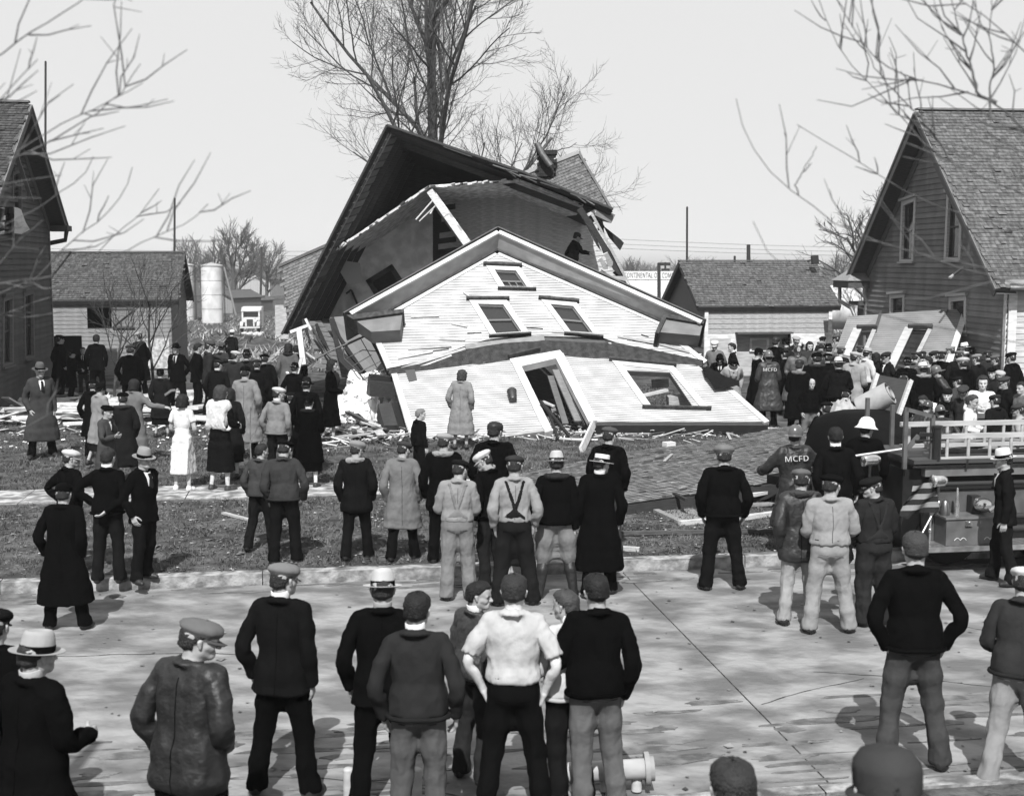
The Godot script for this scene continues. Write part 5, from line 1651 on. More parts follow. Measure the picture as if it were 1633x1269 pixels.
# ---------------------------------------------------------------- the collapsed house
func rebase(o: Node3D, p: Vector3) -> void:
	o.position = p
	for c in o.get_children():
		c.position -= p
func pane() -> StandardMaterial3D:
	return mat(0.03, 0.06, "", Vector3.ONE, "", 0.5, {"spec": 0.5})
func inplane(x: Transform3D, a: Vector2, b: Vector2, w: float, z0: float, z1: float, o: MB) -> void:
	var d := (b - a).normalized()
	var n := Vector2(-d.y, d.x) * w
	o.prism(x, PackedVector2Array([a, b, b + n, a + n]), z0, z1)
func front_wall() -> void:
	rng.seed = 11
	var white := mat(0.50, 0.7, "soft", Vector3(0.3, 0.8, 0.8), "", 0.5, {"vc": 1})
	var trimw := mat(0.58, 0.6, "soft", Vector3(0.5, 1.0, 1.0))
	var darkt := mat(0.06, 0.7, "mottle", Vector3(1, 1, 1))
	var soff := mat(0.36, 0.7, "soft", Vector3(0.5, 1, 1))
	var o := thing("fallen_front_wall", "white clapboard gable front fallen outward, racked, with crooked windows", "wall")
	# ground floor half
	var L := Transform3D(Basis(Vector3(0.99621, 0.04064, -0.07689), Vector3(-0.08691, 0.49647, -0.86369), Vector3(0.00307, 0.86710, 0.49812)), Vector3(-2.144, -0.036, -27.3))
	var door := PackedVector2Array([Vector2(2.558, 2.566), Vector2(3.473, 2.88), Vector2(3.909, -0.06), Vector2(2.999, -0.381)])
	var lw := PackedVector2Array([Vector2(5.274, 0.767), Vector2(6.255, 0.662), Vector2(5.981, 2.053), Vector2(4.955, 2.214)])
	var lo := PackedVector2Array([Vector2(-0.028, -0.042), Vector2(1.382, -0.071), Vector2(2.868, 0.027), Vector2(4.03, 0.314), Vector2(7.803, 0), Vector2(7.301, 1.271), Vector2(6.673, 2.277), Vector2(4.936, 2.654), Vector2(3.57, 2.95), Vector2(2.682, 2.945), Vector2(0.978, 2.671), Vector2(-0.414, 2.481)])
	siding(o, L, lo, [door, lw], 0.084, white, false, Vector2(0.97, 1), 0.0, 0.02, 0.0, 0.8)
	var back := MB.new()
	holed(back, L, lo, [door, lw], -0.13, -0.015)
	build("sheathing", back, wood(0.10), o)
	for q in [[Vector2(-0.414, 2.481), Vector2(-0.001, -0.044)], [Vector2(7.803, 0), Vector2(7.249, 1.299)]]:
		var b := MB.new()
		inplane(L, q[0], q[1], 0.13, -0.10, 0.035, b)
		build("corner_board", b, trimw, o)
	var b := MB.new()
	inplane(L, Vector2(2.001, -0.101), Vector2(2.868, 0.027), 0.10, -0.12, 0.05, b)
	build("sill_board", b, wood(0.4), o)
	b = MB.new()
	inplane(L, Vector2(4.017, 0.224), Vector2(7.767, -0.088), 0.09, -0.25, -0.02, b)
	inplane(L, Vector2(0.035, -0.221), Vector2(2.731, -0.117), 0.09, -0.25, -0.02, b)
	build("broken_sill", b, wood(0.06), o)
	var df := Node3D.new()
	nm(df, "door_frame", o)
	for q in [[PackedVector2Array([Vector2(2.383, 2.735), Vector2(2.587, 2.564), Vector2(3.044, 0.012), Vector2(2.864, -0.017)]), "jamb"], [PackedVector2Array([Vector2(3.42, 2.805), Vector2(3.62, 2.999), Vector2(4.043, 0.313), Vector2(3.86, 0.282)]), "jamb"], [PackedVector2Array([Vector2(2.366, 2.711), Vector2(2.348, 2.842), Vector2(3.559, 3.11), Vector2(3.614, 2.947), Vector2(3.431, 2.778), Vector2(2.582, 2.513)]), "head"]]:
		b = MB.new()
		b.prism(L, q[0], -0.12, 0.05 if q[1] == "jamb" else 0.055)
		build(q[1], b, trimw, df)
	b = MB.new()
	inplane(L, Vector2(2.321, 2.87), Vector2(3.099, 3.122), 0.05, 0, 0.14, b)
	build("cap", b, darkt, df)
	window(o, L, PackedVector2Array([Vector2(5.168, 0.728), Vector2(6.587, 0.564), Vector2(6.106, 2.247), Vector2(4.72, 2.594)]), 0.17, trimw, trimw, pane(), darkt, {"empty": true})
	# upper half
	var U := Transform3D(Basis(Vector3(0.99905, 0.01824, -0.03956), Vector3(-0.04084, 0.70815, -0.70488), Vector3(0.01516, 0.70582, 0.70823)), Vector3(-2.929, 1.274, -30))
	var up := PackedVector2Array([Vector2(0, 0), Vector2(-0.396, 1.09), Vector2(-0.281, 1.288), Vector2(0.328, 1.845), Vector2(2.711, 3.719), Vector2(6.529, 1.225), Vector2(6.82, 0.852), Vector2(7.531, 0.06), Vector2(6.973, 0.134), Vector2(6.154, 0.432), Vector2(5.427, 0.67), Vector2(5.154, 0.818), Vector2(3.744, 0.916), Vector2(3.083, 0.935), Vector2(2.344, 0.835), Vector2(1.846, 0.65), Vector2(0.909, 0.225)])
	var wq := [PackedVector2Array([Vector2(2.731, 2.495), Vector2(3.583, 2.452), Vector2(3.244, 3.218), Vector2(2.413, 3.283)]), PackedVector2Array([Vector2(2.467, 0.931), Vector2(3.386, 0.987), Vector2(2.886, 2.089), Vector2(1.965, 2.114)]), PackedVector2Array([Vector2(4.275, 0.962), Vector2(5.11, 0.839), Vector2(4.588, 1.96), Vector2(3.733, 2.088)])]
	siding(o, U, up, wq, 0.086, white, false, Vector2(0.97, 1), 0.0, 0.02, 0.0, 0.8)
	back = MB.new()
	back.prism(U, up, -0.34, -0.30)
	build("sheathing", back, wood(0.05), o)
	var k := 0
	for q in wq:
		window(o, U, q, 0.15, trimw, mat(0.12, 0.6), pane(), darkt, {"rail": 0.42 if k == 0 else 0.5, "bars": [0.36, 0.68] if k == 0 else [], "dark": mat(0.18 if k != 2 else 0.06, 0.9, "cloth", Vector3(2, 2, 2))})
		k += 1
	for q in [[Vector2(-0.397, 1.13), Vector2(0, -0.019), 0.13], [Vector2(7.555, 0.02), Vector2(6.822, 0.872), 0.13], [Vector2(0.178, 1.746), Vector2(2.709, 3.675), 0.16], [Vector2(2.709, 3.675), Vector2(6.611, 1.141), 0.16]]:
		b = MB.new()
		inplane(U, q[0], q[1], q[2], -0.05, 0.035 + 0.004 * rng.randf(), b)
		build("frieze_board" if q[2] > 0.15 else "corner_board", b, trimw, o)
	b = MB.new()
	inplane(U, Vector2(-0.47, 1.052), Vector2(-0.067, 1.121), 0.16, -0.02, 0.06, b)
	build("corner_cap", b, trimw, o)
	# overhanging eaves: soffits, mouldings, roof edge
	for q in [[Vector3(-2.994, 2.558, -31.278), Vector3(-0.374, 4.037, -32.808), Vector3(-3.815, 2.528, -30.525), Vector3(-0.339, 4.489, -32.553), Vector3(-3.989, 2.559, -30.495), Vector3(-0.355, 4.632, -32.639)], [Vector3(-0.374, 4.037, -32.808), Vector3(3.726, 2.261, -31.125), Vector3(-0.339, 4.489, -32.553), Vector3(4.483, 2.322, -30.496), Vector3(-0.355, 4.632, -32.639), Vector3(4.604, 2.395, -30.516)]]:
		var n: Vector3 = U.basis.z
		var upn: Vector3 = (q[1] - q[0]).cross(n).normalized()
		if upn.dot(U.basis.y) < 0: upn = -upn
		b = MB.new()
		b.quad(q[0], q[2], q[3], q[1]); b.quad(q[1] + upn * 0.02, q[3] + upn * 0.02, q[2] + upn * 0.02, q[0] + upn * 0.02)
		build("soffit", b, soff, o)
		b = MB.new()
		b.bar(q[2] + upn * 0.02, q[3] + upn * 0.02, 0.06, 0.11, upn)
		build("moulding", b, trimw, o)
		b = MB.new()
		b.bar(q[2] + upn * 0.085 - n * 0.02, q[3] + upn * 0.085 - n * 0.02, 0.03, 0.045, upn)
		build("moulding", b, mat(0.25, 0.7), o)
		b = MB.new()
		var s0: Vector3 = (q[4] - n * 1.0) ; var s1: Vector3 = (q[5] - n * 1.0)
		b.quad(q[4], q[5], s1, s0); b.quad(s0 + upn * 0.035, s1 + upn * 0.035, q[5] + upn * 0.035, q[4] + upn * 0.035); b.quad(q[4], q[4] + upn * 0.035, q[5] + upn * 0.035, q[5])
		build("roof_edge", b, wood(0.12), o)
		b = MB.new()
		b.bar(q[0] + n * 0.06 - upn * 0.02, q[1] + n * 0.06 - upn * 0.02, 0.05, 0.05, upn)
		build("bed_moulding", b, darkt, o)
	for q in [[PackedVector2Array([Vector2(-0.801, 1.225), Vector2(0.37, 1.416), Vector2(0.318, 0.836), Vector2(-0.358, 0.795)]), PackedVector2Array([Vector2(-0.959, 1.277), Vector2(0.404, 1.442), Vector2(0.39, 1.321), Vector2(-0.791, 1.132)]), 0], [PackedVector2Array([Vector2(6.371, 0.611), Vector2(6.65, 1.084), Vector2(7.503, 0.819), Vector2(7.381, 0.464)]), PackedVector2Array([Vector2(6.323, 0.521), Vector2(6.587, 1.134), Vector2(7.547, 0.886), Vector2(7.515, 0.767), Vector2(6.645, 0.991), Vector2(6.409, 0.499)]), 1]]:
		b = MB.new()
		b.prism(U, q[0], 0.0, 0.42)
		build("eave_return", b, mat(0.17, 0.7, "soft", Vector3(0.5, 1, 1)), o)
		b = MB.new()
		b.prism(U, q[1], 0.02, 0.5)
		build("return_cap", b, darkt, o)
		b = MB.new()
		var a: Vector2 = (q[0][0] as Vector2).lerp(q[0][1], 0.04); var c: Vector2 = (q[0][0] as Vector2).lerp(q[0][1], 0.96)
		inplane(U, a - Vector2(0, 0.09), c - Vector2(0, 0.09), 0.06, 0.42, 0.46, b)
		build("moulding", b, trimw, o)
	# torn belt of tar paper and sheathing between the halves
	b = MB.new()
	var r0 := PackedVector3Array([Vector3(-2.796, 1.156, -29.35),Vector3(-1.686, 1.281, -29.575),Vector3(-0.678, 1.408, -29.802),Vector3(0.272, 1.537, -30.032),Vector3(1.155, 1.576, -30.105),Vector3(2.25, 1.497, -29.975),Vector3(3.412, 1.432, -29.869),Vector3(4.384, 1.342, -29.718)])
	var r1 := PackedVector3Array([Vector3(-2.937, 1.268, -30.078),Vector3(-2.037, 1.472, -30.301),Vector3(-1.115, 1.805, -30.653),Vector3(-0.399, 1.974, -30.836),Vector3(0.777, 2.044, -30.931),Vector3(2.195, 1.985, -30.903),Vector3(3.214, 1.729, -30.669),Vector3(4.578, 1.476, -30.446)])
	var rows := []
	for q in 6:
		var row := PackedVector3Array()
		for e in 8:
			row.append(r0[e].lerp(r1[e], q / 5.0) + Vector3(0, 0.02, 0.03) * sin(PI * q / 5.0) + Vector3(rf(-1, 1), rf(-1, 1), rf(-1, 1)) * 0.03)
		rows.append(row)
	b.grid(rows)
	build("torn_belt", b, mat(0.05, 0.9, "mottle", Vector3(0.8, 0.8, 0.8), "dirt_n", 0.6), o)
	for q in [[Vector3(-1.108, 1.759, -30.451), Vector3(0.771, 1.953, -30.685), 0.16, 0.28], [Vector3(0.771, 1.924, -30.67), Vector3(2.221, 1.852, -30.629), 0.08, 0.10], [Vector3(2.22, 1.838, -30.615), Vector3(3.616, 1.57, -30.379), 0.10, 0.06], [Vector3(-2.583, 1.283, -29.903), Vector3(-1.107, 1.717, -30.409), 0.07, 0.45], [Vector3(-2.286, 1.273, -29.843), Vector3(-1.424, 1.57, -30.185), 0.05, 0.5], [Vector3(3.32, 1.614, -30.388), Vector3(4.486, 1.419, -30.218), 0.10, 0.05]]:
		b = MB.new()
		b.bar(q[0], q[1], q[2], 0.03, U.basis.z)
		build("torn_board", b, wood(q[3]), o)
	b = MB.new()
	b.prism(L, PackedVector2Array([Vector2(-0.096, 2.607), Vector2(0.122, 2.64), Vector2(0.168, 2.208), Vector2(-0.019, 2.148)]), 0.022, 0.03)
	build("tar_paper_flap", b, mat(0.07, 0.9), o)
	for q in 26:   # splinters along the tear
		b = MB.new()
		var t := rf(0.02, 0.98) * 6.99
		var a: Vector3 = r1[int(t)].lerp(r1[mini(7, int(t) + 1)], t - int(t)) + U.basis.z * 0.05
		b.bar(a, a + (r1[7] - r1[0]).normalized() * rf(0.15, 0.5) + Vector3(0, rf(-0.12, 0.03), 0), rf(0.01, 0.04), 0.012, U.basis.z)
		build("splinter", b, wood(rf(0.2, 0.6)), o)
	for q in [[Vector3(-2.694, 1.51, -30.191), Vector3(-1.876, 1.662, -30.339)],[Vector3(-2.473, 1.717, -30.402), Vector3(-1.436, 1.787, -30.472)],[Vector3(-1.743, 1.941, -30.64), Vector3(-1.114, 1.927, -30.619)],[Vector3(0.956, 2.108, -30.865), Vector3(2.157, 2.037, -30.798)],[Vector3(2.532, 1.992, -30.783), Vector3(3.491, 1.823, -30.613)],[Vector3(3.348, 1.864, -30.672), Vector3(4.218, 1.64, -30.447)],[Vector3(-2.45, 2.443, -31.125), Vector3(-1.768, 2.472, -31.148)],[Vector3(-1.459, 2.297, -31.001), Vector3(-1.078, 2.226, -30.917)],[Vector3(2.151, 3.182, -31.961), Vector3(2.604, 3.016, -31.784)],[Vector3(1.698, 1.866, -30.639), Vector3(2.368, 1.824, -30.591)]]:
		b = MB.new(); b.bar(q[0], q[1], 0.07, 0.014, U.basis.z + Vector3(rf(-0.2, 0.2), 0, rf(-0.2, 0.2))); build("loose_clapboard", b, wood(rf(0.35, 0.5)), o)
	for q in [[Vector2(0.627, 0.409), Vector2(1.458, 0.542)],[Vector2(5.718, 0.722), Vector2(6.392, 0.544)],[Vector2(3.335, 1.17), Vector2(3.725, 1.118)],[Vector2(1.898, 1.027), Vector2(2.244, 1.038)],[Vector2(1.545, 3.022), Vector2(1.781, 3.103)],[Vector2(6.065, 0.873), Vector2(6.238, 0.788)]]:
		b = MB.new(); inplane(U, q[0], q[1], 0.035, 0.0, 0.024, b); build("bare_gap", b, wood(0.05), o)
	b = MB.new()
	b.bar(Vector3(-1.211, 3.033, -31.719), Vector3(-1.007, 2.898, -31.589), 0.03, 0.01, U.basis.z)
	build("splinter", b, wood(0.6), o)
	rebase(o, Vector3(1.538, 0.094, -27.548))
	# the pail hanging on the wall, the draped cloth, the loose jamb
	var pl_ := thing("pail", "small dark pail hanging on the white wall left of the doorway", "pail")
	b = MB.new()
	var px := Transform3D(Basis(L.basis.x, L.basis.y, L.basis.z), Vector3(0.021, 0.725, -28.396))
	b.rings(px, [[0.01, 0.01, 0, 0], [0.085, 0.085, 0.0, 0], [0.11, 0.11, 0.30, 0], [0.115, 0.115, 0.31, 0], [0.10, 0.10, 0.30, 0], [0.078, 0.078, 0.02, 0]], 20)
	build("bucket", b, metal(0.10, 0.5), pl_)
	b = MB.new()
	b.tube(PackedVector3Array([px * Vector3(-0.11, 0.30, 0), px * Vector3(-0.06, 0.40, 0), px * Vector3(0.06, 0.40, 0), px * Vector3(0.11, 0.30, 0)]), PackedFloat32Array([0.006, 0.006, 0.006, 0.006]), 5)
	build("handle", b, metal(0.1, 0.5), pl_)
	rebase(pl_, px.origin)
	b = MB.new()
	rows = []
	var ca := [Vector3(4.374, 1.298, -29.542),Vector3(4.513, 1.336, -29.609),Vector3(4.786, 1.16, -29.304),Vector3(5.153, 1.036, -29.09)]
	var cb := [Vector3(4.4, 1.111, -29.215),Vector3(4.567, 0.866, -28.791),Vector3(4.856, 0.89, -28.834),Vector3(5.146, 0.914, -28.878)]
	for q in 9:
		var row := PackedVector3Array()
		for e in 13:
			var t := e / 12.0 * 2.999
			var p0: Vector3 = ca[int(t)].lerp(ca[int(t) + 1], t - int(t)); var p1: Vector3 = cb[int(t)].lerp(cb[int(t) + 1], t - int(t))
			row.append(p0.lerp(p1, q / 8.0) + L.basis.z * (0.06 + 0.08 * wave.get_noise_2d(q * 40.0, e * 22.0)))
		rows.append(row)
	rows.reverse()
	b.grid(rows)
	tag(build("dark_coat", b, cloth(0.035)), "dark cloth coat draped over the fallen wall's upper right corner", "coat")
	b = MB.new()
	b.bar(Vector3(1.382, 0.02, -25.378), Vector3(1.78, 0.274, -27.743), 0.16, 0.05, Vector3(1, 0.3, 0.4))
	tag(build("loose_jamb", b, trimw), "loose white board leaning from the ground to the doorway corner", "board")

func ext(o: MB, front: PackedVector3Array, e: Vector3) -> void:   # polygon extruded along e (front seen counter-clockwise)
	for q in front.size():
		var w := (q + 1) % front.size()
		o.quad(front[q], front[q] + e, front[w] + e, front[w])
	for q in range(1, front.size() - 1):
		o.tri(front[0], front[q], front[q + 1])
		o.tri(front[0] + e, front[q + 1] + e, front[q] + e)
func house_body() -> void:
	rng.seed = 23
	var o := thing("collapsed_house", "wrecked frame house tipped left, its open attic and rooms exposed", "house")
	var E := Vector3(-0.45, 0.15, -5.2)
	var dk := wood(0.05)
	var b := MB.new()
	ext(b, PackedVector3Array([Vector3(-3.196, 7.225, -33.4),Vector3(-6.022, 1.904, -33.4),Vector3(-5.827, 1.888, -33.4),Vector3(-3.07, 7.02, -33.4)]), E)
	build("roof_slope", b, dk, o)
	b = MB.new()
	ext(b, PackedVector3Array([Vector3(-3.196, 7.225, -33.4),Vector3(-3.086, 7.036, -33.4),Vector3(-0.908, 6.261, -33.4),Vector3(0.249, 5.896, -33.4),Vector3(1.733, 5.339, -33.4),Vector3(2.542, 4.955, -33.4),Vector3(2.573, 5.115, -33.4),Vector3(1.732, 5.482, -33.4),Vector3(0.249, 6.087, -33.4),Vector3(-0.908, 6.435, -33.4)]), E + Vector3(-0.2, -0.4, 0))
	build("roof_slope", b, dk, o)
	# roof boards seen edge on along the left rake, each its own
	for q in 26:
		var t := q / 26.0
		var a: Vector3 = (Vector3(-3.114, 7.064, -33.36)).lerp(Vector3(-5.869, 1.89, -33.36), t + 0.002); var c: Vector3 = (Vector3(-3.114, 7.064, -33.36)).lerp(Vector3(-5.869, 1.89, -33.36), t + 0.034)
		b = MB.new()
		var inw := Vector3(0.26, 0.11, 0) * rf(0.9, 1.15)
		var back_ := Vector3(-0.02, 0.0, -0.42)
		b.quad(a, c, c + inw + back_, a + inw + back_)
		b.quad(a + Vector3(-0.03, 0.01, 0.0), a, a + inw + back_, a + inw + back_ + Vector3(-0.02, 0.02, -0.02))
		build("rake_board", b, wood(rf(0.09, 0.16)), o)
	b = MB.new()
	b.bar(Vector3(-3.187, 7.231, -33.3), Vector3(-5.972, 1.893, -33.3), 0.10, 0.05, Vector3(-1, 0.5, 0))
	build("rake_moulding", b, wood(0.05), o)
	b = MB.new()
	b.bar(Vector3(-3.187, 7.231, -33.3), Vector3(0.249, 6.064, -33.3), 0.1, 0.05, Vector3(0.3, 1, 0)); b.bar(Vector3(0.249, 6.064, -33.3), Vector3(2.597, 5.111, -33.3), 0.1, 0.05, Vector3(0.3, 1, 0))
	build("rake_moulding", b, wood(0.07), o)
	for q in 12:   # ragged shingle ends along the right rake
		b = MB.new()
		var t := rf(0.02, 0.97)
		var a: Vector3 = (Vector3(-1.863, 6.725, -33.28)).lerp(Vector3(2.531, 5.126, -33.28), t)
		b.bar(a, a + Vector3(rf(0.2, 0.5), rf(-0.2, -0.1), 0.02), 0.05, 0.03)
		build("shingle_end", b, wood(rf(0.05, 0.2)), o)
	for q in 6:   # rafters
		b = MB.new()
		var z := -0.6 - q * 0.85
		b.bar(Vector3(-3.024, 6.878, -33.4) + Vector3(z * -0.08, 0.0, z), Vector3(-5.646, 1.969, -33.4) + Vector3(z * -0.08, 0, z), 0.06, 0.14)
		build("rafter", b, wood(0.07), o)
		b = MB.new()
		b.bar(Vector3(-2.959, 6.878, -33.4) + Vector3(z * -0.08, -0.04, z), Vector3(1.992, 5.099, -33.4) + Vector3(z * -0.08, -0.1, z), 0.06, 0.14)
		build("rafter", b, wood(0.07), o)
	b = MB.new()
	ext(b, PackedVector3Array([Vector3(-3.604, 7.159, -37.6),Vector3(-6.164, 2.252, -37.6),Vector3(-0.302, 2.252, -37.6),Vector3(2.698, 5.155, -37.6)]), Vector3(0, 0, -0.1))
	build("rear_gable", b, wood(0.05), o)
	# ceilings of the upstairs rooms
	var plaster := mat(0.8, 0.9, "mottle", Vector3(0.6, 0.6, 0.6))
	var C := Vector3(-0.1, -0.25, -3.4)
	var cl := PackedVector3Array([Vector3(-5.494, 2.281, -33.7),Vector3(-4.68, 3.979, -33.7),Vector3(-2.137, 5.674, -33.7),Vector3(-0.755, 5.77, -33.7),Vector3(0.187, 5.835, -33.7),Vector3(1.847, 5.208, -33.7)])
	for q in 5:
		b = MB.new()
		var n := (cl[q + 1] - cl[q]).cross(C).normalized() * 0.06
		if n.y < 0: n = -n
		ext(b, PackedVector3Array([cl[q], cl[q + 1], cl[q + 1] + n, cl[q] + n]), C)
		build("ceiling_panel" if q > 0 else "knee_wall", b, plaster if q > 0 else mat(0.4, 0.9, "mottle", Vector3(2, 2, 2)), o)
	# broken lath and plaster on their front edges
	for q in range(1, 5):
		var L_ := cl[q].distance_to(cl[q + 1])
		var n := int(L_ / 0.075)
		for e in n:
			if rng.randf() < (0.12 if q < 4 else 0.6): continue
			b = MB.new()
			var a := cl[q].lerp(cl[q + 1], (e + rf(0, 0.5)) / n) + Vector3(0, rf(0.0, 0.06), 0.03)
			b.bar(a, a + (cl[q + 1] - cl[q]).normalized() * rf(0.05, 0.16) + Vector3(0, rf(-0.02, 0.02), rf(0, 0.04)), rf(0.03, 0.09), rf(0.015, 0.06))
			build("plaster_lump" if e % 3 else "lath_end", b, mat(0.5 if rng.randf() < 0.7 else 0.05, 0.9), o)
	# partition with its pale leading stud, and split sticks hanging from it
	b = MB.new()
	ext(b, PackedVector3Array([Vector3(-2.173, 5.613, -33.75),Vector3(-0.435, 3.197, -33.75),Vector3(-0.303, 3.229, -33.75),Vector3(-2.042, 5.645, -33.75)]), C)
	build("partition", b, plaster, o)
	b = MB.new()
	b.bar(Vector3(-2.131, 5.588, -33.6), Vector3(-1.697, 4.962, -33.6), 0.12, 0.17); 
	build("stud", b, wood(0.72), o)
	b = MB.new()
	b.bar(Vector3(-1.697, 4.946, -33.6), Vector3(-1.018, 3.978, -33.6), 0.12, 0.15)
	build("stud", b, wood(0.8), o)
	for q in [[Vector3(-2.045, 5.343, -33.5), Vector3(-2.464, 4.837, -33.2)], [Vector3(-1.982, 5.199, -33.5), Vector3(-2.391, 4.793, -33.3)], [Vector3(-2.03, 5.151, -33.5), Vector3(-2.106, 4.987, -33.4)]]:
		b = MB.new(); b.bar(q[0], q[1], 0.04, 0.02); build("split_stick", b, wood(0.65), o)
	# rear walls of both rooms
	b = MB.new()
	var rw := [Vector3(-5.322, 3.711, -37),Vector3(-2.258, 5.664, -37),Vector3(-2.287, 1.193, -37),Vector3(-5.723, 1.193, -37)]
	var X := Transform3D(Basis(), Vector3(0, 0, -37.0))
	var paper := PackedVector2Array(); 
	for p in rw: paper.append(Vector2(p.x, p.y))
	var dh := PackedVector2Array()
	for p in [Vector3(-4.197, 3.228, -37),Vector3(-3.438, 3.693, -37),Vector3(-2.728, 2.636, -37),Vector3(-3.508, 2.06, -37)]: dh.append(Vector2(p.x, p.y))
	if Geometry2D.is_polygon_clockwise(paper): paper.reverse()
	holed(b, X, paper, [dh], -0.05, 0.0)
	build("papered_wall", b, mat(0.8, 0.95, "soft", Vector3(0.5, 0.5, 0.5)), o)
	b = MB.new()
	for q in 4:
		if q == 2: continue
		inplane(X, dh[q], dh[(q + 1) % 4], -0.14, 0.0, 0.05, b)
	build("door_casing", b, wood(0.09), o)
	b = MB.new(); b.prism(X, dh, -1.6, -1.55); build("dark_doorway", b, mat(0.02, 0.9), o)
	b = MB.new()
	b.bar(Vector3(-4.602, 2.962, -36.9), Vector3(-4.323, 2.281, -36.9), 0.10, 0.05); b.bar(Vector3(-4.602, 2.962, -36.9), Vector3(-4.747, 2.854, -36.9), 0.1, 0.05)
	build("door_casing", b, wood(0.07), o)
	var lb := PackedVector2Array()
	for p in [Vector3(-2.257, 5.84, -37),Vector3(2.114, 5.84, -37),Vector3(3.482, 2.816, -37),Vector3(-2.277, 2.816, -37)]: lb.append(Vector2(p.x, p.y))
	lb.reverse()
	if Geometry2D.is_polygon_clockwise(lb): lb.reverse()
	var wl := Node3D.new()
	nm(wl, "boarded_wall", o)
	siding(wl, X, lb, [], 0.155, wood(0.6), true, Vector2(1, 1), 0.13, 0.02, 1.2)
	b = MB.new(); b.prism(X, lb, -0.08, -0.02); build("wall_back", b, wood(0.05), wl)
	# floor upstairs, crushed storey below
	b = MB.new(); b.box(Transform3D(Basis(Vector3.BACK, 0.06), Vector3(1.532, 0, -35.6) + Vector3(0, 2.72, 0)), Vector3(3.8, 0.16, 3.2)); build("upper_floor", b, wood(0.2), o)
	b = MB.new(); b.box(Transform3D(Basis(Vector3.BACK, -0.10), Vector3(-3.576, 0, -35.6) + Vector3(0, 1.9, 0)), Vector3(3.6, 0.16, 3.2)); build("upper_floor", b, wood(0.2), o)
	b = MB.new()
	b.box(Transform3D(Basis(Vector3.BACK, 0.05), Vector3(-0.6, 0.75, -37.6)), Vector3(7.0, 2.2, 5.0))
	build("crushed_storey", b, wood(0.08), o)
	# torn wall at the lower left: clapboards, papered slab, splinters
	var kw := PackedVector2Array()
	for p in [Vector3(-5.333, 2.234, -33.3),Vector3(-4.943, 2.234, -33.3),Vector3(-4.18, 1.046, -33.3),Vector3(-4.086, 0.702, -33.3),Vector3(-5.078, 0.931, -33.3),Vector3(-5.277, 1.649, -33.3)]: kw.append(Vector2(p.x, p.y))
	if Geometry2D.is_polygon_clockwise(kw): kw.reverse()
	var tw := Node3D.new()
	nm(tw, "torn_wall", o)
	siding(tw, Transform3D(Basis(), Vector3(0, 0, -33.3)), kw, [], 0.12, wood(0.2), true, Vector2(1, 1), -0.1, 0.02, 0.5)
	b = MB.new()
	ext(b, PackedVector3Array([Vector3(-4.728, 2.327, -33.4),Vector3(-4.309, 1.503, -32.6),Vector3(-2.772, 0.287, -32),Vector3(-2.655, 1.137, -32.2),Vector3(-3.663, 2.433, -33.2)]), Vector3(0, -0.02, -0.06))
	build("papered_slab", b, mat(0.2, 0.95, "fine", Vector3(3, 3, 3)), o)
	b = MB.new()
	ext(b, PackedVector3Array([Vector3(-4.747, 2.299, -33.3),Vector3(-4.617, 2.348, -33.3),Vector3(-4.201, 1.51, -32.5),Vector3(-3.458, 0.728, -32),Vector3(-3.787, 0.728, -32),Vector3(-4.395, 1.271, -32.5)]), Vector3(0, -0.02, -0.06))
	build("dark_edge", b, wood(0.03), o)
	var sp := [[Vector3(-5.026, 2.191, -33.2), Vector3(-4.653, 1.443, -33), 0.1, 0.03],[Vector3(-5.141, 2.11, -33.2), Vector3(-4.813, 1.54, -33), 0.06, 0.06],[Vector3(-5.38, 2.304, -33.2), Vector3(-5.133, 1.669, -33), 0.08, 0.03],[Vector3(-5.191, 1.98, -33.2), Vector3(-4.496, 1.119, -33), 0.05, 0.15],[Vector3(-5.316, 2.271, -33.2), Vector3(-5.228, 1.798, -33), 0.06, 0.03]]
	for q in sp:
		b = MB.new()
		var dd: Vector3 = (q[1] - q[0]).normalized()
		var sd: Vector3 = dd.cross(Vector3.BACK).normalized() * q[2]
		b.prism(Transform3D(Basis(dd, sd.normalized(), dd.cross(sd.normalized())), q[0]), PackedVector2Array([Vector2(0, 0), Vector2(q[0].distance_to(q[1]), q[2] * 0.1), Vector2(q[0].distance_to(q[1]) * 0.6, q[2]), Vector2(0, q[2] * 0.8)]), -0.01, 0.01)
		build("splintered_board", b, wood(q[3]), o)
	b = MB.new()
	b.prism(Transform3D(Basis(Vector3.UP, 0.3), Vector3(-4.626, 3.629, -35.5)), PackedVector2Array([Vector2(-0.3, 0.2), Vector2(0.1, -0.5), Vector2(0.5, -0.45), Vector2(0.45, 0.1)]), 0, 0.02)
	build("hanging_paper", b, mat(0.3, 0.9), o)
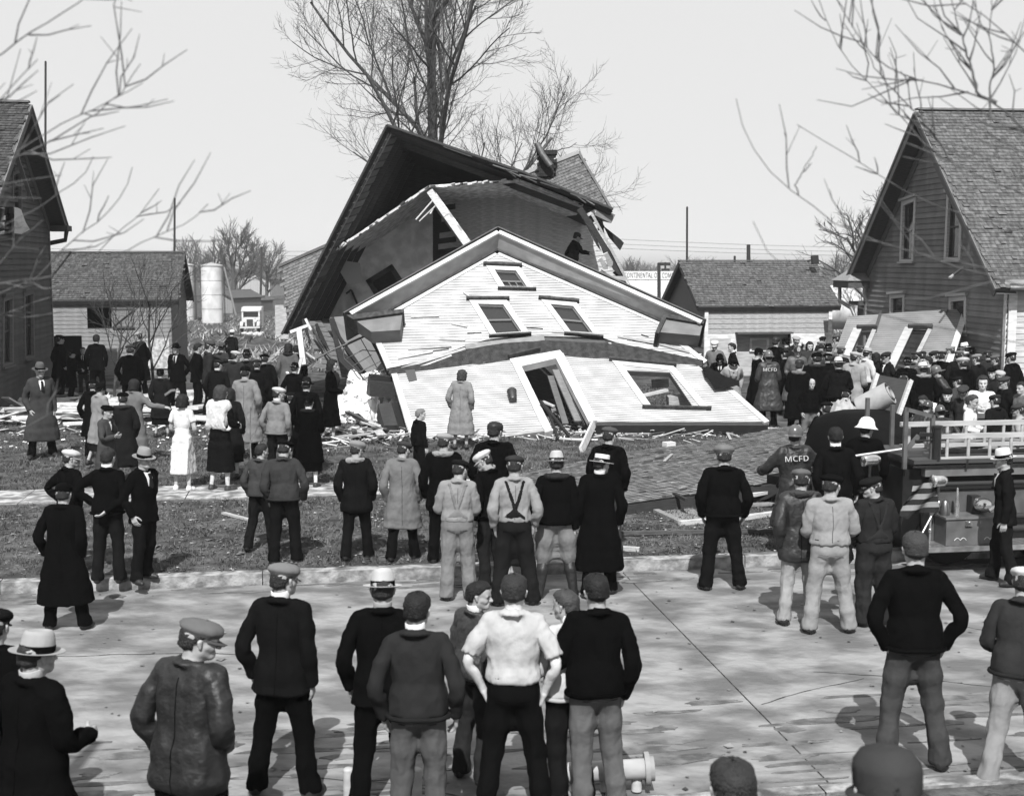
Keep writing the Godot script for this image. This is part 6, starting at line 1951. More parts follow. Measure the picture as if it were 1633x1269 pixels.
	# torn right wall: studs, lath, white scraps, dangling strips
	var rs := [[Vector3(1.804, 5.167, -33.5), Vector3(3.005, 3.263, -33.7), 0.16, 0.05],[Vector3(1.999, 4.927, -33.5), Vector3(2.756, 3.637, -33.7), 0.1, 0.08],[Vector3(2.08, 5.007, -33.5), Vector3(3.104, 3.149, -33.7), 0.07, 0.45],[Vector3(2.163, 4.654, -33.5), Vector3(2.59, 3.881, -33.7), 0.13, 0.1],[Vector3(2.361, 4.284, -33.5), Vector3(2.838, 3.556, -33.7), 0.12, 0.55],[Vector3(2.46, 4.01, -33.5), Vector3(2.641, 3.637, -33.7), 0.14, 0.65],[Vector3(1.919, 4.847, -33.5), Vector3(2.344, 4.044, -33.7), 0.06, 0.5],[Vector3(1.838, 4.927, -33.5), Vector3(2.294, 4.125, -33.7), 0.05, 0.25],[Vector3(2.74, 3.557, -33.5), Vector3(3.072, 3.067, -33.7), 0.14, 0.04],[Vector3(2.299, 3.881, -33.5), Vector3(2.511, 3.589, -33.7), 0.12, 0.7],[Vector3(2.579, 3.396, -33.5), Vector3(3.004, 3.361, -33.7), 0.1, 0.5],[Vector3(2.333, 3.557, -33.5), Vector3(2.841, 3.197, -33.7), 0.1, 0.3],[Vector3(2.823, 3.396, -33.5), Vector3(2.94, 3.132, -33.7), 0.08, 0.03],[Vector3(2.194, 4.927, -33.5), Vector3(2.438, 4.497, -33.7), 0.1, 0.03],[Vector3(2.291, 4.847, -33.5), Vector3(2.405, 4.594, -33.7), 0.16, 0.02]]
	for q in rs:
		b = MB.new()
		var dd: Vector3 = (q[1] - q[0]).normalized()
		var sn := dd.cross(Vector3.BACK).normalized()
		var ln: float = q[0].distance_to(q[1])
		b.prism(Transform3D(Basis(dd, sn, dd.cross(sn)), q[0] + Vector3(0, 0, rf(-0.2, 0.2))), PackedVector2Array([Vector2(0, 0), Vector2(ln * 0.7, -q[2] * 0.2), Vector2(ln, q[2] * 0.3), Vector2(ln * 0.8, q[2]), Vector2(ln * 0.3, q[2] * 0.7), Vector2(0, q[2])]), -0.02, 0.02)
		build("torn_stud", b, wood(q[3]), o)
	b = MB.new()
	b.prism(Transform3D(Basis(), Vector3(2.408, 4.508, -34.2)), PackedVector2Array([Vector2(0, 0.2), Vector2(0.15, -0.1), Vector2(0.45, -0.45), Vector2(0.55, -0.25), Vector2(0.45, -0.15)]), 0, 0.03)
	build("dangling_board", b, wood(0.03), o)
	b = MB.new()
	b.bar(Vector3(2.325, 4.927, -34), Vector3(2.393, 4.634, -34), 0.12, 0.05)
	build("dangling_board", b, wood(0.03), o)
	b = MB.new()
	b.box(Transform3D(Basis(Vector3.BACK, -0.45) * Basis(Vector3.UP, 0.2), Vector3(2.318, 5.005, -33.9)), Vector3(0.5, 0.24, 0.9))
	build("eave_box", b, wood(0.25), o)
	b = MB.new(); b.box(Transform3D(Basis(Vector3.BACK, 0.5), Vector3(2.093, 5.037, -33.45)), Vector3(0.5, 0.08, 0.06)); build("eave_trim", b, wood(0.55), o)
	# rear wing: two shingled slopes, its walls, chimney and pipe
	var sm := mat(1.0, 0.95, "mottle", Vector3(1.5, 1.5, 1.5), "", 0.5, {"vc": 1})
	var RR := Transform3D(Basis(Vector3(0.92854, 0.37124, 0.00000), Vector3(-0.24985, 0.62491, -0.73964), Vector3(-0.27458, 0.68678, 0.67300)), Vector3(0.376, 6.182, -36.3))
	b = MB.new()
	var pr := PackedVector2Array([Vector2(-0.706, 0.035), Vector2(0.007, 0.025), Vector2(1.586, 0.025), Vector2(1.716, -2.695), Vector2(1.509, -2.676), Vector2(0.673, -1.652)])
	shingles(b, RR, pr, 0.125, 0.16, 0.12, 0.20)
	stuff(build("shingles", b, sm, o))
	b = MB.new(); b.prism(RR, pr, -0.10, -0.004); build("roof_slope", b, wood(0.06), o)
	b = MB.new(); b.bar(Vector3(0.341, 6.198, -36.286), Vector3(1.857, 6.782, -36.264), 0.16, 0.05, RR.basis.z); build("ridge_board", b, wood(0.3), o)
	b = MB.new(); b.bar(Vector3(1.858, 6.783, -36.279), Vector3(2.641, 5.133, -34.277), 0.06, 0.06, RR.basis.z); build("rake_trim", b, wood(0.15), o)
	var RL := Transform3D(Basis(Vector3(0.91784, 0.39694, 0.00000), Vector3(-0.26363, 0.60958, -0.74761), Vector3(-0.29676, 0.68619, 0.66414)), Vector3(-6.545, 3.607, -36.3))
	b = MB.new()
	pr = PackedVector2Array([Vector2(0.008, 0.052), Vector2(1.837, 0.009), Vector2(1.233, -1.188), Vector2(0.06, -2.593), Vector2(-0.111, -2.28), Vector2(-0.013, -0.946)])
	shingles(b, RL, pr, 0.125, 0.16, 0.14, 0.22)
	stuff(build("shingles", b, sm, o))
	b = MB.new(); b.prism(RL, pr, -0.10, -0.004); build("roof_slope", b, wood(0.06), o)
	b = MB.new(); b.bar(Vector3(-6.558, 3.625, -36.279), Vector3(-4.857, 4.359, -36.277), 0.12, 0.05, RL.basis.z); build("ridge_board", b, wood(0.10), o)
	b = MB.new(); b.box(Transform3D(Basis(), Vector3(-1.8, 0.8, -39.5)), Vector3(6.0, 2.0, 4.5)); build("rear_wall", b, wood(0.2), o)
	b = MB.new()
	var c0 := Vector3(0.944, 6.333, -36)
	for q in 8:
		for e in 3:
			b.box(Transform3D(Basis(Vector3.BACK, -0.04), c0 + Vector3((e - 1) * 0.155 + (0.04 if q % 2 else -0.02), q * 0.075 - 0.2, 0)), Vector3(0.146, 0.066, 0.42))
	b.box(Transform3D(Basis(), c0 + Vector3(0, 0.05, 0)), Vector3(0.42, 0.56, 0.40))
	b.box(Transform3D(Basis(), c0 + Vector3(0.02, 0.42, 0)), Vector3(0.56, 0.12, 0.5))
	build("chimney", b, mat(0.035, 0.9, "mottle", Vector3(3, 3, 3)), o)
	b = MB.new(); b.tube(PackedVector3Array([Vector3(0.676, 6.98, -35.6), Vector3(0.813, 6.693, -35.6), Vector3(1.054, 6.372, -35.6)]), PackedFloat32Array([0.085, 0.085, 0.085]), 12); build("stove_pipe", b, metal(0.25, 0.5), o)
	rebase(o, Vector3(-0.6, 0, -34))

# ---------------------------------------------------------------- houses and sheds that still stand
func gable_roof(o: Node3D, f: Transform3D, w: float, eave: float, ridge: float, over: float, run: float, rake: float, course: float, t0: float, t1: float, front_only := true, swap := false) -> void:
	# f: gable wall frame (x along, y up, z out); the ridge runs back (-z) for run metres; rake is the overhang in front
	var sm := mat(1.0, 0.95, "mottle", Vector3(1.2, 1.2, 1.2), "", 0.5, {"vc": 1})
	for s in [1.0, -1.0]:
		var ev := Vector2(w / 2 + s * (w / 2 + over), eave - over * (ridge - eave) / (w / 2))
		var rg := Vector2(w / 2, ridge)
		var a := f * Vector3(ev.x, ev.y, rake); var b := f * Vector3(rg.x, rg.y, rake)
		var a2 := f * Vector3(ev.x, ev.y, -run)
		var yv := (b - a).normalized()
		var xv: Vector3 = (a - a2).normalized() * s * -1.0
		if (xv.cross(yv)).y < 0: xv = -xv
		var n: Vector3 = xv.cross(yv)
		var org := a if (a2 - a).dot(xv) > 0 else a2
		var X := Transform3D(Basis(xv, yv, n), org + n * 0.11)
		var L := a.distance_to(b); var W := a.distance_to(a2)
		var slab := MB.new()
		slab.box(X * Transform3D(Basis(), Vector3(W / 2, L / 2, -0.06)), Vector3(W, L, 0.10))
		build("roof_deck", slab, wood(0.12), o)
		if (s > 0) != swap or not front_only:
			var sh := MB.new()
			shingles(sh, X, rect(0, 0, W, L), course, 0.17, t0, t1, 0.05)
			stuff(build("shingles", sh, sm, o))
		var rb := MB.new()
		rb.bar(a - n * 0.04 + f.basis.z * 0.02, b - n * 0.04 + f.basis.z * 0.02, 0.04, 0.26, n)
		build("rake_board", rb, wood(0.14), o)
		rb = MB.new()
		rb.bar(a + n * 0.05 + f.basis.z * 0.045, b + n * 0.05 + f.basis.z * 0.045, 0.05, 0.07, n)
		build("rake_moulding", rb, wood(0.2), o)
		var so := MB.new()
		var i0 := f * Vector3(ev.x, ev.y - 0.06, 0.0); var i1 := f * Vector3(rg.x, rg.y - 0.06, 0.0)
		so.quad(i0, a - Vector3(0, 0.06, 0), b - Vector3(0, 0.06, 0), i1)
		build("soffit", so, wood(0.12), o)
		var fz := MB.new()
		fz.bar(f * Vector3(ev.x - s * over * 0.9, ev.y - 0.26 + over * 0.9 * (ridge - eave) / (w / 2), 0.03), f * Vector3(rg.x, rg.y - 0.30, 0.03), 0.035, 0.20, n)
		build("frieze_board", fz, wood(0.18), o)
	var rd := MB.new()
	rd.bar(f * Vector3(w / 2, ridge + 0.15, rake), f * Vector3(w / 2, ridge + 0.15, -run), 0.26, 0.05)
	build("ridge_cap", rd, wood(0.22), o)
func right_house() -> void:
	rng.seed = 31
	var o := thing("gabled_house", "dark clapboard house with steep shingled roof at the right", "house")
	var f := Transform3D(Basis(Vector3(0.09006, 0.00000, 0.99594), Vector3(0.00000, 1.00000, 0.00000), Vector3(-0.99594, 0.00000, 0.09006)), Vector3(11.1, 0, -40.4))
	var w := 9.44
	var wall := PackedVector2Array([Vector2(0, -0.2), Vector2(w, -0.2), Vector2(w, 3.45), Vector2(w / 2, 7.68), Vector2(0, 3.45)])
	var wins := [PackedVector2Array([Vector2(2.72, 3.764), Vector2(3.724, 3.765), Vector2(3.77, 5.593), Vector2(2.716, 5.501)]), PackedVector2Array([Vector2(5.777, 3.808), Vector2(6.796, 3.808), Vector2(6.791, 5.606), Vector2(5.821, 5.609)]), PackedVector2Array([Vector2(2.111, 1.85), Vector2(3.202, 1.869), Vector2(3.166, 2.863), Vector2(2.033, 2.798)]), PackedVector2Array([Vector2(6.253, 1.893), Vector2(7.273, 1.902), Vector2(7.225, 2.901), Vector2(6.173, 2.839)])]
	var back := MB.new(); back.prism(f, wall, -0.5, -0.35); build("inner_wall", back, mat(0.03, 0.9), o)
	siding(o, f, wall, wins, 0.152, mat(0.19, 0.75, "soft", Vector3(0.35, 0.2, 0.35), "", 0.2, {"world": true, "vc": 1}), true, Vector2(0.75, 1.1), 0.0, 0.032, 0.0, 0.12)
	var k := 0
	for q in wins:
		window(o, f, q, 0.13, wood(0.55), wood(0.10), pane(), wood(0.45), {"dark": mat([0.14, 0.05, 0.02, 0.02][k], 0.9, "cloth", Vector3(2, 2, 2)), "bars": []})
		k += 1
	gable_roof(o, f, w, 3.45, 7.75, 0.42, 12.0, 0.5, 0.14, 0.10, 0.17)
	for q in [0.0, w]:
		var cb := MB.new(); cb.box(f * Transform3D(Basis(), Vector3(q + (0.07 if q == 0 else -0.07), 1.6, 0.02)), Vector3(0.14, 3.6, 0.05)); build("corner_board", cb, paint(0.32 if q == 0 else 0.6), o)
	# street front, pale
	var g := Transform3D(Basis(-f.basis.z, Vector3.UP, f.basis.x), f * Vector3(w, 0, 0))
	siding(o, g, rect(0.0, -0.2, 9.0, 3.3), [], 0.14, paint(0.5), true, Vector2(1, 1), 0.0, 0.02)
	var cb2 := MB.new(); cb2.box(g * Transform3D(Basis(), Vector3(0.10, 1.55, 0.03)), Vector3(0.20, 3.5, 0.06)); build("corner_board", cb2, paint(0.68), o)
	cb2 = MB.new(); cb2.box(g * Transform3D(Basis(), Vector3(4.5, 3.28, 0.2)), Vector3(9.6, 0.12, 0.4)); build("eave_soffit", cb2, paint(0.35), o)
	cb2 = MB.new(); cb2.rod(g * Vector3(-0.2, 3.15, 0.45), g * Vector3(9.0, 3.15, 0.45), 0.06); build("gutter", cb2, metal(0.3, 0.6), o)
	# little roofed corner return with its spout at the far end
	var at := f * Vector3(-0.35, 0, 0.25)
	var b := MB.new()
	b.box(Transform3D(f.basis, at + Vector3(0, 3.05, 0)), Vector3(1.4, 0.22, 0.9)); build("eave_return", b, wood(0.10), o)
	b = MB.new()
	for q in 4:
		b.quad(at + f.basis * Vector3([-0.75, 0.75, 0.75, -0.75][q], 3.17, [0.5, 0.5, -0.5, -0.5][q]), at + f.basis * Vector3([0.75, 0.75, -0.75, -0.75][q], 3.17, [0.5, -0.5, -0.5, 0.5][q]), at + f.basis * Vector3(0.02, 3.62, 0.0), at + f.basis * Vector3(-0.02, 3.62, 0.0))
	build("return_roof", b, wood(0.30), o)
	b = MB.new(); b.tube(PackedVector3Array([at + f.basis * Vector3(-0.5, 3.0, 0.3), at + f.basis * Vector3(-0.45, 2.5, 0.3), at + f.basis * Vector3(0.2, 2.3, 0.15), at + f.basis * Vector3(0.3, 1.9, 0.0), at + f.basis * Vector3(0.3, 0.0, 0.0)]), PackedFloat32Array([0.06, 0.06, 0.06, 0.06, 0.06]), 8); build("downspout", b, metal(0.3, 0.6), o)
	b = MB.new(); b.box(Transform3D(f.basis, f * Vector3(-0.3, 1.2, -0.3)), Vector3(0.55, 2.4, 0.7)); build("bay", b, wood(0.10), o)
	b = MB.new(); b.box(Transform3D(f.basis, f * Vector3(-0.4, 2.45, -0.2)), Vector3(0.9, 0.12, 0.9)); build("bay_roof", b, wood(0.08), o)
	b = MB.new(); b.bar(Vector3(11.196, 3.354, -33), Vector3(11.875, 3.719, -33.6), 0.07, 0.04); build("loose_board", b, wood(0.4), o)
	rebase(o, f * Vector3(w / 2, 0, 0))
	# fallen wall sections leaning on it
	var p := thing("fallen_wall_section", "fallen clapboard wall section leaning on the right house, two window holes", "wall")
	var F := Transform3D(Basis(Vector3(0.99976, 0.02171, 0.00000), Vector3(-0.01040, 0.47877, -0.87788), Vector3(-0.01906, 0.87767, 0.47888)), Vector3(7.948, 0.98, -31.3))
	var outl := PackedVector2Array([Vector2(0.421, 1.563), Vector2(-0.268, -0.534), Vector2(2.199, -1.155), Vector2(3.307, 1.238), Vector2(4.173, 3.054), Vector2(2.373, 2.937), Vector2(1.795, 2.865), Vector2(1.666, 2.743)])
	var w2 := [PackedVector2Array([Vector2(0.493, 0.826), Vector2(0.772, 0.815), Vector2(1.356, 2.07), Vector2(1.084, 2.081)]), PackedVector2Array([Vector2(1.269, -0.132), Vector2(1.586, -0.144), Vector2(2.785, 2.041), Vector2(2.402, 2.057)])]
	siding(p, F, outl, w2, 0.10, mat(0.21, 0.8, "soft", Vector3(0.3, 0.5, 0.5)), false, Vector2(1, 1), 0.0, 0.012)
	b = MB.new(); holed(b, F, outl, w2, -0.14, -0.06); build("sheathing", b, wood(0.06), p)
	for q in w2:
		b = MB.new(); inplane(F, q[0], q[3], 0.20, -0.1, 0.05, b); build("casing", b, paint(0.42), p)
		b = MB.new(); inplane(F, q[1], q[2], -0.10, -0.1, 0.05, b); build("casing", b, paint(0.36), p)
		b = MB.new(); inplane(F, q[3] + Vector2(-0.12, 0.0), q[2] + Vector2(0.12, 0.0), 0.08, 0.0, 0.14, b); build("cap", b, wood(0.07), p)
	b = MB.new(); inplane(F, Vector2(4.173, 3.054), Vector2(2.199, -1.155), -0.15, -0.2, 0.06, b); build("corner_board", b, paint(0.55), p)
	b = MB.new(); inplane(F, Vector2(1.737, 2.9), Vector2(1.366, 1.977), 0.08, 0.0, 0.03, b); build("torn_board", b, wood(0.08), p)
	b = MB.new(); inplane(F, Vector2(3.557, 2.983), Vector2(3.152, 2.367), 0.04, 0.0, 0.03, b); build("torn_board", b, wood(0.10), p)
	rebase(p, Vector3(9.404, 0, -31.3))
	var p2_ := thing("fallen_wall_section", "smaller torn wall sheet at the left end of the leaning wall section", "wall")
	siding(p2_, F, PackedVector2Array([Vector2(0.916, 2.838), Vector2(1.737, 2.9), Vector2(1.488, 2.28), Vector2(1.074, 1.093), Vector2(0.168, 1.129), Vector2(0.389, 1.564)]), [w2[0]], 0.10, mat(0.24, 0.8, "soft", Vector3(0.3, 0.5, 0.5)), false, Vector2(1, 1), 0.0, 0.012)
	for c in p2_.get_children(): c.position += F.basis.z * -0.03
	rebase(p2_, Vector3(8.407, 0, -31.3))
func left_house() -> void:
	rng.seed = 37
	var o := thing("gabled_house", "dark two storey clapboard house at the left edge", "house")
	var f := Transform3D(Basis(Vector3(-0.17796, 0.00000, -0.98404), Vector3(0.00000, 1.00000, 0.00000), Vector3(0.98404, 0.00000, -0.17796)), Vector3(-12.05, 0, -29))
	var w := 9.55
	var wall := PackedVector2Array([Vector2(0, -0.2), Vector2(w, -0.2), Vector2(w, 5.0), Vector2(w / 2, 7.65), Vector2(0, 5.0)])
	var wins := [PackedVector2Array([Vector2(2.225, 1.22), Vector2(3.494, 1.181), Vector2(3.857, 2.959), Vector2(2.637, 2.914)]), PackedVector2Array([Vector2(5.049, 1.19), Vector2(6.372, 1.142), Vector2(6.676, 3.009), Vector2(5.25, 2.974)]), PackedVector2Array([Vector2(4.193, 4.994), Vector2(5.431, 5.07), Vector2(5.679, 6.267), Vector2(4.415, 6.083)]), PackedVector2Array([Vector2(1.92, 4.291), Vector2(4.308, 4.392), Vector2(4.492, 5.292), Vector2(2.103, 5.217)])]
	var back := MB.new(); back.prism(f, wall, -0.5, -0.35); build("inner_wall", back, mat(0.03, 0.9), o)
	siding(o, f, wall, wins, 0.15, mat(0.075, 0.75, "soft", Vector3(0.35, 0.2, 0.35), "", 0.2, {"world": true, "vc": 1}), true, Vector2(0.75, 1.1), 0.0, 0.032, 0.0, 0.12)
	var k := 0
	for q in wins:
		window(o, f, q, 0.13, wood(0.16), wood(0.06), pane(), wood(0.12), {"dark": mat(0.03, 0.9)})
		k += 1
	gable_roof(o, f, w, 5.0, 7.72, 0.5, 10.0, 0.45, 0.15, 0.05, 0.09, true, true)
	var cb := MB.new(); cb.box(f * Transform3D(Basis(), Vector3(w - 0.07, 2.4, 0.02)), Vector3(0.14, 5.0, 0.05)); build("corner_board", cb, paint(0.12), o)
	var at := f * Vector3(w + 0.35, 4.75, 0.1)
	cb = MB.new(); cb.box(Transform3D(f.basis, at), Vector3(0.9, 0.16, 0.9)); build("eave_return", cb, wood(0.08), o)
	cb = MB.new(); cb.tube(PackedVector3Array([at + Vector3(0.45, -0.05, 0.2), at + Vector3(0.4, -0.35, 0.2), at + Vector3(-0.1, -0.45, 0.2)]), PackedFloat32Array([0.07, 0.07, 0.07]), 8); build("spout", cb, metal(0.1, 0.6), o)
	cb = MB.new(); cb.bar(Vector3(-12.629, 6.685, -33), Vector3(-12.801, 5.378, -34.6), 0.1, 0.05); build("loose_board", cb, wood(0.2), o)
	rebase(o, f * Vector3(w / 2, 0, 0))
	var b := MB.new()
	b.grid([PackedVector3Array([Vector3(-12.643, 5.145, -32.952),Vector3(-12.617, 5.135, -33.092),Vector3(-12.801, 5.116, -33.825)]), PackedVector3Array([Vector3(-12.38, 4.776, -32.231),Vector3(-12.337, 4.751, -32.442),Vector3(-12.64, 4.787, -33.666)]), PackedVector3Array([Vector3(-12.427, 4.469, -32.318),Vector3(-12.481, 4.466, -32.956),Vector3(-12.799, 4.61, -34.38)])])
	tag(build("curtain", b, cloth(0.55)), "pale curtain blown out of the left house's upper window", "curtain")
func shed(label: String, corner: Vector3, width: float, depth: float, eave: float, ridge: float, left_corner: bool, tone: float, t0: float, t1: float) -> Array:
	# street-aligned shed; front wall faces the camera; corner is its near right (or left) foot
	var o := thing("shed", label, "shed")
	var f := Transform3D(ST.basis, corner - (ST.basis.x * width if not left_corner else Vector3.ZERO))
	var sm := mat(1.0, 0.95, "mottle", Vector3(1.2, 1.2, 1.2), "", 0.5, {"vc": 1})
	for s in [1.0, -1.0]:
		var a := f * Vector3(-0.25, eave - 0.03, 0.12) if s > 0 else f * Vector3(-0.25, eave - 0.15, -depth - 0.3)
		var top := f * Vector3(-0.25, ridge, -depth / 2)
		var yv := (top - a).normalized()
		var xv: Vector3 = f.basis.x * s
		var n: Vector3 = xv.cross(yv)
		var org := a if s > 0 else a + f.basis.x * (width + 0.5)
		var X := Transform3D(Basis(xv, yv, n), org + n * 0.05)
		var b := MB.new()
		b.box(X * Transform3D(Basis(), Vector3((width + 0.5) / 2, a.distance_to(top) / 2, -0.05)), Vector3(width + 0.5, a.distance_to(top), 0.08))
		build("roof_deck", b, wood(0.07), o)
		if s > 0:
			b = MB.new()
			shingles(b, X, rect(0, 0, width + 0.5, a.distance_to(top)), 0.135, 0.16, t0, t1, 0.03)
			stuff(build("shingles", b, sm, o))
			b = MB.new(); b.bar(X * Vector3(0, -0.02, -0.08), X * Vector3(width + 0.5, -0.02, -0.08), 0.04, 0.16, n); build("eave_board", b, wood(0.07), o)
		for e in [0.0, width + 0.5]:
			b = MB.new(); b.bar(X * Vector3(e, 0, -0.07), X * Vector3(e, a.distance_to(top), -0.07), 0.04, 0.16, n); build("rake_board", b, wood(0.09), o)
	var b := MB.new(); b.bar(f * Vector3(-0.27, ridge + 0.07, -depth / 2), f * Vector3(width + 0.27, ridge + 0.07, -depth / 2), 0.2, 0.05); build("ridge_cap", b, wood(0.12), o)
	# gable wall on the side one sees
	var g := Transform3D(Basis(-ST.basis.z, Vector3.UP, ST.basis.x), f * Vector3(width, 0, 0)) if not left_corner else Transform3D(Basis(ST.basis.z, Vector3.UP, -ST.basis.x), f * Vector3(0, 0, -depth))
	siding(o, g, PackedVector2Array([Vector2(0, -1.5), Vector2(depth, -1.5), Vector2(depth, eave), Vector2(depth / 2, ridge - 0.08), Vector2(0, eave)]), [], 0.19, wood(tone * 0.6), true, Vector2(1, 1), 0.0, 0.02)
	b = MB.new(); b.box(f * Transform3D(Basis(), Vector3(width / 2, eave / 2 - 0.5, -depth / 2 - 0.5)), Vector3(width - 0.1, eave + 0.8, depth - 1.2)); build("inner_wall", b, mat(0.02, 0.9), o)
	return [o, f]
func sheds() -> void:
	rng.seed = 41
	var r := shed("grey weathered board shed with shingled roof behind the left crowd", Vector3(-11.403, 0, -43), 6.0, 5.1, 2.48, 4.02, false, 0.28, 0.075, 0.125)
	var o: Node3D = r[0]; var f: Transform3D = r[1]

	var hatch := rect(3.30, 1.56, 4.08, 2.24)
	var big := rect(2.1, -0.5, 3.1, 1.32)
	siding(o, f, rect(0, -0.2, 6.0, 2.42), [hatch, big], 0.135, wood(0.27), true, Vector2(1, 1), 0.0, 0.018)
	var b := MB.new()
	for q in 6:
		b = MB.new(); b.box(f * Transform3D(Basis(), Vector3(4.16 + q * 0.115, 1.90, 0.05)), Vector3(0.11, 0.68, 0.03)); build("hatch_board", b, wood(0.24), o)
	b = MB.new(); b.bar(f * Vector3(4.12, 1.62, 0.08), f * Vector3(4.78, 2.15, 0.08), 0.02, 0.07, ST.basis.z); b.bar(f * Vector3(4.1, 2.2, 0.08), f * Vector3(4.82, 2.2, 0.08), 0.02, 0.06); b.bar(f * Vector3(4.1, 1.6, 0.08), f * Vector3(4.82, 1.6, 0.08), 0.02, 0.06); build("hatch_brace", b, wood(0.12), o)
	b = MB.new()
	b.box(f * Transform3D(Basis(), Vector3(5.5, 0.7, 0.04)), Vector3(0.85, 1.0, 0.05))
	build("pale_panel", b, mat(0.55, 0.8, "mottle", Vector3(1, 1, 1)), o)
	rebase(o, f.origin)
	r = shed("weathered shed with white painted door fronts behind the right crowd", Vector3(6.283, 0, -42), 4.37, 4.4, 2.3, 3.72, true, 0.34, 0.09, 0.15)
	o = r[0]; f = r[1]
	var door := rect(1.12, -0.4, 2.95, 1.38)
	siding(o, f, rect(0, 1.42, 4.37, 2.28), [], 0.16, wood(0.42), true, Vector2(1, 1), 0.0, 0.018)
	siding(o, f, rect(0, -0.5, 4.37, 1.42), [door], 0.16, paint(0.66), true, Vector2(1, 1), 0.0, 0.006)
	for q in [[0.06, 0.9, 0.12, 2.9], [4.31, 0.9, 0.12, 2.9]]:
		b = MB.new(); b.box(f * Transform3D(Basis(), Vector3(q[0], q[1], 0.03)), Vector3(q[2], q[3], 0.05)); build("corner_board", b, paint(0.7), o)
	b = MB.new(); b.box(f * Transform3D(Basis(), Vector3(0.55, 0.5, 0.03)), Vector3(0.70, 1.5, 0.02)); build("door_panel", b, paint(0.45), o)
	b = MB.new(); b.box(f * Transform3D(Basis(), Vector3(2.0, 1.43, 0.14)), Vector3(1.9, 0.06, 0.3)); build("door_hood", b, wood(0.10), o)
	b = MB.new(); b.box(f * Transform3D(Basis(), Vector3(2.0, 0.5, -0.25)), Vector3(1.9, 1.9, 0.06)); build("garage_door", b, paint(0.42), o)
	window(o, f * Transform3D(Basis(), Vector3(0, 0, -0.20)), rect(1.62, 0.80, 2.28, 1.25), 0.07, paint(0.7), mat(0.1, 0.8), pane(), null, {"bars": [0.33, 0.66]})
	b = MB.new(); b.box(Transform3D(Basis(Vector3.BACK, 0.1), Vector3(10.318, 3.821, -44)), Vector3(0.22, 0.3, 0.2)); b.bar(Vector3(10.063, 3.779, -44), Vector3(10.275, 3.821, -44), 0.08, 0.06); build("vent_box", b, wood(0.04), o)
	rebase(o, f.origin)

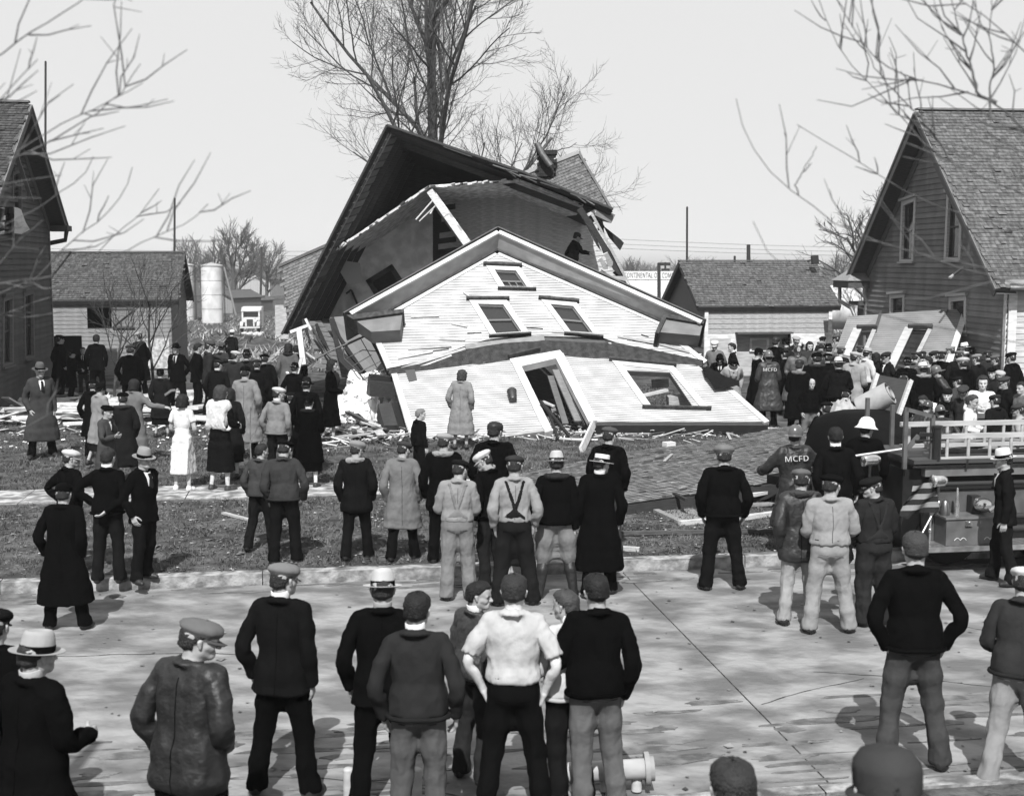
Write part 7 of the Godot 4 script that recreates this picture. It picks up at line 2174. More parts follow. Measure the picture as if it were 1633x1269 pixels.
# ---------------------------------------------------------------- wreckage on the ground
func plank(label: String, a: Vector3, b: Vector3, w: float, t: float, tone: float, group := "", up := Vector3.UP) -> void:
	var m := MB.new()
	var c := (a + b) * 0.5
	m.bar(a - c, b - c, w, t, up)
	var o := build("board", m, wood(tone))
	o.position = c
	tag(o, label, "board", group)
func porch_roof() -> void:
	rng.seed = 51
	var o := thing("fallen_porch_roof", "shingled porch roof lying on the grass before the fallen wall", "roof")
	var X := Transform3D(Basis(Vector3(0.90888, 0.05240, -0.41375), Vector3(-0.41256, -0.03229, -0.91036), Vector3(-0.06107, 0.99810, -0.00773)), Vector3(1.53, 0.163, -18.9))
	var p := PackedVector2Array([Vector2(-1.907, -0.137), Vector2(0, 0), Vector2(2.914, -0.014), Vector2(4.43, 0.149), Vector2(8.692, 5.675), Vector2(6.63, 5.06), Vector2(4.534, 4.64), Vector2(2.783, 4.538), Vector2(1.208, 4.063), Vector2(-0.426, 3.463)])
	var b := MB.new()
	shingles(b, X, p, 0.118, 0.15, 0.19, 0.33, 0.06)
	stuff(build("shingles", b, mat(1.0, 0.95, "mottle", Vector3(1.0, 1.0, 1.0), "", 0.5, {"vc": 1}), o))
	b = MB.new(); b.prism(X, p, -0.10, -0.004); build("roof_deck", b, wood(0.08), o)
	for q in 9:
		b = MB.new()
		var u := 0.3 - 2.0 + q * 0.62
		b.box(X * Transform3D(Basis(), Vector3(u, 0.55, -0.17)), Vector3(0.06, 1.0, 0.12))
		build("rafter_end", b, wood(0.07), o)
	b = MB.new(); b.bar(X * Vector3(-1.9, -0.03, -0.12), X * Vector3(2.95, -0.03, -0.14), 0.05, 0.22, X.basis.z); build("eave_board", b, wood(0.045), o)
	b = MB.new(); b.bar(Vector3(4.285, 0.219, -20.475), Vector3(5.584, 0.293, -21.205), 0.05, 0.2); build("eave_board", b, wood(0.045), o)
	b = MB.new(); b.bar(Vector3(2.483, 0.247, -19.424), Vector3(2.597, 0.258, -18.845), 0.05, 0.04); build("splinter", b, wood(0.04), o)
	for q in [[Vector3(2.719, 0.246, -22.645), Vector3(2.948, 0.255, -23.412)], [Vector3(4.356, 0.332, -25.775), Vector3(4.471, 0.344, -25.129)], [Vector3(4.356, 0.332, -25.775), Vector3(4.263, 0.334, -24.847)]]:
		b = MB.new(); b.bar(q[0], q[1], 0.05, 0.02); build("loose_shingle", b, wood(0.4), o)
	rebase(o, Vector3(2.929, 0, -22.5))
	# boards and a frame on the grass in front of it
	for q in [["pale frame side lying on the grass, sloping from left to right", Vector3(2.175, 0.04, -19.137), Vector3(2.438, 0.04, -18.249), 0.10, 0.05, 0.30], ["pale frame front rail lying on the grass below the porch roof", Vector3(2.408, 0.05, -18.156), Vector3(2.813, 0.05, -18.335), 0.09, 0.06, 0.6], ["pale board edge continuing the frame rail past the man in the dark jacket", Vector3(3.336, 0.05, -18.517), Vector3(3.963, 0.05, -18.893), 0.10, 0.06, 0.6], ["white board under the porch roof's right front edge", Vector3(3.754, 0.16, -19.791), Vector3(4.308, 0.16, -20.288), 0.10, 0.05, 0.65], ["grey board lying along the porch roof's shadow", Vector3(2.229, 0.05, -19.284), Vector3(3.02, 0.05, -19.848), 0.16, 0.03, 0.30], ["second grey board near the porch roof's shadow, right", Vector3(3.506, 0.05, -19.485), Vector3(4.078, 0.05, -19.639), 0.16, 0.03, 0.28], ["thin dark rail lying across the grass behind the kerb", Vector3(1.457, 0.06, -17.427), Vector3(3.678, 0.06, -17.592), 0.06, 0.05, 0.10], ["short white stick on the grass right of the boater hat man", Vector3(1.409, 0.05, -16.539), Vector3(1.665, 0.05, -16.465), 0.10, 0.05, 0.5], ["thin pale slat on the verge behind the sapling", Vector3(-4.31, 0.05, -18.893), Vector3(-3.767, 0.05, -18.335), 0.07, 0.03, 0.45], ["white scrap on the lawn above the porch roof", Vector3(3.115, 0.06, -25.977), Vector3(3.306, 0.06, -26.067), 0.18, 0.10, 0.75]]:
		plank(q[0], q[1], q[2], q[3], q[4], q[5])
	b = MB.new()
	b.quad(Vector3(2.238, 0.03, -19.188), Vector3(2.48, 0.03, -18.433), Vector3(2.848, 0.03, -18.57), Vector3(2.749, 0.03, -19.589))
	tag(build("frame_panel", b, wood(0.26)), "flat grey panel inside the pale frame on the grass", "panel")
func lumber() -> void:
	rng.seed = 57
	# the pile at the left
	var label := "weathered broken board in the pale lumber pile at left"
	var first: MeshInstance3D = null
	for q in 96:
		var u := rng.randf(); var v := rng.randf()
		var p: Vector3 = (Vector3(-12.249, 0, -29.782)).lerp(Vector3(-7.416, 0, -29.782), u)
		p.z -= v * v * 6.5; p.x -= v * v * 1.2
		p.y = 0.05 + 0.34 * (1.0 - v) * rng.randf() + 0.02
		var m := MB.new()
		var l := rf(0.8, 3.4)
		m.box(Transform3D(), Vector3(l, rf(0.02, 0.06), rf(0.10, 0.26)))
		var o := build("lumber_board", m, wood([0.62, 0.7, 0.5, 0.3, 0.75, 0.68][q % 6]))
		o.position = p
		o.rotation = Vector3(rf(-0.35, 0.35), rf(-0.30, 0.30) + 0.1, rf(-0.09, 0.09))
		tag(o, label, "board", "lumber pile left")
	for q in [["wide white board fallen at the far left of the lumber pile", Vector3(-11.43, 0.3, -28.31), Vector3(-10.793, 0.5, -28.157), 0.3, 0.04, 0.7], ["white board tilted up behind the overcoat man", Vector3(-12.253, 0.5, -30.891), Vector3(-12.058, 0.15, -31.543), 0.22, 0.04, 0.72], ["dark tipped board held by the girl in the tweed coat", Vector3(-7.701, 0.743, -27.6), Vector3(-7.261, 1.035, -27.4), 0.14, 0.05, 0.2], ["long white siding strip along the front of the lumber pile", Vector3(-10.16, 0.12, -28.842), Vector3(-9.667, 0.12, -29.067), 0.25, 0.05, 0.75], ["white board end right of the tweed coat girl", Vector3(-8.283, 0.1, -29.225), Vector3(-7.473, 0.06, -28.863), 0.24, 0.04, 0.75]]:
		plank(q[0], q[1], q[2], q[3], q[4], q[5])
	# between the pile and the fallen wall
	for q in 70:
		var m := MB.new()
		var p: Vector3 = (Vector3(-4.398, 0, -28.245)).lerp(Vector3(-2.281, 0, -27.834), rng.randf())
		p.z -= rf(-1.5, 5.0); p.y = rf(0.02, 0.25)
		m.box(Transform3D(), Vector3(rf(0.25, 1.3), rf(0.015, 0.05), rf(0.04, 0.2)))
		var o := build("debris_board", m, wood([0.6, 0.35, 0.15, 0.5, 0.08][q % 5]))
		o.position = p
		o.rotation = Vector3(rf(-0.5, 0.5), rf(0, PI), rf(-0.5, 0.5))
		tag(o, "splintered board strewn between the crowd and the fallen wall", "board", "strewn boards by the wall")
	for q in 46:
		var m := MB.new()
		var p: Vector3 = (Vector3(-1.758, 0, -28.245)).lerp(Vector3(5.703, 0, -30.252), rng.randf())
		p.z -= rf(0.3, 2.2); p.y = rf(0.02, 0.18)
		m.box(Transform3D(), Vector3(rf(0.3, 1.6), rf(0.02, 0.05), rf(0.05, 0.2)))
		var o := build("debris_board", m, wood([0.45, 0.25, 0.1, 0.55][q % 4]))
		o.position = p
		o.rotation = Vector3(rf(-0.12, 0.12), rf(0, PI), rf(-0.12, 0.12))
		tag(o, "broken board lying under the fallen front wall", "board", "boards under the fallen wall")
	# boards seen leaning inside the doorway
	for q in [["dark board leaning in the doorway, leftmost", Vector3(1.185, 0.202, -28.2), Vector3(0.891, 1.134, -29.6), 0.14, 0.04, 0.14], ["grey board leaning in the doorway's middle", Vector3(1.468, 0.245, -28.3), Vector3(1.01, 1.271, -29.7), 0.16, 0.04, 0.22], ["dark board leaning at the doorway's right jamb", Vector3(1.657, 0.174, -28.2), Vector3(1.152, 1.134, -29.6), 0.12, 0.04, 0.06], ["thin pale slat inside the doorway", Vector3(0.695, 0.66, -28.6), Vector3(0.941, 0.57, -28.4), 0.06, 0.04, 0.6], ["dark rail slanting out of the doorway", Vector3(0.632, 0.693, -28.3), Vector3(1.371, -0.086, -26.9), 0.06, 0.06, 0.03], ["dark stick crossing below the doorway", Vector3(0.818, 0.449, -28), Vector3(0.977, 0.033, -27), 0.05, 0.05, 0.03], ["pale box side seen through the lower window", Vector3(3.598, 0.532, -29.5), Vector3(4.075, 0.561, -29.5), 0.5, 0.3, 0.4], ["white plank seen through the lower window", Vector3(2.925, 0.699, -29.3), Vector3(3.592, 0.813, -29.6), 0.12, 0.06, 0.6], ["white scraps seen through the lower window's top", Vector3(3.395, 0.824, -31), Vector3(3.79, 0.855, -31), 0.2, 0.2, 0.65]]:
		plank(q[0], q[1], q[2], q[3], q[4], q[5])
	# white heap of bedding and plaster
	var g := Nets.new(Vector3(-1.6, -0.1, -1.5), Vector3(1.6, 1.3, 1.5), 0.05)
	g.cap(Vector3(-0.8, 0.15, 0.2), Vector3(0.8, 0.25, 0.3), 0.35, 0.45, 0.15); g.cap(Vector3(-0.4, 0.45, -0.2), Vector3(0.5, 0.65, -0.3), 0.35, 0.38, 0.15); g.cap(Vector3(-1.0, 0.1, 0.8), Vector3(0.2, 0.1, 0.9), 0.25, 0.28, 0.1); g.cap(Vector3(0.6, 0.45, 0.4), Vector3(1.1, 0.35, 0.7), 0.26, 0.24, 0.05); g.cap(Vector3(-0.2, 0.8, -0.7), Vector3(0.3, 0.85, -0.8), 0.3, 0.25, 0.1)
	var V := PackedVector3Array(); var I := PackedInt32Array()
	g.surface(V, I)
	for q in V.size():
		V[q] += Vector3(wave.get_noise_3dv(V[q] * 28.0), wave.get_noise_3dv(V[q] * 30.0 + Vector3.ONE * 90.0), wave.get_noise_3dv(V[q] * 28.0 + Vector3.ONE * 40.0)) * 0.26
	var am := ArrayMesh.new()
	var arr := []
	arr.resize(Mesh.ARRAY_MAX)
	arr[Mesh.ARRAY_VERTEX] = V; arr[Mesh.ARRAY_INDEX] = I; arr[Mesh.ARRAY_NORMAL] = normals(V, I)
	am.add_surface_from_arrays(Mesh.PRIMITIVE_TRIANGLES, arr)
	am.surface_set_material(0, cloth(0.78))
	var bd := put("bedding_heap", am)
	bd.position = Vector3(-3.538, 0, -30.2)
	bd.scale = Vector3(0.8, 1.0, 1.0)
	tag(bd, "heap of white quilts and bedding beside the fallen wall", "bedding")
	# plaster spill in front of the heap
	var f := MB.new()
	f.box(Transform3D(Basis(Vector3(0.3, 0.5, 0.2).normalized(), 0.6), Vector3.ZERO), Vector3(1.0, 0.3, 0.7))
	var xf := []; var cs := []
	for q in 2600:
		var p: Vector3 = (Vector3(-3.886, 0, -29.104)).lerp(Vector3(-2.365, 0, -28.884), rng.randf())
		p += Vector3(rng.randfn(0, 0.35), 0, rng.randfn(0, 0.8))
		if q > 1900:
			p = (Vector3(-1.631, 0, -28.455)).lerp(Vector3(5.746, 0, -28.245), rng.randf()) + Vector3(0, 0, rf(-2, 1.2))
		if q > 2300:
			p = (Vector3(-11.069, 0, -28.245)).lerp(Vector3(-3.009, 0, -28.245), rng.randf()) + Vector3(0, 0, rf(-2, 3))
		p.y = rf(0.0, 0.07)
		var k := rf(0.02, 0.13) if q < 1900 else rf(0.02, 0.08)
		xf.append(Transform3D(Basis(Vector3(rf(-1, 1), rf(-1, 1), rf(-1, 1)).normalized(), rf(0, TAU)).scaled(Vector3(k, k * 0.6, k)), p))
		cs.append(grey(rf(0.5, 0.8) if rng.randf() < 0.8 else 0.1))
	multi("plaster_rubble", f.mesh(mat(1.0, 0.95, "", Vector3.ONE, "", 0.5, {"vc": 1})), xf, cs, "white broken plaster spilled over the ground", "rubble")
	# split lath and sticks
	f = MB.new()
	f.box(Transform3D(), Vector3(1.0, 0.012, 0.035))
	xf = []; cs = []
	for q in 1500:
		var p: Vector3 = (Vector3(-4.639, 0, -28.884)).lerp(Vector3(-2.303, 0, -28.455), rng.randf()) + Vector3(0, 0, rng.randfn(-0.8, 1.4))
		if q > 700: p = (Vector3(-12.636, 0, -30.737)).lerp(Vector3(-7.349, 0, -30.737), rng.randf()) + Vector3(0, 0, rng.randfn(-1.5, 1.8))
		if q > 1050: p = (Vector3(-1.897, 0, -28.245)).lerp(Vector3(5.875, 0, -28.884), rng.randf()) + Vector3(0, 0, rng.randfn(-0.2, 0.9))
		p.y = rf(0.0, 0.14 if q < 1050 else 0.06)
		xf.append(Transform3D(Basis.from_euler(Vector3(rf(-0.3, 0.3), rf(0, PI), rf(-0.3, 0.3))).scaled_local(Vector3(rf(0.2, 1.1), 1, rf(0.6, 1.6))), p))
		cs.append(grey([0.5, 0.3, 0.12, 0.6, 0.06][q % 5]))
	multi("split_lath", f.mesh(mat(1.0, 0.95, "", Vector3.ONE, "", 0.5, {"vc": 1})), xf, cs, "split lath and sticks strewn around the wreck", "lath")
	# iron bed end
	var bed := thing("iron_bed", "upended iron bed end leaning by the torn wall corner", "bed")
	var bm := metal(0.12, 0.6)
	for q in [[[Vector3(-4.108, 1.648, -31.2), Vector3(-4.042, 1.441, -30.9), Vector3(-3.692, 1.164, -30.6), Vector3(-3.353, 0.812, -30.2)], "post"], [[Vector3(-4.108, 1.648, -31.2), Vector3(-4.013, 1.763, -31.3), Vector3(-3.574, 1.966, -31.5), Vector3(-3.502, 1.941, -31.4)], "rail"], [[Vector3(-3.502, 1.941, -31.4), Vector3(-3.225, 1.562, -30.9), Vector3(-2.983, 1.211, -30.4), Vector3(-2.876, 1.109, -30.2)], "post"], [[Vector3(-3.997, 1.441, -30.9), Vector3(-3.636, 1.632, -31.2), Vector3(-3.28, 1.616, -31)], "crossbar"], [[Vector3(-3.808, 1.291, -30.7), Vector3(-3.402, 1.525, -31)], "crossbar"], [[Vector3(-3.651, 1.142, -30.5), Vector3(-3.161, 1.396, -30.7)], "crossbar"], [[Vector3(-3.48, 1.011, -30.3), Vector3(-3.013, 1.241, -30.4)], "crossbar"], [[Vector3(-3.714, 1.889, -31.5), Vector3(-3.025, 0.99, -30.2)], "rod"], [[Vector3(-4.768, 1.418, -31), Vector3(-4.354, 1.639, -31.1), Vector3(-3.501, 2.002, -31.4)], "side_rail"]]:
		var b := MB.new()
		var pts := PackedVector3Array(q[0]); var rr := PackedFloat32Array()
		for e in pts: rr.append(0.022 if q[1] in ["post", "rail", "side_rail"] else 0.012)
		b.tube(pts, rr, 7)
		build(q[1], b, bm, bed)
	rebase(bed, Vector3(-3.465, 0, -30.5))
	var tk := thing("travel_chest", "dark battered trunk jammed under the fallen wall's left corner", "trunk")
	var b := MB.new(); b.box(Transform3D(Basis(Vector3.BACK, -0.12) * Basis(Vector3.UP, 0.3), Vector3(-2.995, 0.872, -29.3)), Vector3(0.6, 0.34, 0.4)); build("case", b, leather(0.03), tk)
	b = MB.new(); b.box(Transform3D(Basis(Vector3.BACK, -0.12) * Basis(Vector3.UP, 0.3), Vector3(-3.041, 1.099, -29.5)), Vector3(0.5, 0.14, 0.3)); build("lid", b, leather(0.015), tk)
	rebase(tk, Vector3(-3.008, 0, -29.4))
	plank("dark board standing on edge under the trunk", Vector3(-2.872, 0.448, -28.6), Vector3(-2.67, 0.046, -27.9), 0.3, 0.4, 0.05)
	plank("dark leaning board beside the fallen wall's left corner", Vector3(-2.627, 0.473, -29), Vector3(-2.433, -0.106, -28), 0.25, 0.3, 0.02)
	# pale propped post with its crossboard under the left eave
	var pp := thing("propped_post", "pale post with a crossboard propped under the drooping left eave", "post")
	b = MB.new(); b.bar(Vector3(-5.299, 2.093, -32), Vector3(-5.141, 1.233, -31.6), 0.13, 0.1, Vector3(0, 0, 1)); build("post", b, paint(0.55), pp)
	b = MB.new(); b.bar(Vector3(-5.519, 2.03, -32), Vector3(-5.064, 2.202, -32), 0.12, 0.07); build("crossboard", b, paint(0.72), pp)
	b = MB.new(); b.bar(Vector3(-5.139, 2.358, -32), Vector3(-5.003, 2.077, -32), 0.09, 0.05); build("bracket", b, paint(0.72), pp)
	rebase(pp, Vector3(-5.145, 0, -31.6))
	for q in [["pale stick slanting up among the left crowd", Vector3(-5.104, 1.287, -29), Vector3(-4.747, 0.858, -28.6), 0.06, 0.03, 0.6], ["pale stick leaning against the propped post", Vector3(-5.108, 0.92, -30), Vector3(-5.085, 1.464, -31), 0.08, 0.03, 0.5], ["short pale brace by the propped post", Vector3(-5.057, 1.55, -31.5), Vector3(-4.829, 1.38, -31.5), 0.07, 0.03, 0.6]]:
		plank(q[0], q[1], q[2], q[3], q[4], q[5])

# ---------------------------------------------------------------- the motor car piled with furniture, the fire engine
func car() -> void:
	rng.seed = 61
	var o := thing("motor_car", "dark old motor car behind the helmeted men, piled with furniture", "car", Vector3(5.343, 0, -18.6), PI - 0.9)
	o.scale = Vector3(0.86, 0.92, 0.86)
	var dk := mat(0.006, 0.7, "soft", Vector3(1, 1, 1), "", 0.5, {"spec": 0.15})
	var b := MB.new()
	var rows := []
	for q in 13:   # body section swept along its length (x)
		var x := lerpf(-0.95, 1.05, q / 12.0)
		var top := 1.76 - 0.10 * pow(absf(x - 0.1) / 1.0, 2.0) - 0.5 * smoothstep(0.85, 1.05, absf(x)) - 0.25 * smoothstep(0.2, -0.95, x)
		var row := PackedVector3Array()
		for e in 13:
			var a := PI * e / 12.0
			row.append(Vector3(x, 0.55 + (top - 0.55) * pow(sin(a), 0.5), 0.78 * (-1.0 if a > PI / 2 else 1.0) * pow(absf(cos(a)), 0.45)))
		rows.append(row)
	b.grid(rows)
	build("body", b, dk, o)
	b = MB.new(); b.box(Transform3D(Basis(), Vector3(-1.45, 0.85, 0)), Vector3(1.1, 0.55, 0.75)); build("bonnet", b, dk, o)
	b = MB.new(); b.box(Transform3D(Basis(), Vector3(0.05, 0.5, 0)), Vector3(3.6, 0.14, 1.3)); build("frame", b, dk, o)
	for s in [-1.0, 1.0]:
		for x in [-1.55, 0.95]:
			b = MB.new()
			b.rings(Transform3D(Basis(Vector3.RIGHT, PI / 2), Vector3(x, 0.38, s * 0.72)), [[0.02, 0.02, -0.07, 0], [0.36, 0.36, -0.07, 0], [0.38, 0.38, 0, 0], [0.36, 0.36, 0.07, 0], [0.02, 0.02, 0.07, 0]], 22)
			build("wheel", b, mat(0.02, 0.9), o)
			b = MB.new()
			b.tube(PackedVector3Array([Vector3(x - 0.5, 0.45, s * 0.74), Vector3(x - 0.3, 0.78, s * 0.74), Vector3(x, 0.88, s * 0.74), Vector3(x + 0.3, 0.78, s * 0.74), Vector3(x + 0.55, 0.42, s * 0.74)]), PackedFloat32Array([0.06, 0.1, 0.11, 0.1, 0.06]), 8)
			build("mudguard", b, dk, o)
		b = MB.new(); b.ball(Vector3(-1.95, 0.85, s * 0.4), Vector3(0.1, 0.11, 0.11), 12); build("headlight", b, metal(0.5, 0.2), o)
	for x in [-0.3, 0.45]:
		b = MB.new(); b.box(Transform3D(Basis(Vector3.RIGHT, -0.15), Vector3(x, 1.32, 0.76)), Vector3(0.6, 0.42, 0.02)); build("window", b, pane(), o)
	# things heaped on it
	b = MB.new()
	var A := Vector3(5.237, 1.578, -19.2); var B := Vector3(5.623, 1.836, -19)
	var xx := MB.frame(A, B)
	var rr := Transform3D(Basis(xx.basis.y, xx.basis.x, -xx.basis.z), A)
	var L := A.distance_to(B)
	b.rings(rr, [[0.17, 0.17, 0, 0], [0.18, 0.18, 0.02, 0], [0.18, 0.18, L, 0], [0.15, 0.15, L + 0.01, 0], [0.14, 0.14, L * 0.3, 0]], 24)
	b.rings(rr, [[0.10, 0.10, 0.05, 0.02], [0.11, 0.11, L + 0.02, 0.02], [0.08, 0.08, L + 0.02, 0.02], [0.075, 0.075, L * 0.4, 0.02]], 20)
	b.quad(A + Vector3(-0.16, -0.05, 0.05), A + Vector3(0.05, -0.34, 0.2), A + Vector3(0.40, -0.20, 0.2), A + Vector3(0.3, 0.0, 0.05))
	tag(build("rolled_carpet", b, cloth(0.34)), "grey rolled carpet lying on top of the dark motor car", "carpet")
	var mr := thing("dresser_back", "dark panel with pale edge strips standing behind the carpet roll", "furniture")
	var q4 := [Vector3(5.517, 1.387, -20), Vector3(5.952, 1.293, -19.8), Vector3(6.351, 1.892, -20.4), Vector3(5.865, 1.975, -20.6)]
	b = MB.new(); b.quad(q4[0], q4[1], q4[2], q4[3]); b.quad(q4[3] + Vector3(0, 0, -0.05), q4[2] + Vector3(0, 0, -0.05), q4[1] + Vector3(0, 0, -0.05), q4[0] + Vector3(0, 0, -0.05)); build("panel", b, wood(0.045), mr)
	for e in [[0, 3], [1, 2]]:
		b = MB.new(); b.bar(q4[e[0]] + Vector3(0, 0, 0.03), q4[e[1]] + Vector3(0, 0, 0.03), 0.06, 0.07, Vector3(0, 0, 1)); build("edge_strip", b, wood(0.5), mr)
	rebase(mr, (q4[0] + q4[1]) * 0.5)
	b = MB.new()
	var rws := []
	for q in 12:
		var row := PackedVector3Array()
		for e in 16:
			row.append((Vector3(4.979, 1.303, -20.2)).lerp(Vector3(5.453, 1.363, -20.2), e / 15.0) + Vector3(0, 0.08 + 0.16 * sin(PI * e / 15.0) * sin(PI * q / 11.0) + 0.16 * wave.get_noise_2d(e * 16.0, q * 16.0), (5.5 - q) * 0.09))
		rws.append(row)
	rws.reverse()
	b.grid(rws)
	tag(build("blanket_heap", b, cloth(0.36)), "crumpled pale blankets heaped left of the carpet roll", "blanket")
	plank("white enamel tray edge under the blankets", Vector3(5.003, 1.31, -20.3), Vector3(5.271, 1.341, -20.3), 0.3, 0.06, 0.75)
	plank("dark table top under the blanket heap", Vector3(4.924, 1.25, -20.3), Vector3(5.543, 1.27, -20.3), 0.9, 0.06, 0.03)
	plank("dark table leg below the blanket heap", Vector3(5.045, 1.23, -20.3), Vector3(5.076, 0.807, -20.3), 0.07, 0.07, 0.03)
func fire_engine() -> void:
	rng.seed = 67
	var org := Vector3(4.994, -0.12, -15.708)
	var o := thing("fire_engine", "ladder fire engine parked at the kerb at the right edge", "fire engine")
	var f := Transform3D(ST.basis, org)
	var red := gloss(0.12); var dk := gloss(0.02)
	var s := 1.0 / 131.0
	var pb := func(called: String, x0: float, x1: float, y0: float, y1: float, z0: float, z1: float, m: Material) -> MeshInstance3D:
		var b := MB.new()
		b.box(f * Transform3D(Basis(), Vector3((x0 + x1) / 2, (y0 + y1) / 2, (z0 + z1) / 2)), Vector3(x1 - x0, y1 - y0, z1 - z0))
		return build(called, b, m, o)
	pb.call("running_board", 0.10, 5.2, 0.31, 0.36, -0.35, 0.02, mat(0.14, 0.6, "mottle", Vector3(2, 2, 2)))
	pb.call("running_board_edge", 0.10, 5.2, 0.30, 0.365, 0.02, 0.035, metal(0.55, 0.4))
	pb.call("cowl", 0.04, 0.34, 0.37, 1.28, -1.45, -0.42, dk)
	pb.call("chassis", 0.25, 5.2, 0.18, 0.55, -1.5, -0.4, dk)
	pb.call("side_panel", 0.30, 5.4, 0.36, 1.00, -1.55, -0.36, mat(0.09, 0.4, "soft", Vector3(1, 1, 1)))
	pb.call("hose_bed_side", 0.28, 5.4, 1.20, 1.32, -1.6, -0.30, mat(0.14, 0.4, "soft", Vector3(1, 1, 1)))
	pb.call("dark_recess", 0.34, 5.4, 1.00, 1.20, -1.5, -0.42, mat(0.015, 0.8))
	pb.call("rack_shelf", 0.10, 5.4, 1.37, 1.42, -1.6, -0.25, mat(0.05, 0.5))
	pb.call("rack_rail", 0.10, 5.4, 1.32, 1.35, -0.30, -0.27, dk)
	for x in [0.8, 1.25, 2.2, 3.4]:
		pb.call("rack_bracket", x, x + 0.03, 1.31, 1.42, -0.31, -0.25, dk)
	pb.call("toolbox", 0.45, 1.22, 0.362, 0.70, -0.34, -0.03, gloss(0.11))
	pb.call("toolbox_lid", 0.43, 1.24, 0.70, 0.725, -0.35, -0.01, gloss(0.15))
	for q in 5:   # canvas hose flaked on the bed
		var hs := MB.new()
		var hp := PackedVector3Array(); var hr := PackedFloat32Array()
		for k in 25:
			hp.append(f * Vector3(0.7 + k * 0.17, 1.45 + 0.05 * (q % 2) + 0.02 * sin(k * 1.7 + q), -0.75 - q * 0.15 + 0.04 * sin(k * 0.9 + q * 2.0))); hr.append(0.04)
		hs.tube(hp, hr, 8)
		build("hose", hs, cloth(0.16), o)
	for q in 7:
		var rv := MB.new()
		rv.ball(f * Vector3(1.5 + q * 0.35, 0.92, -0.355), Vector3(0.018, 0.018, 0.01), 8)
		build("rivet", rv, metal(0.5, 0.3), o)
	for q in [[1.35, 0.50, 2.6, 0.50, 0.05], [1.35, 0.66, 2.6, 0.66, 0.04], [0.5, 1.10, 1.9, 1.10, 0.03]]:
		var pp := MB.new()
		pp.rod(f * Vector3(q[0], q[1], -0.30), f * Vector3(q[2], q[3], -0.30), q[4], -1.0, 10)
		build("suction_pipe", pp, mat(0.03, 0.5), o)
	var lt := MB.new(); lt.box(f * Transform3D(Basis(), Vector3(0.74, 0.64, -0.02)), Vector3(0.09, 0.06, 0.03)); lt.ball(f * Vector3(0.74, 0.66, -0.005), Vector3(0.02, 0.02, 0.02), 8); build("latch", lt, metal(0.6, 0.25), o)
	for q in 2:   # gilt scrolls as thin raised lines
		var sc := MB.new()
		var pts := PackedVector3Array(); var rr := PackedFloat32Array()
		for e in 15:
			var t := e / 14.0
			pts.append(f * Vector3(0.56 + q * 0.40 + 0.16 * t, 0.43 + 0.03 * absf(sin(t * PI * 2.0)), -0.026)); rr.append(0.005)
		sc.tube(pts, rr, 5); build("scroll", sc, mat(0.5, 0.5), o)
	var ex := MB.new()
	ex.rings(f * Transform3D(Basis(), Vector3(0.66, 0.725, -0.18)), [[0.01, 0.01, 0, 0], [0.035, 0.035, 0.0, 0], [0.035, 0.035, 0.12, 0], [0.02, 0.02, 0.2, 0], [0.014, 0.014, 0.34, 0], [0.001, 0.001, 0.35, 0]], 14)
	build("nozzle", ex, metal(0.8, 0.2), o)
	ex = MB.new(); ex.rings(f * Transform3D(Basis(), Vector3(0.50, 0.725, -0.18)), [[0.06, 0.06, 0, 0], [0.07, 0.07, 0.06, 0], [0.04, 0.04, 0.18, 0], [0.001, 0.001, 0.2, 0]], 14); build("bell", ex, metal(0.25, 0.3), o)
	ex = MB.new(); ex.ball(f * Vector3(1.02, 0.84, -0.2), Vector3(0.13, 0.10, 0.12), 12); ex.rod(f * Vector3(1.05, 0.78, -0.1), f * Vector3(1.22, 0.88, -0.12), 0.03); build("siren", ex, metal(0.75, 0.2), o)
	ex = MB.new(); ex.box(f * Transform3D(Basis(), Vector3(0.94, 0.84, -0.28)), Vector3(0.12, 0.22, 0.12)); build("lantern_bracket", ex, dk, o)
	# chrome lamps at the left end
	for q in [[0.30, 1.20, 0.02, 0.20], [-0.32, 1.38, -0.6, 0.24]]:
		var c := f * Vector3(q[0], q[1], q[2])
		var b := MB.new()
		var X := Transform3D(Basis(f.basis.y, f.basis.x, -f.basis.z), c)
		b.rings(X, [[0.02, 0.02, -q[3] / 2, 0], [0.075, 0.075, -q[3] / 2 + 0.01, 0], [0.085, 0.085, -q[3] / 2 + 0.03, 0], [0.075, 0.075, -q[3] / 2 + 0.05, 0], [0.07, 0.07, q[3] / 2 - 0.05, 0], [0.05, 0.05, q[3] / 2, 0], [0.001, 0.001, q[3] / 2 + 0.02, 0]], 20)
		build("lamp", b, metal(0.85, 0.12), o)
		b = MB.new(); b.rod(c + Vector3(0, -0.07, 0), f * Vector3(q[0] + 0.12, q[1] - 0.45, q[2] - 0.3), 0.02); build("lamp_stalk", b, metal(0.3, 0.3), o)
	var rod := MB.new()
	rod.rod(f * Vector3(0.27, 0.36, -0.1), f * Vector3(0.27, 0.95, -0.1), 0.016); rod.ball(f * Vector3(0.27, 0.98, -0.1), Vector3(0.03, 0.03, 0.03), 10); rod.ball(f * Vector3(0.27, 0.70, -0.1), Vector3(0.026, 0.026, 0.026), 8); rod.ball(f * Vector3(0.27, 0.55, -0.1), Vector3(0.026, 0.04, 0.026), 8)
	build("grab_rail", rod, metal(0.7, 0.2), o)
	rod = MB.new(); rod.rod(f * Vector3(0.12, 0.55, 0.0), f * Vector3(0.38, 0.92, -0.1), 0.014); build("brake_lever", rod, metal(0.6, 0.3), o)
	var wx := MB.new(); wx.rod(f * Vector3(-1.05, 1.40, -0.5), f * Vector3(0.05, 1.55, -0.4), 0.016, 0.018, 8); build("long_pole", wx, metal(0.6, 0.4), o)
	# striped cloth hung over the left end
	var b := MB.new()
	var rows := []
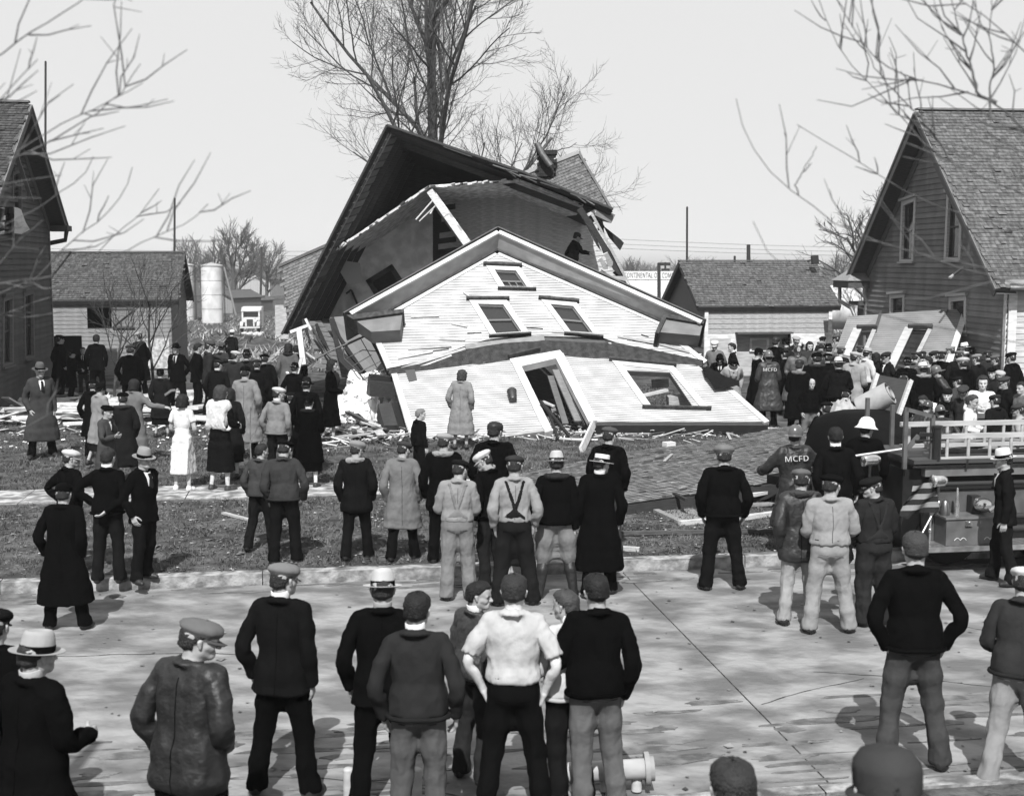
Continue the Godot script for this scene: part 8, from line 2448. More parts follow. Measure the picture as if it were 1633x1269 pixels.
	for q in 7:
		var row := PackedVector3Array()
		for e in 9:
			var t := e / 8.0
			row.append(f * Vector3(-0.02 + 0.34 * t - 0.16 * q / 6.0 * (1.0 - t), 1.14 - 0.38 * q / 6.0 + 0.05 * t, -0.02 + 0.04 * sin(t * 9.0 + q)))
		rows.append(row)
	rows.reverse()
	for q in 6:
		var one := MB.new()
		one.grid([rows[q], rows[q + 1]])
		build("cloth_stripe", one, cloth(0.2 if q % 2 else 0.05), o)
	# frame at the left end
	for q in [[0.02, 1.30, 0.02, 2.08, -0.35], [0.02, 2.06, 0.38, 1.96, -0.35], [0.38, 1.30, 0.38, 1.98, -0.35], [0.02, 1.30, 0.02, 2.08, -1.5], [0.38, 1.3, 0.38, 1.98, -1.5], [0.05, 1.55, 0.20, 1.72, -0.35]]:
		b = MB.new(); b.bar(f * Vector3(q[0], q[1], q[4]), f * Vector3(q[2], q[3], q[4]), 0.05, 0.045, ST.basis.z); build("frame_post", b, mat(0.10, 0.5, "soft", Vector3(1, 1, 1)), o)
	b = MB.new(); b.rod(f * Vector3(0.42, 1.40, -0.3), f * Vector3(0.42, 1.83, -0.3), 0.055, -1.0, 12); b.rod(f * Vector3(0.42, 1.82, -0.3), f * Vector3(0.42, 1.85, -0.3), 0.07, -1.0, 12); build("lantern", b, dk, o)
	b = MB.new(); b.bar(f * Vector3(0.14, 1.66, -0.32), f * Vector3(0.55, 1.66, -0.32), 0.03, 0.02); b.bar(f * Vector3(0.2, 1.74, -0.32), f * Vector3(0.62, 1.72, -0.32), 0.03, 0.05); build("bracket", b, dk, o)
	for x in [2.1, 4.6]:
		b = MB.new()
		b.rings(f * Transform3D(Basis(Vector3.RIGHT, PI / 2), Vector3(x, 0.46, -0.5)), [[0.02, 0.02, -0.12, 0], [0.42, 0.42, -0.12, 0], [0.47, 0.47, -0.05, 0], [0.47, 0.47, 0.05, 0], [0.42, 0.42, 0.12, 0], [0.02, 0.02, 0.12, 0]], 26); build("wheel", b, mat(0.02, 0.9), o)
		b = MB.new()
		b.rings(f * Transform3D(Basis(Vector3.RIGHT, PI / 2), Vector3(x, 0.46, -1.4)), [[0.02, 0.02, -0.12, 0], [0.42, 0.42, -0.12, 0], [0.47, 0.47, 0.0, 0], [0.42, 0.42, 0.12, 0], [0.02, 0.02, 0.12, 0]], 26); build("wheel", b, mat(0.02, 0.9), o)
	b = MB.new()
	for q in 2:
		b.rings(f * Transform3D(Basis(Vector3.RIGHT, PI / 2), Vector3(0.75, 0.42, -0.55 - q * 0.9)), [[0.02, 0.02, -0.1, 0], [0.38, 0.38, -0.1, 0], [0.42, 0.42, 0.0, 0], [0.38, 0.38, 0.1, 0], [0.02, 0.02, 0.1, 0]], 26)
	build("wheel_pair", b, mat(0.02, 0.9), o)
	rebase(o, f * Vector3(2.5, 0, -0.7))
	# two ladders carried on edge on its rack
	var k := 0
	for q in [[0.08, 1.83, 1.55, -0.62, 0.26], [0.45, 1.71, 1.42, -0.32, 0.29]]:
		var ld := thing("ladder", ["upper pale wooden ladder on the fire engine's rack", "lower nearer pale ladder on the fire engine's rack"][k], "ladder", Vector3.ZERO, 0.0, "ladders on the fire engine")
		for y in [q[1], q[2]]:
			b = MB.new(); b.box(f * Transform3D(Basis(), Vector3(q[0] + 2.3, y, q[3])), Vector3(4.6, 0.06 if y == q[1] else 0.045, 0.05)); build("rail", b, paint(0.40), ld)
		for e in 16:
			b = MB.new(); b.rod(f * Vector3(q[0] + 0.12 + e * q[4], q[2], q[3]), f * Vector3(q[0] + 0.12 + e * q[4], q[1], q[3]), 0.022); build("rung", b, paint(0.38), ld)
		rebase(ld, f * Vector3(q[0] + 2.3, q[2], q[3]))
		k += 1
func near_things() -> void:
	var pr := thing("pipe_rail", "white painted pipe with a round flange low behind the black jacket man's legs", "pipe")
	var a := Vector3(0.41, 0.036, -9.15); var c := Vector3(0.98, 0.065, -9.15)
	var b := MB.new()
	b.rod(a, c, 0.075, 0.078, 18); build("pipe", b, paint(0.36), pr)
	b = MB.new(); b.rod(c, c + (c - a).normalized() * 0.035, 0.125, -1.0, 24); b.rod(c + (c - a).normalized() * 0.035, c + (c - a).normalized() * 0.07, 0.09, -1.0, 20); build("flange", b, paint(0.3), pr)
	for u in [0.1, 0.5, 0.9]:
		b = MB.new(); b.rod(a.lerp(c, u), a.lerp(c, u) * Vector3(1, 0, 1) + Vector3(0, -0.1, 0), 0.04); build("stand", b, paint(0.6), pr)
	rebase(pr, (a + c) * 0.5 * Vector3(1, 0, 1))
	var k := 0
	for p in [Vector3(-1.176, -0.002, -8.9), Vector3(-0.688, -0.002, -8.9)]:
		b = MB.new()
		b.rod(Vector3(p.x, -0.12, p.z), Vector3(p.x, 0.16, p.z), 0.04, -1.0, 12); b.ball(Vector3(p.x, 0.16, p.z), Vector3(0.04, 0.02, 0.04), 10)
		tag(build("white_stake", b, paint(0.45)), ["short white stake left of the white hatted man's legs", "short white stake behind the grey trousered man"][k], "stake")
		k += 1

func _ready() -> void:
	rng.seed = 1
	wave.seed = 5
	wave.frequency = 0.1
	wave.noise_type = FastNoiseLite.TYPE_SIMPLEX_SMOOTH
	var cam := Camera3D.new()
	cam.name = "camera"
	cam.position = Vector3(0, 3.8, 0)
	cam.rotation.x = -0.10667
	cam.fov = 34.3959
	cam.near = 0.1
	cam.far = 2500.0
	var ca := CameraAttributesPhysical.new()
	ca.frustum_focal_length = 38.7707
	ca.frustum_focus_distance = 22.0
	ca.exposure_aperture = 3.0
	ca.auto_exposure_enabled = false
	cam.attributes = ca
	cam.fov = 34.3959
	cam.current = true
	add_child(cam)
	var env := Environment.new()
	var sky := Sky.new()
	var sm := ProceduralSkyMaterial.new()
	sm.sky_top_color = grey(0.57).linear_to_srgb()
	sm.sky_horizon_color = grey(0.615).linear_to_srgb()
	sm.sky_curve = 0.25
	sm.ground_bottom_color = grey(0.1).linear_to_srgb()
	sm.ground_horizon_color = grey(0.4).linear_to_srgb()
	sky.sky_material = sm
	env.background_mode = Environment.BG_SKY
	env.sky = sky
	env.tonemap_mode = Environment.TONE_MAPPER_LINEAR
	env.tonemap_exposure = 1.35
	env.fog_enabled = true
	env.fog_density = 0.0004
	env.fog_light_color = grey(0.8)
	env.sdfgi_enabled = true
	env.ssao_enabled = true
	env.ssil_enabled = true
	var we := WorldEnvironment.new()
	we.name = "world"
	we.environment = env
	add_child(we)
	var sun := DirectionalLight3D.new()
	sun.name = "sun"
	sun.light_energy = 1.6
	sun.light_angular_distance = 0.5
	sun.shadow_enabled = true
	sun.rotation = Vector3(deg_to_rad(-49.0), deg_to_rad(-3.0), 0)
	add_child(sun)
	make_textures()
	make_skeleton()
	ground()
	trees()
	far_things()
	left_house()
	right_house()
	sheds()
	house_body()
	front_wall()
	porch_roof()
	lumber()
	car()
	fire_engine()
	near_things()
	people()
func people() -> void:
	rng.seed = 1000
	person("man in grey fedora and black overcoat at the lower left corner", -2.863, -0.12, -7.421, 1.719, "g=f near=1 hat=fedora:.30 top=coat:.016 bot=trousers:.02 pose=front,pocket yaw=-25 head=-10 collar=.4 wide=1.08")
	person("dark capped figure cut off by the lower left edge", -3.341, -0.12, -8.061, 1.705, "g=f near=1 hat=cap:.03 top=coat:.015 bot=trousers:.02")
	person("heavy man in grey flat cap and worn leather jacket, head turned right", -1.971, -0.12, -7.581, 1.764, "g=f near=1 hat=cap:.12 top=carcoat:.016 leather=1 bot=trousers:.03 pose=lap,pocket yaw=-28 head=-42 nod=-10 wide=1.12 lean=7")
	person("man in grey cap and dark suit, white collar, right hand hanging", -1.682, -0.12, -9.129, 1.754, "g=f near=1 hat=cap:.15 top=suit:.022 bot=trousers:.014 pose=hang,pocket collar=.75 yaw=-14 head=-28 legs=apart")
	person("man in tall pale fedora and black suit behind the sweater man", -0.928, -0.12, -8.9, 1.732, "g=f near=1 hat=fedora:.42 top=suit:.016 bot=trousers:.014 pose=pocket collar=.3 ")
	person("bareheaded man in dark grey sweater and grey trousers, white collar", -0.623, -0.12, -8.3, 1.748, "g=f near=1 hair=short:.012 top=sweater:.048 bot=trousers:.095 pose=pocket collar=.78 head=-12")
	person("young man in leather jacket turning his face to the right", -0.279, -0.12, -9.4, 1.549, "g=f near=1 hair=short:.012 top=jacket:.03 leather=1 bot=trousers:.05 pose=pocket,hang yaw=-40 head=-52 collar=.7 ")
	person("young man in pale shirt with rolled sleeves and dark trousers", 0.011, -0.12, -8.735, 1.768, "g=f near=1 hair=short:.03 top=rolled:.38 bot=trousers:.020 pose=hips legs=apart yaw=-4 skin=.55")
	person("youth with brown hair and white collar leaning beyond the black jacket man", 0.397, -0.12, -8.9, 1.611, "g=f near=1 hair=short:.06 top=sweater:.45 bot=trousers:.03 pose=front collar=.75 yaw=25 head=25 ")
	person("dark haired man in short black jacket and grey trousers, leaning", 0.581, -0.12, -8.74, 1.758, "g=f near=1 hair=short:.012 top=jacket:.014 bot=trousers:.11 pose=pocket,front yaw=14 head=10 tilt=-4 lean=6 legs=rest")
	person("tall bareheaded man in dark sweater and grey trousers at right", 3.081, -0.12, -9.593, 1.887, "g=f near=1 hair=short:.05 top=sweater:.018 bot=trousers:.075 pose=hips legs=apart")
	person("man in pale cap, grey jersey and dirty light trousers, mid stride", 3.772, -0.12, -9.3, 1.687, "g=f near=1 hat=cap:.5 top=sweater:.055 bot=trousers:.2 pose=hang,front legs=stride yaw=-32 lean=14 ")
	person("dark haired head at the bottom edge, close to the camera", 0.951, 0, -5.2, 1.715, "g=f near=1 hair=short:.03 top=jacket:.02 bot=trousers:.03 wide=1.12")
	person("dark round hat of someone close to the camera, bottom edge", 1.336, 0, -4.4, 2.072, "g=f near=1 hat=cloche:.07 top=coat:.03 bot=trousers:.03 wide=1.1")
	person("youth in long black overcoat and cap standing alone in the gutter", -4.762, -0.12, -13.4, 1.584, "g=m near=1 hat=knit:.012 top=longcoat:.014 bot=trousers:.012 pose=pocket legs=apart ")
	person("boy in light grey cap, hands on hips, looking right", -5.344, 0, -15.314, 1.548, "g=m near=1 hat=cap:.42 top=jacket:.016 bot=trousers:.03 pose=akimbo yaw=-42 head=-25")
	person("bareheaded man in dark sweater, white cuffs on his hips", -4.765, 0, -14.917, 1.619, "g=m near=1 hair=short:.02 top=sweater:.018 bot=trousers:.03 pose=behind,akimbo collar=.8 head=-6")
	person("man in grey banded fedora looking right, striped tie showing", -4.352, 0, -14.967, 1.603, "g=m near=1 hat=fedora:.22 top=suit:.018 bot=trousers:.026 shirt=.6 pose=pocket,behind yaw=-118 head=-2 lean=1 legs=rest")
	person("boy in plaid jacket left of the grey jacket youth", -3.298, 0, -16.6, 1.433, "g=m near=1 hair=short:.02 top=jacket:.07 bot=trousers:.03 pose=pocket yaw=-12 head=-30 ")
	person("youth in dark cap and grey cloth jacket, head bowed right", -2.868, 0, -15.941, 1.568, "g=m near=1 hat=cap:.02 top=jacket:.062 bot=trousers:.022 pose=pocket head=-22 nod=-14 wide=1.08")
	person("boy in grey cap and thigh length black coat with pale collar", -1.975, 0, -16.086, 1.535, "g=m near=1 hat=newsboy:.20 top=carcoat:.022 bot=trousers:.022 fur=.30 pose=pocket head=-38 nod=-8")
	person("boy in dark cap and long grey overcoat, slit behind", -1.385, 0, -16.028, 1.548, "g=m near=1 hat=cap:.07 top=coat:.13 bot=trousers:.02 pose=pocket head=-40 nod=-10")
	person("man in pale cap and black coat with light fur collar", -0.857, 0, -15.902, 1.666, "g=m near=1 hat=cap:.26 top=carcoat:.014 bot=trousers:.02 fur=.28 pose=pocket head=-28")
	person("workman in pale coverall shirt and overalls, dark cap", -0.632, -0.12, -14.647, 1.646, "g=m near=1 hat=cap:.03 top=work:.21 bot=overalls:.16 pose=front head=-35 nod=-10 legs=rest")
	person("man in black leather peaked cap and black jacket", -0.223, 0, -16.501, 1.725, "g=m near=1 hat=leathercap:.012 top=jacket:.012 bot=trousers:.03 pose=pocket head=-30 wide=1.1")
	person("man in pale flat cap and scarf looking down to the left", -0.266, -0.12, -15.2, 1.682, "g=m near=1 hat=cap:.46 top=jacket:.014 bot=trousers:.04 pose=pocket yaw=45 head=35 nod=-22 collar=.3 ")
	person("man in dark overalls with crossed braces over a grey shirt", 0.025, -0.12, -14.4, 1.74, "g=m near=1 hat=cap:.06 top=work:.22 bot=overalls:.035 pose=pocket head=-18 legs=apart ")
	person("man in pale dented hat, black wool jacket, breeches and tall boots", 0.511, -0.12, -14.711, 1.719, "g=m near=1 hat=fedora:.4 top=jacket:.013 bot=breeches:.16 pose=hang,pocket fur=.02 legs=apart")
	person("man in straw boater and long black overcoat, head turned right", 1.017, -0.12, -14.8, 1.693, "g=m near=1 hat=boater:.60 top=longcoat:.012 bot=trousers:.014 pose=pocket head=-50 nod=-6 collar=.6 ")
	person("man in grey tweed cap and black jacket behind the boater hat", 1.238, 0, -16.4, 1.681, "g=m near=1 hat=cap:.09 top=jacket:.013 bot=trousers:.065 pose=pocket,front yaw=-10 head=-25 ")
	person("man in pale newsboy cap and dark jacket, legs apart in the gutter", 2.515, -0.12, -15.089, 1.749, "g=m near=1 hat=newsboy:.14 top=jacket:.016 bot=trousers:.022 pose=pocket legs=apart wide=1.06")
	person("man in grey cap, fur collared leather coat and pale trousers", 3.11, -0.12, -13.632, 1.705, "g=m near=1 hat=cap:.11 top=carcoat:.022 leather=1 bot=trousers:.27 fur=.05 pose=pocket yaw=-8 head=-14")
	person("workman in pale one piece coverall and dark cap, seen from behind", 3.351, -0.12, -13.3, 1.705, "g=m near=1 hat=cap:.02 top=work:.23 bot=trousers:.23 pose=front yaw=-6 head=-40 legs=apart wide=1.1")
	person("man in dark cap and denim jacket looking left by the fire engine", 3.899, -0.12, -13.581, 1.627, "g=m near=1 hat=cap:.035 top=work:.045 bot=overalls:.05 pose=front yaw=12 head=60 nod=-10 wide=1.08")
	person("bareheaded man in dark suit with white collar before the motor car", 4.053, 0, -15.865, 1.748, "g=m near=1 hair=short:.012 top=suit:.020 bot=trousers:.03 pose=pocket collar=.8")
	person("man in smooth white helmet and black coat, head turned right", 4.626, 0, -16.712, 1.738, "g=m near=1 hat=tinhat:.80 top=carcoat:.014 bot=trousers:.02 pose=pocket,side yaw=-20 head=-35")
	person("fireman in wet black raincoat lettered across the shoulders, arms spread", 3.656, 0, -16.4, 1.67, "g=m near=1 hat=helmet:.09 top=slicker:.016 bot=trousers:.02 pose=spread yaw=8 head=-35 text=MCFD ")
	person("man in pale fedora and dark suit walking left past the engine", 5.969, -0.12, -15.333, 1.661, "g=m near=1 hat=fedora:.5 top=suit:.026 bot=trousers:.03 shirt=.6 pose=pocket,hang yaw=72 head=0 legs=step")
	person("boy in dark zipped hooded jacket facing the camera on the porch roof", 6.067, 0, -25.946, 1.425, "g=h near=1 hat=hood:.012 top=jacket:.012 bot=trousers:.12 pose=pocket yaw=180 big=1.1 legs=apart skin=.38")
	person("man in fedora with open grey overcoat, dark waistcoat and tie", -9.077, 0, -24.6, 1.845, "g=l hat=fedora:.10 top=longcoat:.07 bot=trousers:.015 shirt=.65 pose=pocket,hang yaw=-150 legs=apart ")
	person("woman in dark beret and tweed jacket facing right", -6.567, 0, -20.6, 1.478, "g=l hat=beret:.014 top=coat:.075 bot=skirt:.03 shirt=.5 pose=crossed yaw=-95 ")
	person("woman in cloche hat and pale coat behind the beret woman", -7.6, 0, -23.523, 1.568, "g=l hat=cloche:.02 top=coat:.20 bot=skirt:.03 yaw=-30 pose=front")
	person("person in dark coat left of the pale coated woman", -8.079, 0, -24.6, 1.517, "g=l hat=cap:.02 top=coat:.016 bot=trousers:.015 ")
	person("woman in dark plaid coat with back turned, second from the tweed girl", -6.654, 0, -21.802, 1.568, "g=l hat=beret:.013 top=longcoat:.032 bot=skirt:.03 yaw=10 fur=.03")
	person("dark haired girl in grey tweed coat, right arm held out", -7.118, 0, -24, 1.592, "g=l hair=bob:.015 top=longcoat:.13 bot=skirt:.05 pose=side,pocket yaw=-25 head=-10 ")
	person("woman in white short sleeved dress with dark bobbed hair", -5.43, 0, -20.992, 1.619, "g=l near=1 hair=bob:.014 top=dress:.58 bot=none pose=front yaw=-12 head=-15 shoes=.65 skin=.42")
	person("woman with white jacket over her shoulders and dark long skirt", -4.811, 0, -21, 1.772, "g=l near=1 hair=wavy:.05 top=blouse:.02 bot=skirt:.022 shawl=.55 pose=front yaw=-30 head=-12 shoes=.04 skin=.5 ")
	person("woman with dark waved hair just right of the white shawl", -4.913, 0, -22.2, 1.603, "g=l hair=wavy:.012 top=coat:.03 bot=skirt:.02 ")
	person("tall man in long grey belted overcoat and dark hat", -5.112, 0, -24.5, 1.797, "g=l near=1 hat=knit:.02 top=longcoat:.17 bot=trousers:.014 pose=pocket,front yaw=-8 ")
	person("young man in pale cap and light grey sweater, head turned right", -4.004, 0, -21.7, 1.672, "g=l near=1 hat=cap:.42 top=sweater:.17 bot=trousers:.03 pose=pocket yaw=-20 head=-40 collar=.6 ")
	person("woman in shaggy black fur coat to the calf, white stockings", -3.39, 0, -21.3, 1.556, "g=l near=1 hat=cloche:.012 top=coat:.008 fur=.010 bot=skirt:.008 shoes=.03 pose=front skin=.6 yaw=-6 ")
	person("man in dark felt hat and black coat before the wreck", -3.678, 0, -22.8, 1.719, "g=l hat=fedora:.035 top=coat:.012 bot=trousers:.015 ")
	person("woman in black coat with curled dark hair facing right", -3.822, 0, -27, 1.74, "g=l near=1 hair=wavy:.014 top=longcoat:.011 bot=skirt:.01 fur=.022 yaw=-85 pose=front,hang head=-5 ")
	person("broad man in black suit and grey cap, back turned, by the sapling", -9.227, 0, -31, 1.777, "g=l hat=cap:.06 top=suit:.011 bot=trousers:.012 pose=pocket wide=1.18 ")
	person("man in pale flat cap and dark coat looking left", -10.168, 0, -35, 1.877, "g=l hat=cap:.30 top=coat:.02 bot=trousers:.015 yaw=60 head=10 shirt=.5 ")
	person("man in dark clothes, back turned, before the shed's hatch", -11.349, 0, -35, 1.801, "g=l hair=short:.02 top=suit:.014 bot=trousers:.014 pose=pocket ")
	person("person in white open collar standing at the shed's dark opening", -12.055, 0, -36, 1.395, "g=l hair=short:.02 top=suit:.012 bot=trousers:.07 shirt=.7 yaw=180 ")
	person("dark figure close against the left house corner", -12.356, 0, -35, 1.794, "g=l hat=cap:.015 top=coat:.012 bot=trousers:.012 yaw=-40 ")
	person("dark coated figure between the house corner and the opening", -11.875, 0, -34.5, 1.4, "g=l hat=brim:.02 top=coat:.010 bot=trousers:.012 yaw=-60 pose=front ")
	person("man in dark hat and coat facing the camera by the shed", -8.367, 0, -32, 1.75, "g=l hat=brim:.02 top=suit:.018 bot=trousers:.02 shirt=.4 yaw=170 pose=pocket,behind legs=apart ")
	person("man in grey cap pointing to the right with outstretched arm", -7.253, 0, -30.6, 1.904, "g=l hat=cap:.08 top=suit:0.05 bot=trousers:.02 yaw=-70 pose=hang,point ")
	person("man in dark suit partly hidden left of the pointing man", -7.745, 0, -31.5, 1.799, "g=l hair=short:.015 top=suit:.013 bot=trousers:.02 yaw=-60 ")
	person("man in banded grey hat behind the pointing arm", -7.484, 0, -33, 1.689, "g=l hat=fedora:.09 top=suit:0.06 bot=trousers:.02 yaw=-30 ")
	person("child in white knitted cap standing highest at the crowd's back", -7.858, 0.55, -36, 1.32, "g=l hat=knit:.6 top=jacket:.03 bot=trousers:.03 yaw=-15 collar=.5 ")
	person("man in dark cap and dark jacket, left of the pale cap", -6.409, 0, -27.8, 1.671, "g=l hat=cap:.04 top=suit:.025 bot=trousers:.02 collar=.5 head=-35 ")
	person("man in pale cap and grey jacket in the left crowd's middle", -6.356, 0, -29.4, 1.75, "g=l hat=cap:.40 top=suit:.05 bot=trousers:.03 yaw=-15 head=-30 ")
	person("man in dark felt hat and grey jacket right of the pale cap", -6.207, 0, -30, 1.714, "g=l hat=fedora:.03 top=suit:.038 bot=trousers:.03 ")
	person("man in dark cap and dark coat, rightmost of the near left cluster", -5.591, 0, -29, 1.708, "g=l hat=cap:.018 top=coat:.02 bot=trousers:.02 head=20 ")
	person("woman in grey coat with dark fur collar facing the wreck", -5.587, 0, -32, 1.752, "g=l hair=bob:.02 top=coat:.10 fur=.02 bot=skirt:.03 ")
	person("man in dark coat just right of the fur collared woman", -5.553, 0, -33, 1.641, "g=l hair=short:.012 top=coat:.013 bot=trousers:.02 ")
	person("woman in long grey coat standing before the fallen wall", -1.029, 0, -25.8, 1.617, "g=h near=1 hair=bob:.05 top=longcoat:.19 bot=skirt:.05 pose=pocket yaw=-8 head=-22 shoes=.04 ")
	person("fair haired boy in dark jacket looking right", -1.597, 0, -21.9, 1.257, "g=h near=1 hair=short:.22 top=jacket:.02 bot=trousers:.02 pose=hang yaw=-60 head=-25 big=1.12 skin=.45 ")
	person("man in dark cap and coat leaning inside the broken upper room", 1.632, 2.86, -34.6, 1.704, "g=h near=1 hat=leathercap:.012 top=jacket:.016 bot=trousers:.014 pose=side,pocket yaw=-70 nod=-12 lean=10 ")
	person("man in white cap and light jacket facing the camera by the shed door", 5.307, 0, -33.5, 1.732, "g=r hat=cap:.55 top=suit:.13 bot=trousers:.05 yaw=165  skin=.45")
	person("dark haired man in dark suit looking left before the garage door", 5.696, 0, -33, 1.705, "g=r hair=short:.015 top=suit:0.022 bot=trousers:.03 yaw=80 collar=.6  skin=.45")
	person("woman in dark cloche and black coat bending at the wall's corner", 5.022, 0, -31, 1.613, "g=r hat=cloche:.015 top=coat:.013 bot=skirt:.012 yaw=170 lean=22 nod=-18 shirt=.6  skin=.45")
	person("woman in pale fur wrap and dark hat bending forward", 5.119, 0, -29.8, 1.638, "g=r hat=cloche:.02 top=coat:0.3 fur=.38 bot=skirt:.1 yaw=175 lean=25 nod=-20  skin=.45")
	person("woman in black coat with large pale fur collar, facing right", 5.929, 0, -31, 1.702, "g=r hat=cloche:.016 top=longcoat:.013 fur=.42 bot=skirt:.013 yaw=-80 pose=front head=-10  skin=.45")
	person("fireman in long dark raincoat lettered on the back, standing upright", 5.857, 0, -29.2, 1.743, "g=r near=1 hat=helmet:.11 top=slicker:.032 bot=trousers:.015 text=MCFD pose=front ")
	person("tall man in dark cap behind the upright fireman", 6.891, 0, -33.5, 1.812, "g=r hat=leathercap:.018 top=coat:.014 bot=trousers:.02 yaw=-30  skin=.45")
	person("woman in dark hat looking left behind the second fire helmet", 7.293, 0, -34, 1.767, "g=r hat=cloche:.02 top=coat:0.05 bot=skirt:.03 yaw=60  skin=.45")
	person("man in pale flat cap in the back row, under the door hood", 7.729, 0, -35, 1.76, "g=r hat=cap:.28 top=suit:.03 bot=trousers:.03 yaw=-160 ")
	person("fireman whose helmet shield faces the camera in the crowd", 6.926, 0, -31.2, 1.729, "g=r hat=helmet:.03 top=slicker:0.08 bot=trousers:.02 yaw=180 lean=10 pose=front  skin=.45")
	person("person in white headscarf in the back row", 7.971, 0, -35, 1.626, "g=r hat=knit:.6 top=coat:.05 bot=skirt:.03 yaw=-120 ")
	person("dark haired woman whose face shows above the fur collared cap man", 7.761, 0, -33.5, 1.706, "g=r hair=bob:.013 top=coat:0.064 bot=skirt:.03 yaw=175 skin=.5")
	person("man in grey cap in the back row, left of the derby hat", 7.935, 0, -33, 1.746, "g=r hat=cap:.22 top=suit:.09 bot=trousers:.03 yaw=-20 ")
	person("man in small dark cap in the last row before the white band", 8.965, 0, -37, 1.63, "g=r hat=cap:.03 top=suit:0.05 bot=trousers:.03  yaw=140 skin=.45")
	person("man in black round hat and grey coat, back turned", 7.8, 0, -31.6, 1.759, "g=r hat=brim:.015 top=suit:.07 bot=trousers:.03 collar=.5 ")
	person("man in mottled grey cap at the left end of the leaning wall", 8.999, 0, -35.5, 1.766, "g=r hat=cap:.10 top=suit:0.15 bot=trousers:.03 yaw=40  skin=.45")
	person("man in grey tweed cap just below the leaning wall's corner", 7.926, 0, -31, 1.747, "g=r hat=cap:.13 top=suit:.035 bot=trousers:.03  yaw=-40 skin=.45")
	person("man in pale cap in front of the first window hole", 8.612, 0, -33, 1.714, "g=r hat=cap:.35 top=suit:0.192 bot=trousers:.03 yaw=150  skin=.45")
	person("man in dark winter cap and fur collared black coat, nearest right", 5.995, 0, -26.8, 1.745, "g=r near=1 hat=leathercap:.014 top=coat:.018 fur=.16 bot=trousers:.014 yaw=-25 head=-10 pose=front ")
	person("bulky man in black coat with shaggy dark collar, back turned", 6.684, 0, -28, 1.804, "g=r near=1 hat=knit:.014 top=carcoat:.013 fur=.03 bot=trousers:.014 pose=pocket wide=1.22 ")
	person("man in pale banded fedora and dark jacket, back turned", 6.934, 0, -27.2, 1.742, "g=r near=1 hat=fedora:.52 top=jacket:.024 bot=trousers:.03 pose=front wide=1.1 ")
	person("man in pale cap and light canvas coat by the blankets", 7.356, 0, -27.6, 1.858, "g=r near=1 hat=cap:.33 top=carcoat:.26 bot=trousers:.10 yaw=-40 pose=front head=-20 ")
	person("man in straw hat and white shirt left of the boy in cap", 8.135, 0, -29.4, 1.81, "g=r hat=brim:.32 top=shirt:.5 bot=trousers:.03 yaw=-60 pose=front  skin=.45")
	person("woman in wide dark hat behind the straw hatted man", 8.515, 0, -30.6, 1.66, "g=r hat=brim:.02 top=coat:0.064 bot=skirt:.03 yaw=-40  skin=.45")
	person("dark bushy haired person beside the wide dark hat", 8.526, 0, -30, 1.66, "g=r hair=wavy:.012 top=coat:.03 bot=trousers:.03  yaw=-25 skin=.45")
	person("man in dark cap seen over the pale bundle", 8.745, 0, -30.4, 1.552, "g=r hat=cap:.04 top=suit:0.12 bot=trousers:.03 yaw=30  skin=.45")
	person("youth in dark cap and open white collar facing left", 8.642, 0, -29.5, 1.715, "g=r near=1 hat=cap:.05 top=suit:.035 bot=trousers:.03 shirt=.7 yaw=100 ")
	person("man in grey cap at the second window hole, face turned right", 9.307, 0, -29.6, 1.709, "g=r hat=cap:.06 top=suit:0.1 bot=trousers:.02 yaw=-50  skin=.45")
	person("man in grey cap right of the second window hole", 9.816, 0, -30.6, 1.655, "g=r hat=cap:.05 top=suit:.03 bot=trousers:.02 yaw=20  skin=.45")
	person("man in pale banded hat and black coat, back turned, below the window", 8.476, 0, -26.4, 1.699, "g=r near=1 hat=fedora:.55 top=carcoat:.012 bot=trousers:.012 fur=.25 wide=1.15 ")
	person("man in dark cap facing left with open collar, midst of the right crowd", 9.85, 0, -29.8, 1.724, "g=r hat=cap:.05 top=suit:.018 bot=trousers:.02 shirt=.5 yaw=70  skin=.45")
	person("man in dark cap just right of the open collared man", 10.13, 0, -30.2, 1.682, "g=r hat=cap:.05 top=suit:0.018 bot=trousers:.02 yaw=-20  skin=.45")
	person("fireman in shiny dark helmet bending left in the right crowd", 9.075, 0, -26.6, 1.651, "g=r near=1 hat=helmet:.10 top=slicker:.02 bot=trousers:.02 yaw=70 lean=28 ")
	person("man in pale cap high at the edge of the leaning wall", 10.98, 0, -32, 1.683, "g=r hat=cap:.22 top=suit:0.15 bot=trousers:.02 yaw=40  skin=.45")
	person("man in black hat topmost by the dark siding", 11.726, 0, -34, 1.719, "g=r hat=knit:.012 top=coat:.014 bot=trousers:.02  yaw=-40 skin=.45")
	person("man in pale creased fedora with dark band by the dark siding", 11.194, 0, -31.6, 1.773, "g=r hat=fedora:.62 top=suit:0.064 bot=trousers:.02 collar=.6 yaw=45  skin=.45")
	person("man in grey cap below the pale creased fedora", 10.458, 0, -30, 1.71, "g=r hat=cap:.12 top=suit:.03 bot=trousers:.02  yaw=-25 skin=.45")
	person("broad man in pale cap and black jacket, back turned, above the white shirt", 9.651, 0, -27.4, 1.738, "g=r near=1 hat=newsboy:.36 top=jacket:.014 bot=trousers:.02 wide=1.15 ")
	person("man in mottled cap to the right of the broad pale capped man", 10.552, 0, -29, 1.708, "g=r hat=cap:.20 top=suit:.03 bot=trousers:.02 yaw=30  skin=.45")
	person("pale faced boy peering between the caps", 10.669, 0, -29.3, 1.51, "g=r hair=short:.02 top=suit:0.1 bot=trousers:.02 collar=.6 yaw=165 skin=.5 ")
	person("man in dark cap at the back, before the white corner board", 11.519, 0, -31, 1.643, "g=r hat=cap:.07 top=suit:.05 bot=trousers:.02 ")
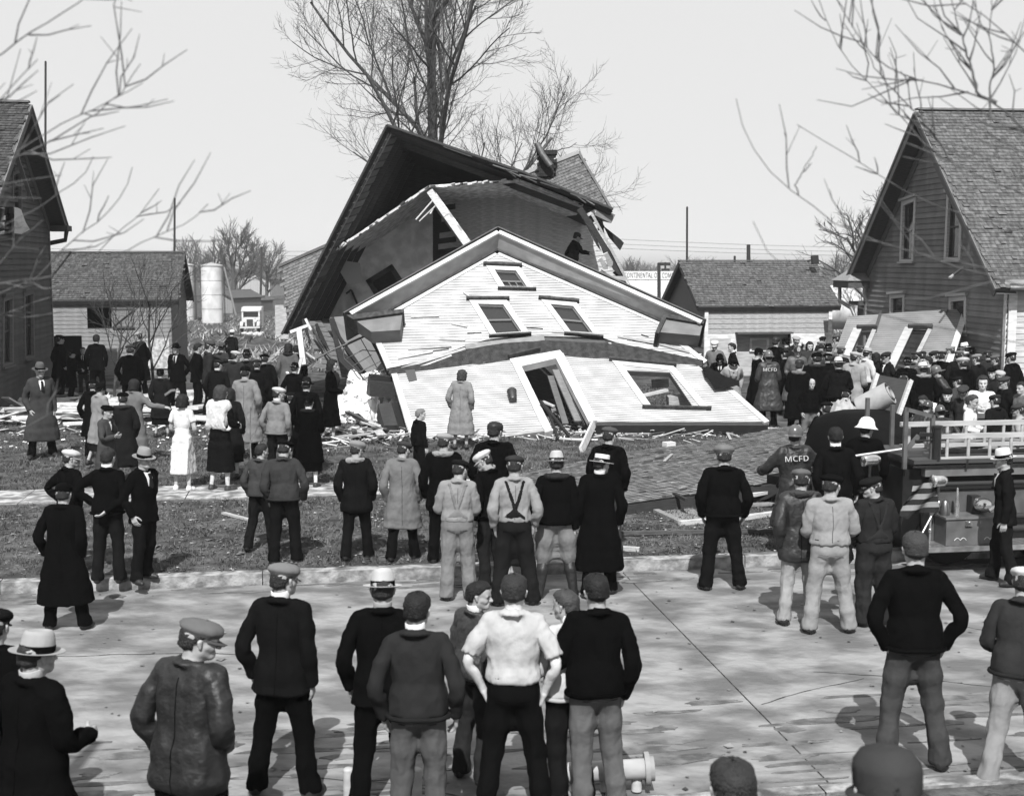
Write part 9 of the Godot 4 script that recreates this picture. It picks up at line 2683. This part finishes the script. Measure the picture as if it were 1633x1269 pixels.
	person("man in grey cap third from the right edge of the back row", 11.342, 0, -30, 1.609, "g=r hat=cap:.11 top=suit:.04 bot=trousers:.02 yaw=60 ")
	person("man in dark cap and dark coat before the pale house front", 11.095, 0, -28.4, 1.79, "g=r near=1 hat=cap:.025 top=coat:.02 bot=trousers:.02 yaw=35 ")
	person("person in white shirt bending over to the left", 8.462, 0, -24.8, 1.47, "g=r near=1 hair=short:.02 top=shirt:.66 bot=trousers:.02 yaw=80 lean=75 pose=reach ")
	person("small child in dark knitted cap among the helmets", 8.183, 0, -24, 1.374, "g=r near=1 hat=knit:.03 top=jacket:.02 bot=trousers:.02 yaw=160 big=1.2 skin=.55 ")
	person("boy in grey cap looking down beside the white blouse woman", 8.355, 0, -23.6, 1.504, "g=r near=1 hat=cap:.07 top=suit:.05 bot=trousers:.02 yaw=150 nod=-18 big=1.1 ")
	person("woman in white blouse and dark skirt facing the camera, arms folded", 8.378, 0, -22.8, 1.779, "g=r near=1 hair=bob:.03 top=blouse:.6 bot=skirt:.02 pose=crossed yaw=170 skin=.55 ")
	person("child in white jacket hugging the white blouse woman's side", 7.894, 0, -22, 1.472, "g=r near=1 hair=short:.05 top=suit:.68 bot=skirt:.6 yaw=-120 pose=front big=1.2 ")
	person("man in pale cap behind the white blouse woman, right", 9.906, 0, -26, 1.591, "g=r hat=cap:.34 top=suit:.04 bot=trousers:.02 yaw=170  skin=.45")
	person("man in grey cap and dark coat right of the white blouse woman", 9.111, 0, -23.6, 1.686, "g=r near=1 hat=cap:.07 top=carcoat:.025 bot=trousers:.02 yaw=90 ")
	person("man in grey cap cut off by the right edge", 8.204, 0, -20.6, 1.508, "g=r near=1 hat=cap:.07 top=suit:.3 bot=trousers:.02 yaw=60 ")
	person("dark coated person at the right edge behind the ladder", 9.211, 0, -23, 1.649, "g=r hair=short:.02 top=coat:0.125 bot=trousers:.02  yaw=110 skin=.45")
	person("crouching fireman, dark shiny helmet, left behind the engine's frame", 7.01, 0, -22, 1.415, "g=r near=1 hat=helmet:.05 top=slicker:.015 bot=trousers:.015 yaw=-60 lean=30 ")
	person("crouching fireman, round shiny helmet, behind the engine's top rail", 7.147, 0, -21, 1.437, "g=r near=1 hat=helmet:.07 top=slicker:.015 bot=trousers:.015 yaw=10 lean=28 ")
	person("man in dark cap bending behind the car's carpet roll", 7.629, 0, -25, 1.637, "g=r hat=cap:.02 top=coat:.012 bot=trousers:.012 lean=15  yaw=-25 skin=.45")
	person("man in dark cap and dark coat squeezed between the fireman and the coat wall", 6.766, 0, -31.8, 1.589, "g=r hat=cap:.03 top=coat:0.018 bot=trousers:.02 yaw=20  skin=.45")
	person("man in black cap with his back to the camera, left of the banded fedora", 7.298, 0, -29.6, 1.68, "g=r hat=cap:.02 top=suit:.02 bot=trousers:.02 ")
	person("man in grey overcoat behind the straw hat, half hidden", 8.79, 0, -32.4, 1.673, "g=r hat=cap:.09 top=coat:0.25 bot=trousers:.02 yaw=-30  skin=.45")
	person("man in dark hat just left of the white banded hat in the right crowd", 8.753, 0, -28.4, 1.671, "g=r hat=brim:.02 top=coat:.016 bot=trousers:.02 yaw=-20  skin=.45")
	person("bareheaded dark haired man between the two window hole onlookers", 9.318, 0, -28.6, 1.689, "g=r hair=short:.012 top=suit:0.058 bot=trousers:.02  yaw=75 skin=.45")
	person("man in dark suit under the dark siding, behind the pale fedora", 11.696, 0, -32.6, 1.614, "g=r hat=cap:.04 top=suit:.02 bot=trousers:.02 yaw=20  skin=.45")
	person("man in grey cap with face in profile before the dark siding's right end", 12.112, 0, -33, 1.619, "g=r hat=cap:.10 top=suit:0.03 bot=trousers:.02 yaw=75  skin=.45")
	person("woman in dark beret between the white blouse and the capped men", 10.126, 0, -27, 1.561, "g=r hat=beret:.02 top=coat:.03 bot=skirt:.02 yaw=150  skin=.45")
	person("man in black coat standing left of the woman in white blouse", 8.874, 0, -25.4, 1.518, "g=r hat=cap:.03 top=coat:0.07 bot=trousers:.014 yaw=30  skin=.45")
	person("man in dark cap and jacket beyond the fire engine's ladders", 8.193, 0, -21.6, 1.557, "g=r hat=cap:.05 top=suit:.03 bot=trousers:.02 yaw=30  skin=.45")
	person("man in black hat close behind the dark motor car", 6.918, 0, -23.4, 1.581, "g=r hat=brim:.016 top=coat:0.045 bot=trousers:.014  yaw=75 skin=.45")
	person("man in dark jacket bent over the heaped blankets", 5.957, 0, -23, 1.527, "g=r hat=cap:.03 top=suit:.016 bot=trousers:.016 lean=30 yaw=-30  skin=.45")
	person("man in dark cap standing before the left end of the car", 4.97, 0, -20.2, 1.59, "g=r hat=cap:.03 top=suit:0.016 bot=trousers:.02 yaw=-15  skin=.45")
	person("woman in dark coat between the two left clusters, back turned", -7.556, 0, -27.5, 1.495, "g=l hat=cloche:.02 top=coat:.03 bot=skirt:.02 ")
	person("man in dark cap behind the tall grey overcoat man", -5.633, 0, -28.2, 1.641, "g=l hat=cap:.05 top=suit:.02 bot=trousers:.02 ")
	person("man in black coat in front of the propped post", -4.704, 0, -27.6, 1.61, "g=l hat=brim:.02 top=coat:.014 bot=trousers:.014 yaw=-20 ")
	person("boy in dark cap just left of the fur coated woman", -3.997, 0, -23, 1.449, "g=l hat=cap:.03 top=suit:.02 bot=trousers:.02 yaw=-25 ")
